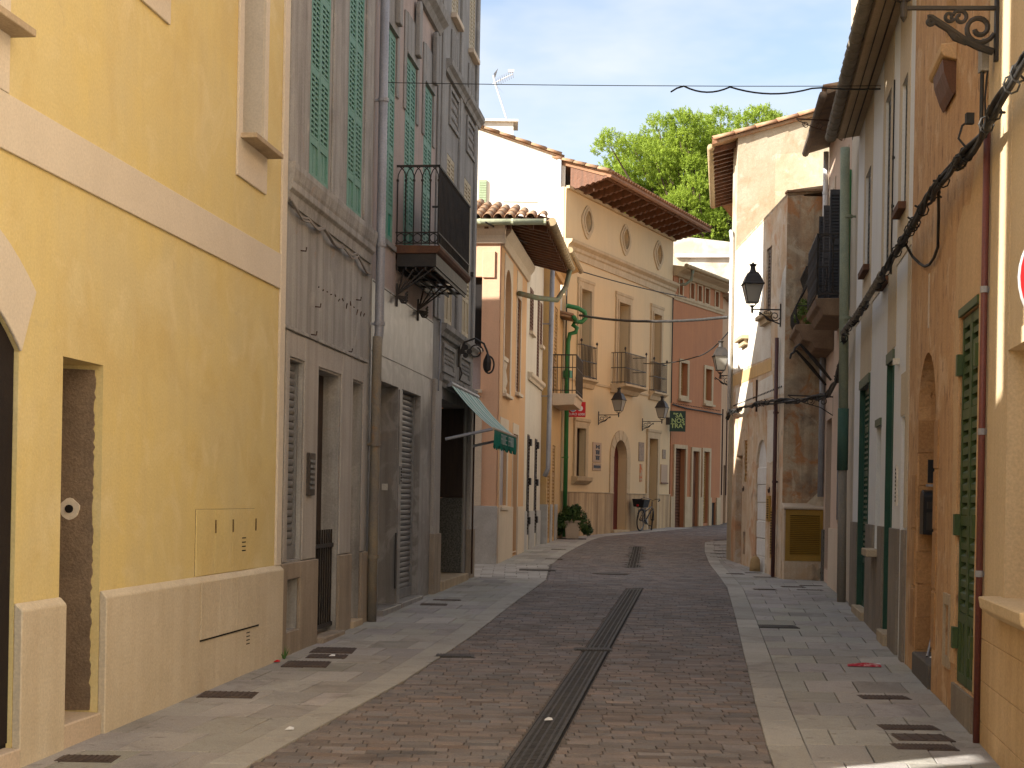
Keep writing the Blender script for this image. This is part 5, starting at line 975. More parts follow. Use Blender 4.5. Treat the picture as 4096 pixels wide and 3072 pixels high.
h.box('plinth', 0.3, 0.75, 0.0, 0.03, 0.0, 1.30, gp); h.box('plinth', 0.78, 2.43, 0.0, 0.03, 0.0, 1.25, CREAM); h.box('plinth', 3.47, 3.9, 0.0, 0.03, 0.0, 1.2, gp)
SLBW = mat('weathered_brown_stone', (0.24, 0.155, 0.095), (0.17, 0.11, 0.07), scale=3, bump=0.4)
b = h.add('balcony', MB().prof([(0.0, 4.34), (0.36, 4.36), (0.40, 4.46), (0.46, 4.50), (0.48, 4.60), (0.0, 4.61)], 0.02, 1.85), SLBW, bevel=0.01)
R = MB().box(0.05, 1.80, 0.445, 0.465, 5.52, 5.545).box(0.05, 0.07, 0.0, 0.46, 5.52, 5.545).box(0.05, 0.07, 0.0, 0.46, 4.66, 4.68).box(0.05, 1.80, 0.445, 0.465, 4.66, 4.68).box(0.05, 0.07, 0.0, 0.46, 5.28, 5.295)
h.add('handrail', R, IRON, b)
def twist(s, q, z0, z1, r=0.011): return MB().tube([(s + 0.004 * math.cos(k * 1.3), q + 0.004 * math.sin(k * 1.3), z0 + (z1 - z0) * k / 14) for k in range(15)], [r * (0.75 + 0.5 * (k % 2)) for k in range(15)], 5)
for q in (0.02, 0.23, 0.44): h.add('baluster', twist(0.06, q, 4.66, 5.53), IRON, b)
for q in (0.125, 0.335): h.add('rail_arch', MB().tube([(0.06, q + 0.1 * math.cos(a), 5.40 + 0.12 * math.sin(a)) for a in [math.pi * k / 8 for k in range(9)]], 0.008, 5).tube([(0.06, q + 0.1 * math.cos(a), 4.80 - 0.12 * math.sin(a)) for a in [math.pi * k / 8 for k in range(9)]], 0.008, 5), IRON, b)
for i in range(22): h.add('baluster', twist(0.07 + i * 0.08, 0.455, 4.66, 5.53, 0.014), IRON, b)
b = h.add('balcony', MB().prof([(0.0, 4.10), (0.30, 4.12), (0.36, 4.22), (0.50, 4.26), (0.55, 4.38), (0.62, 4.42), (0.62, 4.50), (0.0, 4.52)], 2.36, 3.85), SLBW, bevel=0.012)
h.add('handrail', MB().box(2.40, 2.42, 0.0, 0.46, 5.42, 5.445).box(2.40, 3.80, 0.44, 0.46, 5.42, 5.445).box(2.40, 2.42, 0.0, 0.5, 5.12, 5.135).box(2.40, 2.42, 0.0, 0.60, 4.80, 4.815), IRON, b)
def belly(s): return MB().tube([(s, q, z) for q, z in ((0.45, 5.43), (0.40, 5.28), (0.42, 5.15), (0.52, 4.98), (0.60, 4.80), (0.60, 4.66), (0.55, 4.52))], 0.012, 5)
for i in range(15): h.add('baluster', belly(2.41 + i * 0.098), IRON, b)
for q in (0.12, 0.28): h.add('baluster', MB().tube([(2.41, q, 4.52), (2.41, q + 0.03, 4.9), (2.41, q, 5.43)], 0.011, 5), IRON, b)
for s in (2.5, 3.5): h.add('bracket', MB().tube([(s, 0.02, 3.62), (s, 0.25, 3.9), (s, 0.52, 4.2)], [0.02, 0.035, 0.02], 6).tube([(s, 0.52, 4.2), (s, 0.6, 4.14), (s, 0.62, 4.06)], 0.02, 5), IRON, b)
h.add('potted_leaves', MB().add([(2.6 + random.uniform(0, 0.9), 0.2 + random.uniform(0, 0.2), 4.55 + random.uniform(0, 0.3)) for _ in range(90)], [(3 * i, 3 * i + 1, 3 * i + 2) for i in range(30)]), mat('leaf_green', (0.10, 0.17, 0.03)), b, kind='stuff') if False else None
rf = h.add('roof', MB().prof([(0.34, 7.62), (0.34, 7.70), (-6, 9.0), (-6, 8.9), (0.0, 7.72)], 0.25, 3.98), mat('dark_old_tile', (0.14, 0.11, 0.09), (0.22, 0.16, 0.11), scale=5, bump=0.5))
for i in range(19): h.piece('tile', barrel_tile(0.09, 0.46), rf, 0.35 + i * 0.2, 0.38, 7.69, (0.2, 0, math.pi))
h.add('gutter', MB().tube([(0.25, 0.40, 7.60), (3.9, 0.40, 7.60)], 0.06, 8), MATS['dark_old_tile'], rf, True)
h.pipe([(3.80, 0.06, 7.6), (3.80, 0.06, 5.6)], 0.045, MATS['white_pipe'], 'downpipe', [(3.8, 0.06, 6.9)]); h.pipe([(3.74, 0.06, 4.9), (3.74, 0.06, 1.75)], 0.05, ZINC, 'downpipe')
h.pipe([(0.62, 0.05, 1.4), (0.62, 0.05, 4.0)], 0.02, ZINC, 'conduit', n=6)

TAL = mat('pale_cream_wall', (0.60, 0.53, 0.42), (0.55, 0.48, 0.38), scale=1.2, streak=0.15, bump=0.2)
h = House('pale_tall_house', 'pale tall house front seen edge-on above the white house gutter', (4.59, 19.85), (4.80, 21.29), 1)
h.box('wall', 0.0, 1.45, -6, 0.0, 0.0, 10.2, TAL); h.box('roof', -0.1, 1.6, -6, 0.3, 10.2, 10.35, ROOFT)
h.add('attic_moulding', MB().pierced(rect(0.2, 1.2, 7.95, 9.1), [rect(0.35, 1.05, 8.1, 8.95)], 0.0, 0.06), CREAM); h.add('chimney', MB().box(1.4, 1.7, -0.6, -0.2, 9.0, 9.9), SALM)
h.pipe([(0.55, 0.16, 6.55), (0.55, 0.12, 2.9)], 0.065, mat('pale_green_pipe', (0.30, 0.33, 0.24), (0.24, 0.28, 0.21), scale=4, bump=0.05), 'downpipe', [(0.55, 0.12, 5.6), (0.55, 0.12, 4.2)])
h.pipe([(0.55, 0.12, 2.95), (0.55, 0.12, 2.1)], 0.075, mat('dark_green_pipe', (0.06, 0.12, 0.09)), 'pipe_sleeve'); h.pipe([(0.55, 0.12, 2.2), (0.55, 0.10, 0.25)], 0.06, mat('dull_beige_pipe', (0.25, 0.22, 0.18)), 'lower_pipe')
h.pipe([(1.25, 0.04, 6.4), (1.25, 0.04, 4.4)], 0.03, GRN, 'green_conduit')

# ---------------- white house with green shutters
WHM = mat('white_painted_wall', (0.78, 0.77, 0.75), (0.74, 0.725, 0.70), scale=1.2, streak=0.12, bump=0.2, grain=0.06)
BAND = mat('buff_band', (0.60, 0.49, 0.34), (0.56, 0.455, 0.315), scale=1.4, streak=0.2, bump=0.2)
WPL = mat('brown_plinth', (0.29, 0.245, 0.195), (0.23, 0.19, 0.15), scale=2.0, streak=0.4, streak_c=(0.13, 0.105, 0.08), bump=0.4)
DGR = mat('dark_green_paint', (0.018, 0.065, 0.042), (0.025, 0.08, 0.05), rough=0.5, scale=4, bump=0.08)
DGR2 = mat('green_louvre', (0.13, 0.15, 0.095), (0.10, 0.125, 0.08), rough=0.6, scale=4, bump=0.08)
BLKS = mat('black_louvre', (0.045, 0.047, 0.045), (0.07, 0.07, 0.065), rough=0.6, bump=0.1)
h = House('green_shutter_house', 'white painted house with buff bands and dark green shuttered doors', (3.66, 13.8), (4.80, 21.3), 1)
UW = ((0.30, 0.78, 4.52, 5.76), (1.86, 2.48, 4.05, 6.05), (4.22, 4.95, 4.55, 5.76)); GD = ((1.12, 1.72, 0.32, 3.20), (3.86, 5.18, 0.34, 3.20))
holes = [rect(*w) for w in UW] + [rect(*w) for w in GD] + [rect(2.36, 2.92, 1.14, 2.58), rect(0.02, 0.32, 0.3, 2.46)]
h.wall(rect(-0.25, 6.20, 0.0, 6.62), holes, WHM, t=0.3); h.core(-0.25, 6.20, -0.31, -6, 0.0, 6.62, WHM)
for (a, b, z0, z1) in UW:
    h.shutter(a + 0.01, b - 0.01, z0, z1 - 0.01, -0.03, BLKS, 2, 0.055, 1, (0.5,)); h.box('sill', a - 0.05, b + 0.05, 0.0, 0.08, z0 - 0.07, z0 - 0.002, MATS['terracotta_slab'])
    h.add('buff_surround', MB().pierced(rect(a - 0.22, b + 0.22, 4.2, 6.6), [rect(a - 0.004, b + 0.004, z0 - 0.001, z1)], 0.0, 0.006), BAND)
for (a, b, z0, z1) in GD:
    h.shutter(a + 0.01, b - 0.01, z0, z1 - 0.12, -0.05, DGR, 2, 0.062, 1, (0.35, 0.6, 0.8), 0.55, DGR, slat_m=DGR2); h.box('lintel', a - 0.03, b + 0.03, 0.0, 0.025, z1 - 0.11, z1, DGR2)
    h.box('door_frame', a - 0.025, a + 0.01, -0.06, 0.012, z0, z1 - 0.11, DGR); h.box('door_frame', b - 0.01, b + 0.025, -0.06, 0.012, z0, z1 - 0.11, DGR); h.box('door_step', a - 0.05, b + 0.05, -0.045, 0.07, 0.08, z0 + 0.008, STONE, bevel=0.008)
    h.box('buff_panel', a - 0.12, b + 0.1, 0.0, 0.006, z1 + 0.02, 4.02, BAND)
h.shutter(2.37, 2.91, 1.15, 2.50, -0.08, DGR, 2, 0.07, 0); h.box('lintel', 2.34, 2.94, 0.0, 0.02, 2.5, 2.58, DGR2); h.box('sill', 2.30, 2.98, 0.0, 0.14, 1.06, 1.14, STONE, bevel=0.008)
h.box('passage_back', 0.02, 0.32, -0.25, -0.2, 0.3, 2.46, BAND); h.box('passage_door', 0.03, 0.31, -0.19, -0.16, 0.3, 2.0, WPL)
for (a, b) in ((-0.24, 0.0), (0.34, 1.08), (1.78, 2.34), (2.36, 2.92), (2.94, 3.82), (5.22, 6.19)): h.box('plinth', a, b, 0.0, 0.03, 0.0, 1.05 if a == 2.36 else 1.40, WPL, bevel=0.004)
h.box('buff_band', -0.24, 6.19, 0.0, 0.008, 4.02, 4.17, BAND); h.box('buff_corner', -0.25, -0.02, 0.0, 0.009, 1.42, 4.0, BAND); h.box('buff_panel', 0.0, 0.40, 0.0, 0.007, 2.48, 2.88, BAND)
vt = h.box('letter_vent', 0.56, 0.66, 0.0, 0.02, 1.62, 2.02, WHP)
for k in range(9): h.box('vent_hole', 0.58, 0.64, 0.02, 0.023, 1.66 + k * 0.038, 1.68 + k * 0.038, DARK, vt)
h.box('wall_lamp_box', 0.62, 0.70, 0.0, 0.06, 3.0, 3.06, WHP)
ev = h.add('eaves', MB().prof([(0.0, 6.60), (0.28, 6.56), (0.30, 6.62), (0.30, 6.70), (-6, 8.2), (-6, 8.1), (0.0, 6.66)], -0.4, 6.22), mat('ochre_soffit', (0.55, 0.42, 0.27), (0.48, 0.36, 0.23), scale=2, streak=0.2))
for k in range(2): h.box('soffit_joint', -0.4, 6.22, 0.09 + k * 0.1, 0.095 + k * 0.1, 6.545, 6.60, WOODD, ev)
tube_gutter(h, ev, [(-0.5, 0.37, 6.62), (6.3, 0.37, 6.62)], 0.075, mat('grey_clay_gutter', (0.28, 0.24, 0.185), (0.20, 0.17, 0.13), scale=5, bump=0.4), 0.3)
h.pipe([(1.42, 0.02, 6.0), (1.42, 0.02, 4.0)], 0.009, CABLE, 'thin_cable', [(1.42, 0.02, 5.2), (1.42, 0.02, 4.7)], n=5)

# ---------------- orange house
ORM = mat('weathered_orange_plaster', (0.60, 0.365, 0.18), (0.52, 0.31, 0.15), scale=1.2, pits=((0.20, 0.10, 0.05), 14.0, 0.58, 0.66, 0.75), streak=0.6, streak_c=(0.38, 0.20, 0.09), bump=1.0, bscale=38,
          stains=(((0.68, 0.49, 0.31), 2.2, 0.53, 0.64, 0.55), ((0.24, 0.12, 0.06), 9.0, 0.60, 0.68, 0.5)))
ORL = mat('lighter_orange_plaster', (0.60, 0.40, 0.215), (0.55, 0.36, 0.19), scale=1.4, streak=0.2, bump=0.3)
ORS = mat('orange_stone', (0.45, 0.25, 0.105), (0.36, 0.195, 0.085), scale=2.5, bump=0.7, bscale=35, grain=0.2)
OGR = mat('olive_green_paint', (0.055, 0.085, 0.028), (0.075, 0.105, 0.035), rough=0.5, scale=4, bump=0.08)
h = House('orange_house', 'weathered orange house with olive shutters and a deep arched recess', (3.03, 9.57), (3.66, 13.8), 1)
ARC2 = arched(2.22, 3.34, 0.12, 2.36, 0.54)
h.wall(rect(0.02, 4.02, 0.0, 9.5), [rect(0.17, 0.95, 0.38, 2.96), ARC2, rect(1.46, 2.02, 5.06, 6.6), rect(1.24, 1.46, 0.52, 0.90)], ORM, t=0.36); h.core(0.02, 4.02, -0.40, -6, 0.0, 9.5, ORM)
h.shutter(0.18, 0.94, 0.39, 2.95, -0.01, OGR, 2, 0.078, 0, (0.43, 0.72), 0.42, OGR, th=0.05, tilt=0.7, gap=0.45)
for s in (0.16, 0.93):
    for z in (0.62, 1.42, 2.55): h.box('hinge', s - 0.03, s + 0.05, -0.008, 0.03, z, z + 0.15, OGR)
h.box('shutter_head', 0.15, 0.97, 0.0, 0.02, 2.965, 3.02, OGR); h.box('sill_block', 0.12, 1.0, 0.0, 0.02, 0.0, 0.37, WPL)
h.add('light_patch', MB().prism([(0.03, 0.4), (0.14, 0.4), (0.14, 3.03), (0.99, 3.03), (0.99, 0.5), (1.18, 0.5), (1.2, 3.6), (0.9, 3.75), (0.6, 3.7), (0.4, 3.95), (0.03, 4.05)], 0.0, 0.008), ORL)
h.box('recess_back', 2.22, 3.34, -0.40, -0.33, 0.10, 2.95, ORS)
for k in range(7):
    h.add('stone_block', MB().cham(2.25, 3.30, -0.33, -0.315 + 0.004 * (k % 3), 0.40 + k * 0.34, 0.40 + k * 0.34 + 0.33, 0.012), ORS)
    h.add('stone_block', MB().box(3.325, 3.339, -0.32, -0.005 - 0.01 * (k % 2), 0.38 + k * 0.285, 0.38 + k * 0.285 + 0.277), ORS)
h.box('recess_step', 2.24, 3.32, -0.33, 0.02, 0.0, 0.36, mat('dark_step', (0.13, 0.115, 0.10), bump=0.4), bevel=0.01)
for (a, b, z0, z1) in ((2.02, 2.21, 0.5, 0.95), (2.0, 2.21, 0.97, 1.42), (2.03, 2.21, 1.44, 1.9), (1.98, 2.21, 1.92, 2.3), (3.35, 3.6, 0.4, 0.9), (3.35, 3.52, 0.93, 1.4), (3.35, 3.62, 1.43, 1.9)): h.add('quoin', MB().cham(a, b, 0.0, 0.012, z0, z1, 0.006), ORS)
h.box('window', 1.46, 2.02, -0.2, -0.16, 5.06, 6.6, WOODD); sl = h.add('window_sill', MB().prof([(0.0, 4.93), (0.10, 4.96), (0.12, 4.99), (0.12, 5.05), (0.0, 5.06)], 1.38, 2.10), ORL, bevel=0.006)
h.add('broken_bracket', MB().prof([(0.0, 4.70), (0.02, 4.68), (0.05, 4.74), (0.09, 4.86), (0.10, 4.945), (0.0, 4.929)], 1.42, 1.95), WOODB, sl)
h.add('cellar_frame', MB().pierced(rect(1.18, 1.52, 0.44, 0.98), [rect(1.24, 1.46, 0.52, 0.90)], 0.0, 0.015), STONE); h.box('cellar_panel', 1.24, 1.46, -0.1, -0.07, 0.52, 0.90, WOODB)
h.add('old_nail_plate', MB().box(2.70, 2.74, 0.0, 0.01, 3.1, 3.55), CREAM)
h.pipe([(-0.21, 0.032, 4.1), (-0.21, 0.032, 0.1)], 0.022, mat('red_brown_pipe', (0.17, 0.055, 0.045), (0.14, 0.05, 0.04), rough=0.45, bump=0.05), 'downpipe', [(-0.21, 0.032, 3.0), (-0.21, 0.032, 2.1), (-0.21, 0.032, 1.2)], ZINC)
h.box('roof', -0.1, 4.0, -6, 0.4, 9.5, 9.7, ROOFT)

# ---------------- right foreground yellow house
YRM = mat('buff_yellow_plaster', (0.64, 0.49, 0.30), (0.60, 0.46, 0.285), scale=1.0, streak=0.25, streak_c=(0.42, 0.28, 0.14), bump=0.25)
YRP = mat('orange_buff_plinth', (0.58, 0.40, 0.215), (0.52, 0.35, 0.18), scale=1.6, streak=0.3, streak_c=(0.33, 0.19, 0.08), bump=0.4, stains=(((0.58, 0.44, 0.28), 3.0, 0.6, 0.7, 0.5),))
YRa, YRb = (2.13, 4.0), (3.03, 9.57); h = House('buff_yellow_house', 'buff yellow house with blocked plinth at the right edge', YRa, YRb, 1)
L = h.L; k0 = L - 3.01
h.wall(rect(0.0, L - 0.04, -0.2, 9.5), [rect(k0 + 1.10, k0 + 1.98, 1.10, 2.53)], YRM, t=0.36); h.core(0.0, L - 0.04, -0.4, -6, -0.2, 9.5, YRM); h.box('roof', 0, L, -6, 0.4, 9.5, 9.7, ROOFT)
h.add('window_surround', MB().pierced(rect(k0 + 1.0, k0 + 2.07, 1.08, 2.62), [rect(k0 + 1.10, k0 + 1.98, 1.10, 2.53)], 0.0, 0.012), YRM)
h.box('window_back', k0 + 1.10, k0 + 1.98, -0.34, -0.3, 1.10, 2.53, CREAM); h.add('window_sill', MB().prof([(0.0, 0.98), (0.06, 0.98), (0.12, 1.03), (0.13, 1.095), (0.0, 1.10)], k0 + 0.8, k0 + 2.15), YRM, bevel=0.006)
h.add('shutter_stay', MB().box(k0 + 1.67, k0 + 1.73, -0.3, -0.26, 1.83, 1.95), RUST)
hb = House('light_bounce_house', 'plain pale grey house added behind the viewer on the right for neutral bounce light', (-0.21, -10.5), (2.12, 3.97), 1)  # unseen house added to bounce neutral light into the street
PALE = mat('pale_grey_plaster', (0.66, 0.64, 0.61), (0.60, 0.58, 0.55)); hb.box('wall', 0, hb.L, -6, 0, -0.3, 9.5, PALE); hb.box('roof', 0, hb.L, -6, 0.35, 9.5, 9.7, ROOFT)
for r, (z0, z1) in enumerate(((-0.1, 0.265), (0.27, 0.525), (0.53, 0.79), (0.795, 1.055))):
    for i in range(6):
        a = k0 - 1.0 + i * 0.78 + (0.39 if r % 2 else 0.0); b = min(a + 0.777, L - 0.06)
        if b - a > 0.1: h.add('plinth_block', MB().cham(a, b, 0.0, 0.012, z0, z1 + 0.002, 0.003), YRP)
h.add('sun_strip_relief', MB().box(k0 + 2.04, k0 + 2.32, 0.0, 0.006, 1.1, 4.0), YRM)  # raised strip added where the sun slit lands, same plaster as the wall

# ================================================================== THINGS ON AND ABOUT THE WALLS
MILK = glassmat('frosted_lantern_glass', (0.46, 0.43, 0.37), 0.45, 0.8, 0.35)
def lantern(label, loc, rz, arm=0.56, k=1.0, group='wrought iron wall lanterns', fat=1.0):
    """rz: direction the arm points; loc: where the arm meets the wall"""
    t = thing('wall_lantern', label, 'lantern', loc, rz, group)
    def part(name, mb, m, par=None, smooth=False): return link(name, mb.mesh(name, m, 1, smooth), par or t)
    br = part('bracket', MB().box(0.0, 0.022, -0.022, 0.022, -0.34, 0.12).box(0.02, arm, -0.012, 0.012, -0.012, 0.012), IRON)
    sc = lambda pts, r: MB().tube([(x, 0, z) for x, z in pts], r * fat, 6)
    part('scroll', sc(spiral(0.12, -0.13, 0.10, 0.03, 200, 1.4), 0.010), IRON, br); part('scroll', sc([(0.03, -0.28), (0.12, -0.25), (0.22, -0.20), (0.32, -0.13), (0.40, -0.08), (0.43, -0.06)], 0.014), IRON, br)
    part('scroll', sc(spiral(0.43, -0.085, 0.03, 0.010, 60, 1.0), 0.010), IRON, br); part('scroll', sc(spiral(0.24, -0.06, 0.05, 0.015, 20, 1.2), 0.008), IRON, br); part('scroll', sc(spiral(0.31, -0.055, 0.035, 0.012, 200, 1.1), 0.007), IRON, br)
    part('leaf', MB().tube([(0.20, 0, -0.235), (0.27, 0, -0.185), (0.33, 0, -0.135)], [0.008, 0.028, 0.008], 6), IRON, br)
    x = arm; R4 = math.pi / 4
    part('stem', MB().lathe([(0.004, -0.09), (0.022, -0.06), (0.026, 0.0), (0.018, 0.05), (0.05, 0.08)], x, 0, 8), IRON)
    for sx in (-1, 1):
        for sy in (-1, 1): part('stem_strut', MB().tube([(x, 0, 0.03), (x + sx * 0.05, sy * 0.05, 0.07), (x + sx * 0.085, sy * 0.085, 0.14)], 0.007, 4), IRON)
    b0, b1, h0, h1 = 0.105, 0.185, 0.14, 0.50
    fr = MB()
    for sx in (-1, 1):
        for sy in (-1, 1): fr.tube([(x + sx * b0, sy * b0, h0), (x + sx * b1, sy * b1, h1)], 0.009, 4)
    fr.box(x - b0 - 0.01, x + b0 + 0.01, -b0 - 0.01, b0 + 0.01, h0 - 0.012, h0); part('cage', fr, IRON)
    for i in range(4):
        a = math.pi / 2 * i; ca, sa = round(math.cos(a)), round(math.sin(a)); e = 0.97
        p = [(b0 * e, -b0), (b0 * e, b0), (b1 * e, b1), (b1 * e, -b1)]; zz = (h0, h0, h1, h1); vs = []
        for d in (0.0, 0.004):
            for (u, v), z in zip(p, zz): u -= d; vs.append((x + u * ca - v * sa, u * sa + v * ca, z))
        part('glass_pane', MB().add(vs, [(0, 1, 2, 3), (4, 7, 6, 5), (0, 4, 5, 1), (1, 5, 6, 2), (2, 6, 7, 3), (3, 7, 4, 0)]), MILK)
    part('cap', MB().lathe([(0.30, 0.495), (0.30, 0.51), (0.27, 0.53), (0.20, 0.66), (0.155, 0.71), (0.155, 0.725), (0.10, 0.75)], x, 0, 4, R4), IRON)
    part('finial', MB().lathe([(0.075, 0.75), (0.055, 0.80), (0.05, 0.86), (0.075, 0.89), (0.08, 0.905), (0.03, 0.92), (0.01, 0.95)], x, 0, 10), IRON)
    t.scale = (k, k, k); return t
lantern('large iron lantern on the patched corner house, above the louvred cabinet', (4.60, 25.62, 4.98), math.pi, 0.58, 0.86)
lantern('smaller iron lantern farther along, beside the white downpipe', (4.58, 31.15, 4.30), math.pi, 0.30, 0.80)
lantern('iron lantern left of the arched door on the beige house', (2.49, 43.40, 4.13), math.atan2(-0.43, 0.903), 0.74, 0.86)
lantern('iron lantern right of the arched door next to the dark green sign', (4.07, 46.72, 4.14), math.atan2(-0.43, 0.903), 0.76, 0.86)
nl = lantern('near iron lantern bracket hanging at the top right corner', (2.965, 9.18, 4.72), math.pi - 0.05, 0.60, 0.97, fat=1.7)
# awning
t = thing('awning', 'green striped shop awning with fringed valance over the dark shop front', 'awning', (GA[0], GA[1], 0), math.atan2(GB[1] - GA[1], GB[0] - GA[0]))
def ap(name, mb, m, par=None): return link(name, mb.mesh(name, m, -1), par or t)
AWW = mat('awning_white', (0.62, 0.66, 0.61), rough=0.8, bump=0.05); AWG = mat('awning_green', (0.02, 0.20, 0.14), rough=0.8, bump=0.05); AWL = mat('awning_pale_green', (0.36, 0.56, 0.49), rough=0.8, bump=0.05)
s0, s1 = 8.66, 11.45; f0, f1 = 8.45, 11.16; nst = 22
for i in range(nst):
    a, b = i / nst, (i + 1) / nst; m = (AWL, AWW, AWG, AWW, AWL, AWG, AWW)[i % 7]
    vs = []
    for d in (0, 0.004):
        for j in range(6):
            tt = j / 5; sag = -0.05 * math.sin(math.pi * tt)
            for w in (a, b): vs.append(((s0 + (s1 - s0) * w) * (1 - tt) + (f0 + (f1 - f0) * w) * tt, 0.10 + 0.66 * tt, 3.27 - 0.64 * tt + sag - d))
    fs = []
    for j in range(5): fs += [(2 * j, 2 * j + 1, 2 * j + 3, 2 * j + 2), (12 + 2 * j, 12 + 2 * j + 2, 12 + 2 * j + 3, 12 + 2 * j + 1)]
    fs += [(0, 12, 13, 1), (10, 11, 23, 22), (0, 2, 14, 12), (1, 13, 15, 3)]
    ap('canvas_stripe', MB().add(vs, fs), m)
ap('front_bar', MB().tube([(f0 - 0.02, 0.765, 2.625), (f1 + 0.02, 0.765, 2.625)], 0.022, 8), CREAM); ap('roller_box', MB().tube([(s0 - 0.02, 0.08, 3.28), (s1 + 0.02, 0.08, 3.28)], 0.045, 8), ZINC)
vs = []; n = 120
for i in range(n + 1):
    x = f0 + (f1 - f0) * i / n; fold = 0.012 * math.sin(i * 0.8) + 0.006 * math.sin(i * 2.3)
    zb = 2.365 + (0.03 if i % 6 in (0, 1) else -0.03 if i % 6 in (3, 4) else 0.0)
    vs += [(x, 0.778, 2.61), (x, 0.775 + fold, 2.48), (x, 0.77 + fold * 1.4, zb)]
fs = []
for i in range(n): fs += [(3 * i, 3 * i + 1, 3 * i + 4, 3 * i + 3), (3 * i + 1, 3 * i + 2, 3 * i + 5, 3 * i + 4)]
val = ap('valance', MB().add(vs, fs), AWG); md = val.modifiers.new('thick', 'SOLIDIFY'); md.thickness = 0.004
lm = mat('pale_lettering', (0.36, 0.44, 0.40), bump=0)     # two faded words, too worn to read: only their tall strokes are copied
for w0, w1, pat in ((0.21, 0.48, ('LTM', 'LTMR', 'LBR', 'LR', 'LTMB', 'TMB')), (0.54, 0.79, ('LTMB', 'LTM', 'LTMR', 'LMR', 'LTR', 'LR'))):
    for k, p in enumerate(pat):
        c0 = f0 + (f1 - f0) * (w0 + (w1 - w0) * k / 6); c1 = f0 + (f1 - f0) * (w0 + (w1 - w0) * (k + 0.82) / 6); g_ = MB(); d_ = 0.803
        if 'L' in p: g_.box(c0, c0 + 0.03, d_, d_ + 0.002, 2.43, 2.575)
        if 'R' in p: g_.box(c1 - 0.03, c1, d_, d_ + 0.002, 2.43, 2.575)
        for ch, z_ in (('T', 2.557), ('M', 2.496), ('B', 2.43)):
            if ch in p: g_.box(c0 + (0.03 if 'L' in p else 0), c1 - (0.03 if 'R' in p else 0), d_, d_ + 0.0019, z_, z_ + 0.018)
        ap('lettering', g_, lm, val)
for (a, b) in ((8.30, f0 + 0.02), (11.0, f1 - 0.03)): ap('arm', MB().tube([(a, 0.09, 2.46), (b, 0.75, 2.62)], 0.022, 7), ZINC)
# iron sign bracket with hanging ring
t = thing('sign_bracket', 'wrought iron arm with clover scroll and hanging ring on the dark stone house', 'bracket', (GA[0], GA[1], 0), math.atan2(GB[1] - GA[1], GB[0] - GA[0]))
S = 9.74
ap('arm', MB().tube([(S, 0.05, 3.80), (S, 0.12, 4.0), (S, 0.28, 4.06), (S, 0.42, 3.98), (S, 0.48, 3.84)], 0.016, 6), IRON); ap('scroll', MB().tube([(S, q, z) for q, z in spiral(0.30, 3.86, 0.11, 0.06, 0, 1.2)], 0.011, 5), IRON)
for q, z in ((0.14, 3.92), (0.20, 3.86), (0.14, 3.80), (0.09, 3.86)): ap('clover_leaf', MB().tube([(S - 0.012, q, z), (S + 0.012, q, z)], 0.042, 10), IRON)
ap('ring', MB().tube([(S + 0.03 * math.cos(a), 0.50 + 0.075 * math.cos(a), 3.66 + 0.13 * math.sin(a)) for a in [math.pi * k / 9 for k in range(18)]], 0.014, 6, True), IRON); ap('lamp_body', MB().lathe([(0.01, 3.55), (0.05, 3.58), (0.06, 3.70), (0.04, 3.78), (0.012, 3.84)], S, 0.48, 8), IRON)
ap('wall_plate', MB().box(S - 0.03, S + 0.03, 0.02, 0.06, 3.62, 4.02), IRON); ap('tail_scroll', MB().tube([(S, 0.06, 3.62), (S, 0.09, 3.52), (S, 0.05, 3.42)], 0.012, 5), IRON)

# scrolled bracket arms on the right
def scroll_arm(label, loc, rz, ln, m, flip=1):
    t = thing('scroll_bracket', label, 'bracket', loc, rz)
    link('arm', MB().tube([(0, 0, 0), (ln, 0, 0.02)], 0.012, 6).tube([(0.0, 0, 0.03), (0, 0, -0.30)], 0.010, 5).mesh('arm', m), t)
    for c, r, a in ((0.16, 0.07, 0), (0.36, 0.06, 180), (0.56, 0.05, 0)):
        if c < ln: link('scroll', MB().tube([(x, 0, z) for x, z in spiral(c, -0.075, r, 0.02, a, 1.3)], 0.007, 5).mesh('scroll', m), t)
    link('brace', MB().tube([(0.0, 0, -0.30), (0.2, 0, -0.17), (0.45, 0, -0.10), (ln - 0.02, 0, 0.0)], 0.008, 5).mesh('brace', m), t)
scroll_arm('thin iron scroll bracket under the balconies, across the side of the corner house', (5.10, 23.6, 3.34), math.pi - 0.12, 0.72, IRON)
scroll_arm('rusty scroll bracket sticking out under the dark roof edge against the sky', (4.92, 22.5, 7.46), math.pi, 0.70, RUST)

# signs
t = thing('shop_sign', 'dark green square hanging sign reading "SA NOSTRA" on the beige house', 'sign', (5.10, 48.75, 4.28), 0.0)
SG = mat('sign_green', (0.010, 0.045, 0.035), rough=0.4, bump=0); SGT = mat('sign_lettering', (0.42, 0.55, 0.22), rough=0.5, bump=0)
link('board', MB().box(0.05, 0.57, -0.05, 0.05, -0.34, 0.34).mesh('board', SG), t); link('wall_bracket', MB().box(-0.1, 0.05, -0.03, 0.03, -0.12, 0.12).mesh('wall_bracket', IRON), t)
for txt, z in (('"SA', 0.185), ('NOS', 0.01), ('TRA"', -0.16)):
    o = link('lettering', text_mesh(txt, 0.21, 0.003, SGT, bold=0.004), t); o.matrix_local = Matrix.Translation((0.315, -0.054, z)) @ Matrix.Rotation(math.pi / 2, 4, 'X')
t = thing('bank_sign', 'red hanging sign reading EURO 6000 below the ochre house balcony', 'sign', (1.50, 41.12, 3.93))
link('board', MB().box(0.0, 0.50, -0.03, 0.03, 0.0, 0.42).mesh('board', mat('sign_red', (0.55, 0.012, 0.02), rough=0.4, bump=0)), t)
link('arm', MB().box(-0.10, 0.0, -0.015, 0.015, 0.3, 0.34).mesh('arm', IRON), t)
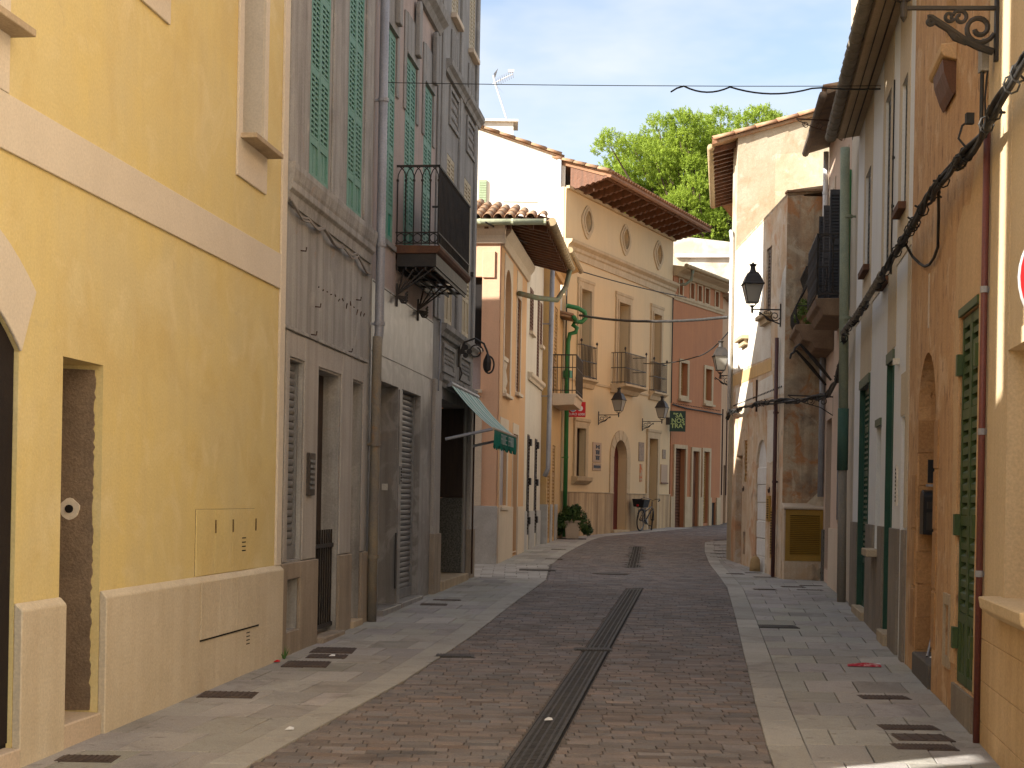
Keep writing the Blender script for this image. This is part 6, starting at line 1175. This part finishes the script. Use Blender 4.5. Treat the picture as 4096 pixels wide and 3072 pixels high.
SW = mat('sign_white', (0.75, 0.75, 0.75), rough=0.5, bump=0)
o = link('lettering', text_mesh('EURO 6000', 0.095, 0.002, SW, bold=0.001), t); o.matrix_local = Matrix.Translation((0.25, -0.033, 0.075)) @ Matrix.Rotation(math.pi / 2, 4, 'X')
link('emblem_disc', MB().tube([(0.15, -0.0305, 0.24), (0.15, -0.036, 0.24)], 0.10, 24).mesh('emblem_disc', SW), t); link('emblem_ring', MB().tube([(0.15 + 0.07 * math.cos(a), -0.037, 0.24 + 0.07 * math.sin(a)) for a in [2 * math.pi * k / 20 for k in range(20)]], 0.013, 5, True).mesh('emblem_ring', mat('sign_blue', (0.03, 0.12, 0.40), bump=0)), t); link('emblem_disc', MB().tube([(0.35, -0.0305, 0.24), (0.35, -0.036, 0.24)], 0.075, 24).mesh('emblem_disc', SW), t)
t = thing('no_entry_sign', 'round red and white no entry sign cut off at the right edge', 'sign', (2.054, 5.3, 2.45))
RD = mat('sign_red_gloss', (0.50, 0.010, 0.014), rough=0.5, bump=0, spec=0.2); WHS = mat('sign_rim_white', (0.45, 0.45, 0.45), rough=0.4, bump=0)
link('disc', MB().tube([(0, 0.0, 0), (0, 0.02, 0)], 0.25, 40).mesh('disc', WHS), t); link('red_field', MB().tube([(0, -0.003, 0), (0, -0.0005, 0)], 0.2475, 40).mesh('red_field', RD), t); link('white_bar', MB().box(-0.17, 0.17, -0.006, -0.0035, -0.036, 0.036).mesh('white_bar', WHS), t)
link('arm', MB().box(0.0, 0.32, 0.021, 0.04, -0.03, 0.03).mesh('arm', ZINC), t); link('lower_plate', MB().box(-0.205, 0.25, 0.0, 0.012, -0.42, -0.215).mesh('lower_plate', WHS), t)
# mailbox in the arched recess
hw = House('mailbox', 'black metal mailbox hanging in the orange arched recess', (3.03, 9.57), (3.66, 13.8), 1, 'mailbox')
mbx = hw.add('body', MB().prism([(3.04, 1.38), (3.28, 1.38), (3.28, 1.70)] + arc(3.16, 1.70, 0.12, 0, 180, 8, 0.06)[1:-1] + [(3.04, 1.70)], -0.30, -0.02), mat('black_box', (0.012, 0.012, 0.013), rough=0.4), bevel=0.005)
hw.add('flap', MB().box(3.025, 3.04, -0.26, -0.05, 1.60, 1.66), IRON); hw.add('door_panel', MB().box(3.03, 3.04, -0.27, -0.05, 1.42, 1.57), IRON)
hw2 = House('notice_plate', 'small dark square plate above the mailbox in the arched recess', (3.03, 9.57), (3.66, 13.8), 1, 'plate')
hw2.add('plate', MB().box(3.10, 3.12, -0.28, -0.06, 1.82, 2.02), MATS['black_box']); hw2.add('shelf_edge', MB().box(3.08, 3.13, -0.30, -0.05, 1.79, 1.81), ZINC)
hw3 = House('broken_stick', 'grey stick leaning in the corner of the arched recess', (3.03, 9.57), (3.66, 13.8), 1, 'stick')
hw3.add('stick', MB().tube([(2.85, -0.05, 0.365), (3.30, -0.25, 0.98)], 0.012, 6), ZINC)
hw4 = House('rubbish', 'small white rubbish lying on the step of the arched recess', (3.03, 9.57), (3.66, 13.8), 1, 'rubbish')
hw4.add('wrapper', MB().add([(2.5, -0.1, 0.365), (2.75, -0.05, 0.37), (2.7, -0.25, 0.38), (2.45, -0.22, 0.37), (2.6, -0.15, 0.43)], [(0, 1, 4), (1, 2, 4), (2, 3, 4), (3, 0, 4), (0, 3, 2, 1)]), SW)
# stone stub by the white archway
t = thing('guard_stone', 'rounded ochre stone stub at the foot of the white archway', 'stone', (4.50, 27.25, gz(27.2)))
link('stone', MB().lathe([(0.105, -0.02), (0.10, 0.12), (0.085, 0.22), (0.055, 0.27), (0.015, 0.285)], 0, 0, 12).mesh('stone', mat('ochre_stone', (0.40, 0.26, 0.12), bump=0.6), 1, True), t)

# ------------------------------------------------------------------ cables
def cable(name, label, pts, r, m=CABLE, sag=0.0, n=24, group=None, jit=0.0, cat='cable'):
    P = [Vector(p) for p in pts]; path = []
    for a, b in zip(P[:-1], P[1:]):
        for i in range(n): t_ = i / n; q = a.lerp(b, t_); q.z -= sag * 4 * t_ * (1 - t_) * (b - a).length; path.append(q + Vector((random.uniform(-jit, jit), random.uniform(-jit, jit), random.uniform(-jit, jit))))
    path.append(P[-1]); o0 = path[0].copy()
    o = link(name, MB().tube([p - o0 for p in path], r, 6).mesh(name, m, 1, True), None, o0)
    return tag(o, label, cat, group)
cable('overhead_wire', 'thin wire spanning the street high up from pipe to white house', [(-1.55, 17.0, 6.38), (1.70, 17.0, 6.40), (4.27, 16.9, 6.42)], 0.0045, n=30, sag=0.002)
cable('draped_wire', 'thicker black wire drooping in loops under the high street wire', [(1.74, 17.0, 6.33), (1.81, 17.0, 6.375), (1.89, 17.0, 6.40)] + [(1.89 + 0.53 * k / 8, 17.0, 6.40 - 0.26 * (k / 8) * (1 - k / 8)) for k in range(1, 9)] + [(2.42 + 0.94 * k / 10, 17.0, 6.40 - 0.28 * (k / 10) * (1 - k / 10)) for k in range(1, 11)] + [(3.36 + 0.9 * k / 8, 16.95, 6.405 - 0.08 * (k / 8) * (1 - k / 8)) for k in range(1, 9)], 0.010, n=2)
cable('street_cable', 'thick black cable crossing before the beige house windows', [(1.80, 41.3, 6.78), (4.50, 31.3, 5.55)], 0.035, sag=0.012, jit=0.004)
cable('beige_front_cable', 'thin twisted cable sloping across the upper beige front', [(-0.58, 27.3, 6.72), (0.95, 33.0, 7.05), (1.62, 40.6, 7.95), (5.6, 48.6, 8.35)], 0.016, sag=0.006)
cable('slack_cable', 'slack thin cable hanging below the thick one before the red house', [(4.05, 46.4, 5.95), (4.9, 40.0, 5.55), (4.52, 31.2, 5.25)], 0.016, sag=0.012)
WRp = [(2.25, 4.9, 3.92), (2.52, 6.9, 3.92), (2.93, 9.45, 3.92), (3.12, 10.9, 3.97), (3.45, 13.2, 3.94), (3.78, 15.3, 3.92), (4.20, 18.0, 3.93), (4.42, 19.7, 3.92), (4.60, 20.5, 3.85), (4.75, 21.6, 3.45), (4.84, 22.7, 3.30), (4.72, 24.4, 3.32), (4.53, 25.3, 3.38), (4.50, 27.0, 3.44), (4.50, 30.6, 3.49), (4.50, 31.0, 3.35)]
t = thing('cable_bundle', 'thick twisted black cable bundle running along the right hand walls', 'cable', (2.25, 4.9, 3.92))
P = [Vector(p) for p in WRp]; dense = []
for a, b in zip(P[:-1], P[1:]):
    k = max(3, int((b - a).length / 0.07))
    for i in range(k): dense.append(a.lerp(b, i / k))
for j in range(6):
    ph = j * math.pi / 3; rr = random.Random(j); pts = []
    for i, p in enumerate(dense):
        w = i * (0.10 + 0.045 * ((j * 7) % 5)) + ph + 0.8 * math.sin(i * 0.07 * (j + 1)); k = 0.030 + 0.014 * math.sin(i * 0.11 * (1 + j % 3) + j * 1.7); pts.append(p + Vector((-0.035 + k * math.cos(w) * 0.6, 0, k * math.sin(w))) - P[0])
    link('strand', MB().tube(pts, (0.020, 0.012, 0.016, 0.010, 0.018, 0.009)[j], 6).mesh('strand', CABLE, 1, True), t)
rr = random.Random(9)
for i in sorted(rr.sample(range(len(dense)), len(dense) // 7)):
    p = dense[i] - P[0] + Vector((-0.03, 0, 0)); a = rr.uniform(0, 6.28)
    link('cable_tie', MB().tube([p, p + Vector((0.07 * math.cos(a), 0.02, 0.075 * math.sin(a)))], 0.008, 4).tube([p + Vector((0.045 * math.cos(b_), 0, 0.05 * math.sin(b_))) for b_ in [k * math.pi / 4 for k in range(8)]], 0.006, 4, True).mesh('cable_tie', CABLE), t)
WHT_T = mat('bleached_cable', (0.30, 0.27, 0.22), (0.10, 0.09, 0.08), scale=20)
link('bleached_wrap', MB().tube([p - P[0] + Vector((-0.05, 0, 0.01 * math.sin(i))) for i, p in enumerate(dense) if 14.8 < p.y < 19.9], 0.038, 6).mesh('bleached_wrap', WHT_T), t)
LOOP = [(3.42, 13.05, 3.95), (3.46, 12.92, 3.80), (3.46, 12.68, 3.70), (3.42, 12.39, 3.63), (3.38, 12.1, 3.60), (3.34, 11.83, 3.61), (3.31, 11.62, 3.66), (3.27, 11.48, 3.72), (3.22, 11.3, 3.84), (3.13, 11.0, 3.97)]
cable('loose_loop', 'loose black cable looping down from the bundle on the orange wall', LOOP, 0.012, n=6, sag=0.0)
t = thing('lantern_feed', 'cable riser with grey junction box under the near lantern', 'cable', (2.95, 9.28, 3.95))
link('riser', MB().tube([(-0.03, 0.06, 0.0), (-0.03, 0.06, 0.44)], 0.013, 6).tube([(0.0, 0.05, 0.0), (-0.012, 0.05, 0.25), (0.0, 0.04, 0.44)], 0.007, 5).mesh('riser', CABLE), t); link('junction_box', MB().box(-0.045, 0.0, 0.02, 0.10, 0.42, 0.62).mesh('junction_box', mat('grey_box', (0.34, 0.31, 0.27), rough=0.5)), t)
link('plug', MB().tube([(-0.06, 0.25, -0.02), (-0.11, 0.27, 0.05), (-0.09, 0.26, 0.13), (-0.05, 0.22, 0.16)], 0.008, 5).box(-0.08, -0.03, 0.20, 0.24, 0.13, 0.20).mesh('plug', CABLE), t)

# ------------------------------------------------------------------ antenna
t = thing('tv_antenna', 'white rooftop television antenna on a leaning mast by the chimney', 'antenna', (-0.32, 41.0, 12.1))
AW = MATS['white_pipe']
link('mast', MB().tube([(0, 0, 0), (-0.12, 0, 0.35), (-0.38, 0, 1.1), (-0.40, 0, 1.25)], 0.025, 6).mesh('mast', AW), t); bo = link('boom', MB().tube([(-0.42, 0, 1.02), (0.14, 0, 1.30)], 0.013, 5).mesh('boom', AW), t)
for i in range(9): k = 0.18 + i * 0.1; x = -0.42 + 0.56 * k; z = 1.02 + 0.28 * k; link('element', MB().tube([(x - 0.02, -0.12, z + 0.07), (x + 0.02, 0.12, z - 0.07)], 0.006, 4).mesh('element', ZINC), bo)
link('reflector', MB().add([(-0.40, -0.15, 1.25), (-0.28, 0.1, 1.48), (-0.36, 0.15, 1.22), (-0.40, -0.15, 1.0), (-0.10, 0.1, 0.78), (-0.33, 0.15, 1.0)], [(0, 1, 2), (3, 4, 5)]).mesh('reflector', ZINC), t); link('dish_cap', MB().box(0.0, 0.16, -0.03, 0.03, 1.35, 1.42).mesh('dish_cap', AW), t)

# ------------------------------------------------------------------ bicycle
ux, uy = 3.9 / 9.08, 8.2 / 9.08; nx, ny = uy, -ux; s_mid, q_mid = 5.96, 0.32
bx, by = 1.35 + ux * s_mid + nx * q_mid, 41.0 + uy * s_mid + ny * q_mid
t = thing('bicycle', 'dark bicycle with black rear basket leaning against the beige plinth', 'bicycle', (bx, by, gz(by) + 0.005), math.atan2(uy, ux)); t.rotation_euler = (math.radians(4), 0, math.atan2(uy, ux))
FR = mat('bike_frame', (0.05, 0.048, 0.05), rough=0.35, metallic=0.4, bump=0); CHR = mat('chrome', (0.22, 0.22, 0.22), rough=0.2, metallic=1.0, bump=0); RUB = mat('rubber', (0.015, 0.014, 0.014), rough=0.8, bump=0)
def bp(name, mb, m, par=None): return link(name, mb.mesh(name, m, 1, True), par or t)
for x, st in ((-0.52, 0.0), (0.52, 0.35)):
    C = Vector((x, 0, 0.335)); ring = lambda r: [C + Vector((r * math.cos(a) * math.cos(st), r * math.cos(a) * math.sin(st), r * math.sin(a))) for a in [2 * math.pi * k / 28 for k in range(28)]]
    w = bp('wheel', MB().tube(ring(0.305), 0.012, 6, True), CHR); bp('tyre', MB().tube(ring(0.325), 0.021, 8, True), RUB, w); bp('hub', MB().tube([C + Vector((0, -0.05, 0)), C + Vector((0, 0.05, 0))], 0.02, 8), CHR, w)
    sp = MB()
    for k in range(16): sp.tube([C, ring(0.30)[int(k * 28 / 16)]], 0.0015, 3)
    bp('spokes', sp, CHR, w); fe = MB().tube([C + Vector((0.365 * math.cos(a) * math.cos(st), 0.365 * math.cos(a) * math.sin(st), 0.365 * math.sin(a))) for a in [math.radians(30 + k * 13) for k in range(10)]], 0.016, 5); bp('mudguard', fe, FR)
bp('frame', MB().tube([(-0.14, 0, 0.28), (0.40, 0, 0.68)], 0.022, 8).tube([(-0.14, 0, 0.28), (-0.24, 0, 0.80)], 0.018, 8).tube([(-0.20, 0, 0.60), (0.38, 0, 0.76)], 0.018, 8).tube([(-0.14, 0, 0.28), (-0.52, 0.05, 0.335)], 0.011, 6).tube([(-0.14, 0, 0.28), (-0.52, -0.05, 0.335)], 0.011, 6).tube([(-0.22, 0, 0.70), (-0.52, 0.05, 0.335)], 0.010, 6).tube([(-0.22, 0, 0.70), (-0.52, -0.05, 0.335)], 0.010, 6), FR)
bp('fork', MB().tube([(0.52, 0.05, 0.335), (0.44, 0.045, 0.62), (0.40, 0, 0.70)], 0.013, 6).tube([(0.52, -0.05, 0.335), (0.44, -0.045, 0.62), (0.40, 0, 0.70)], 0.013, 6).tube([(0.40, 0, 0.66), (0.35, 0, 0.92)], 0.018, 8), FR)
bp('handlebar', MB().tube([(0.20, -0.30, 0.98), (0.30, -0.26, 1.02), (0.38, -0.10, 0.99), (0.37, 0, 0.95), (0.38, 0.10, 0.99), (0.30, 0.26, 1.02), (0.20, 0.30, 0.98)], 0.012, 7), CHR); bp('grip', MB().tube([(0.08, -0.31, 0.95), (0.22, -0.30, 0.985)], 0.018, 7).tube([(0.08, 0.31, 0.95), (0.22, 0.30, 0.985)], 0.018, 7), RUB)
bp('saddle', MB().add([(-0.36, -0.09, 0.84), (-0.36, 0.09, 0.84), (-0.05, 0.02, 0.84), (-0.05, -0.02, 0.84), (-0.34, -0.08, 0.90), (-0.34, 0.08, 0.90), (-0.06, 0.018, 0.875), (-0.06, -0.018, 0.875)], [(0, 1, 2, 3), (4, 7, 6, 5), (0, 4, 5, 1), (1, 5, 6, 2), (2, 6, 7, 3), (3, 7, 4, 0)]), RUB)
BK = mat('black_basket', (0.018, 0.018, 0.02), rough=0.6)
bs = bp('basket', MB().add([(-0.84, -0.16, 0.74), (-0.40, -0.16, 0.74), (-0.40, 0.16, 0.74), (-0.84, 0.16, 0.74), (-0.90, -0.20, 0.98), (-0.38, -0.20, 0.98), (-0.38, 0.20, 0.98), (-0.90, 0.20, 0.98)], [(3, 2, 1, 0), (0, 1, 5, 4), (1, 2, 6, 5), (2, 3, 7, 6), (3, 0, 4, 7)]), BK); bs.data.polygons.foreach_set('use_smooth', [False] * 5)
bp('rack', MB().tube([(-0.22, 0.05, 0.72), (-0.80, 0.06, 0.73)], 0.008, 5).tube([(-0.22, -0.05, 0.72), (-0.80, -0.06, 0.73)], 0.008, 5).tube([(-0.70, 0.06, 0.73), (-0.52, 0.06, 0.34)], 0.007, 5).tube([(-0.70, -0.06, 0.73), (-0.52, -0.06, 0.34)], 0.007, 5), FR)
ck = bp('chainring', MB().tube([(-0.14, -0.05, 0.28), (-0.14, -0.04, 0.28)], 0.085, 18), FR); bp('crank', MB().tube([(-0.14, -0.06, 0.28), (-0.02, -0.08, 0.17)], 0.011, 5).tube([(-0.14, 0.06, 0.28), (-0.26, 0.08, 0.39)], 0.011, 5), CHR, ck); bp('pedal', MB().box(-0.06, 0.03, -0.17, -0.09, 0.155, 0.18), RUB, ck); bp('chain', MB().tube([(-0.14, -0.045, 0.36), (-0.52, -0.045, 0.375)], 0.006, 4).tube([(-0.14, -0.045, 0.20), (-0.52, -0.045, 0.295)], 0.006, 4), FR)
bp('kickstand', MB().tube([(-0.10, -0.03, 0.27), (0.05, -0.16, 0.03)], 0.012, 5), CHR); bp('rear_reflector', MB().box(-0.93, -0.905, -0.03, 0.03, 0.76, 0.82), RD)

# ------------------------------------------------------------------ planter and bush
t = thing('planter', 'square cream stone flower pot at the foot of the green pipe', 'planter', (1.66, 40.55, gz(40.5)))
PT = mat('pot_stone', (0.50, 0.40, 0.30), (0.45, 0.36, 0.27), scale=3, bump=0.3)
link('pot', MB().lathe([(0.235, 0.0), (0.24, 0.04), (0.29, 0.44), (0.30, 0.47), (0.30, 0.50), (0.25, 0.50), (0.24, 0.42)], 0, 0, 4, math.pi / 4).mesh('pot', PT), t); link('rim', MB().lathe([(0.30, 0.46), (0.315, 0.465), (0.315, 0.51), (0.27, 0.51)], 0, 0, 4, math.pi / 4).mesh('rim', PT), t)
link('base_plate', MB().box(-0.42, 0.38, -0.30, 0.15, 0.0, 0.02).mesh('base_plate', GRATE), t)
LEAF = mat('bush_leaf', (0.035, 0.075, 0.018), (0.06, 0.11, 0.025), rough=0.6, scale=6, grain=0.3, bump=0, rnd=0.0)
def foliage(mb, centre, rad, n, size, rng, flat=1.0):
    for _ in range(n):
        d = Vector((rng.gauss(0, 1), rng.gauss(0, 1), rng.gauss(0, 1))); d.normalize(); r = rad * (0.45 + 0.6 * rng.random() ** 0.6)
        p = Vector(centre) + Vector((d.x * r, d.y * r, d.z * r * flat)); a = Vector((rng.gauss(0, 1), rng.gauss(0, 1), rng.gauss(0, 1))).normalized(); b = a.cross(d + Vector((0.1, 0.2, 0.3)))
        if b.length < 0.05: continue
        b.normalize(); s = size * rng.uniform(0.6, 1.3)
        mb.add([p - a * s, p + b * s * 0.42, p + a * s, p - b * s * 0.42], [(0, 1, 2, 3)])
t = thing('potted_bush', 'dark green trailing bush growing in the cream pot', 'plant', (1.66, 40.55, gz(40.5) + 0.45))
mb = MB(); rg = random.Random(21)
for cx, cz, r in ((0, 0.22, 0.24), (-0.30, -0.02, 0.20), (0.30, -0.05, 0.20), (-0.42, -0.22, 0.16), (0.42, -0.20, 0.15), (0.10, 0.36, 0.14), (-0.12, 0.32, 0.14), (-0.38, 0.06, 0.15), (0.22, 0.15, 0.2), (-0.2, 0.15, 0.2)): foliage(mb, (cx, rg.uniform(-0.15, 0.05), cz), r, 330, 0.045, rg)
link('foliage', mb.mesh('foliage', LEAF), t); st = MB()
for k in range(7): st.tube([(0.03 * (k - 3), 0, -0.05), (0.08 * (k - 3), 0.03 * (k % 3), 0.25)], 0.010, 4)
link('stem', st.mesh('stem', WOODB), t)

t = thing('balcony_plant', 'green leafy plant in a pot on the bulging iron balcony', 'plant', (4.66, 23.95, 4.53))
mb = MB(); rg = random.Random(31)
for cx, cz in ((-0.06, 0.12), (0.05, 0.2), (0.0, 0.3), (0.06, 0.08)): foliage(mb, (cx, 0, cz), 0.11, 90, 0.04, rg)
link('foliage', mb.mesh('foliage', mat('leaf_green', (0.13, 0.19, 0.04), bump=0)), t); link('pot', MB().lathe([(0.06, 0.0), (0.09, 0.12), (0.095, 0.14), (0.07, 0.14)], 0, 0, 10).mesh('pot', ROOFT), t)
# ------------------------------------------------------------------ pine trees on the hill behind
PINE = mat('pine_needles', (0.21, 0.295, 0.035), (0.29, 0.37, 0.045), rough=0.6, scale=0.9, grain=0.35, gscale=4, bump=0)
nt_ = PINE.node_tree; tl = nt_.nodes.new('ShaderNodeBsdfTranslucent'); tl.inputs['Color'].default_value = (0.38, 0.48, 0.06, 1); mx = nt_.nodes.new('ShaderNodeMixShader'); mx.inputs[0].default_value = 0.42   # light comes through the needles
nt_.links.new(nt_.nodes['Principled BSDF'].outputs[0], mx.inputs[1]); nt_.links.new(tl.outputs[0], mx.inputs[2]); nt_.links.new(mx.outputs[0], nt_.nodes['Material Output'].inputs['Surface'])
BARK = mat('pine_bark', (0.10, 0.065, 0.045), (0.07, 0.045, 0.03), scale=4, bump=0.8)
def pine(label, loc, clumps, seed, dens=1.0, size=0.34, trunk_h=10, lean=0.0):
    rg = random.Random(seed); g = rg.gauss; t = thing('pine_tree', label, 'tree', loc)
    tr = MB().tube([(0, 0, 0), (0.2, 0, trunk_h * 0.4), (0.4 + lean, 0, trunk_h * 0.75), (0.3 + lean, 0, trunk_h)], [0.45, 0.38, 0.30, 0.16], 9); link('trunk', tr.mesh('trunk', BARK), t)
    lb = MB(); ng = np.random.default_rng(seed); VV = []
    for (x, y, z, r) in clumps:
        lb.tube([(0.3 + lean, 0, trunk_h * 0.6), (x * 0.5 + 0.2, y * 0.5, (z + trunk_h * 0.6) / 2), (x, y, z)], [0.14, 0.08, 0.03], 5)
        ns = int(26 * r * r * dens + 8); K = 18; nrm = lambda a: a / np.linalg.norm(a, axis=-1, keepdims=True)
        d = nrm(ng.normal(size=(ns, 3)) + (0, 0, 0.35)); c = np.array((x, y, z)) + d * (1, 1, 0.82) * (r * ng.uniform(0.5, 1.05, (ns, 1))); ax = nrm(d + (0, 0, 0.8))
        c = np.repeat(c, K, 0); ax = np.repeat(ax, K, 0); n = ns * K      # shoots all over the clump, each a spray of needles
        q = c + ax * (size * (ng.random((n, 1)) - 0.4) * 1.6) + ng.normal(scale=size * 0.22, size=(n, 3)); a = nrm(ax * ng.uniform(0.2, 1.0, (n, 1)) + ng.normal(scale=0.6, size=(n, 3))); b = nrm(np.cross(a, ng.normal(size=(n, 3))))
        w = b * (size * 0.16); VV.append(np.stack([q - w, q + w, q + a * (size * ng.uniform(0.55, 1.1, (n, 1)))], 1).reshape(-1, 3))
    V = np.concatenate(VV); n = len(V) // 3; me = bpy.data.meshes.new('crown'); me.vertices.add(3 * n); me.loops.add(3 * n); me.polygons.add(n)
    me.vertices.foreach_set('co', V.astype(np.float32).ravel()); me.loops.foreach_set('vertex_index', np.arange(3 * n, dtype=np.int32)); me.polygons.foreach_set('loop_start', np.arange(0, 3 * n, 3, dtype=np.int32)); me.polygons.foreach_set('loop_total', np.full(n, 3, dtype=np.int32))
    me.materials.append(PINE); me.update(); me.validate()
    link('limbs', lb.mesh('limbs', BARK), t); link('crown', me, t)
rg = random.Random(2); cl = []; OUT = [(-5.3, 14.4), (-5.1, 15.2), (-4.2, 16.0), (-2.85, 16.9), (-0.97, 17.3), (0.54, 17.8), (2.2, 17.3), (3.95, 17.65), (5.1, 17.3), (8.5, 16.2)]
x = -4.5
while x < 8.4:                                   # columns of clumps under the crown's uneven outline
    z = interp(OUT, x) - 0.75 + rg.uniform(-0.35, 0.25); k = 0
    while z > 8.6:
        r = rg.uniform(0.65, 1.0) if k == 0 else rg.uniform(0.8, 1.2)
        cl.append((x + rg.uniform(-0.35, 0.35), rg.uniform(-1.8, 1.8), z, r)); cl.append((x + rg.uniform(-0.4, 0.4), rg.uniform(1.8, 3.2), z - 0.35, r)); z -= rg.uniform(0.95, 1.45); k += 1
    x += rg.uniform(0.6, 0.95)
for z in (10.0, 11.2, 12.4, 13.5): cl.append((-5.0 + rg.uniform(-0.2, 0.4), 0, z, 0.8))
pine('large bright green pine tree filling the gap above the beige roof', (9.4, 75.0, 4.0), cl, 5, 6.0, 0.15, 12)
pine('small dark pine top peeking over the roof left of the large pine', (5.0, 92.0, 4.0), [(0, 0, 16.6, 1.3), (-1.3, 0, 16.0, 1.1), (-2.4, 0.5, 15.4, 1.0), (1.2, 0, 16.4, 1.1), (0.2, 0.5, 15.2, 1.4), (-1.2, 0, 14.6, 1.4)], 6, 4.0, 0.2, 14)

# ------------------------------------------------------------------ litter and weeds
t = thing('red_leaflet', 'crumpled red and white leaflet lying on the right pavement', 'litter', (3.16, 13.22, gz(13.2) + 0.008))
link('sheet', MB().add([(-0.15, -0.06, 0.005), (0.15, -0.08, 0.004), (0.17, 0.06, 0.012), (-0.12, 0.07, 0.008), (0.02, 0.0, 0.03), (-0.15, -0.06, 0.0), (0.15, -0.08, 0.0), (0.17, 0.06, 0.0), (-0.12, 0.07, 0.0)], [(0, 1, 4), (1, 2, 4), (2, 3, 4), (3, 0, 4), (5, 8, 7, 6), (0, 5, 6, 1), (1, 6, 7, 2), (2, 7, 8, 3), (3, 8, 5, 0)]).mesh('sheet', mat('leaflet_red', (0.42, 0.03, 0.05), (0.55, 0.25, 0.25), scale=14, lo=0.5, hi=0.6, bump=0)), t)
link('white_edge', MB().box(0.08, 0.17, 0.03, 0.075, 0.012, 0.016).mesh('white_edge', SW), t)
for i, (x, y, lab) in enumerate(((-1.38, 9.35, 'tiny white paper scrap on the left foreground pavement'), (-1.58, 13.2, 'white paper scrap beside the iron covers at the grey house'), (0.27, 9.9, 'tiny pale scrap on the middle drain channel'), (-1.75, 12.6, 'small red scrap at the foot of the yellow plinth corner'))):
    m = SW if i != 3 else RD
    tag(link('paper_scrap', MB().add([(-0.03, -0.02, 0), (0.03, -0.025, 0.004), (0.025, 0.02, 0.012), (-0.02, 0.025, 0.006), (0.0, 0.0, 0.02)], [(0, 1, 4), (1, 2, 4), (2, 3, 4), (3, 0, 4), (3, 2, 1, 0)]).mesh('paper_scrap', m), None, (x, y, gz(y) + 0.012) if i != 3 else (-2.0, 12.75, gz(y) + 0.01)), lab, 'litter')
t = thing('weed', 'small green weed tuft growing at the corner of the yellow plinth', 'weed', (-1.98, 12.98, gz(13)))
wd = MB(); rg = random.Random(8)
for k in range(16):
    a = rg.uniform(0, 6.28); l = rg.uniform(0.05, 0.13); wd.add([(0, 0, 0), (0.012, 0.004, 0), (l * math.cos(a) * 0.6, l * math.sin(a) * 0.6, l)], [(0, 1, 2)])
link('blades', wd.mesh('blades', mat('weed_green', (0.06, 0.13, 0.03), bump=0)), t)
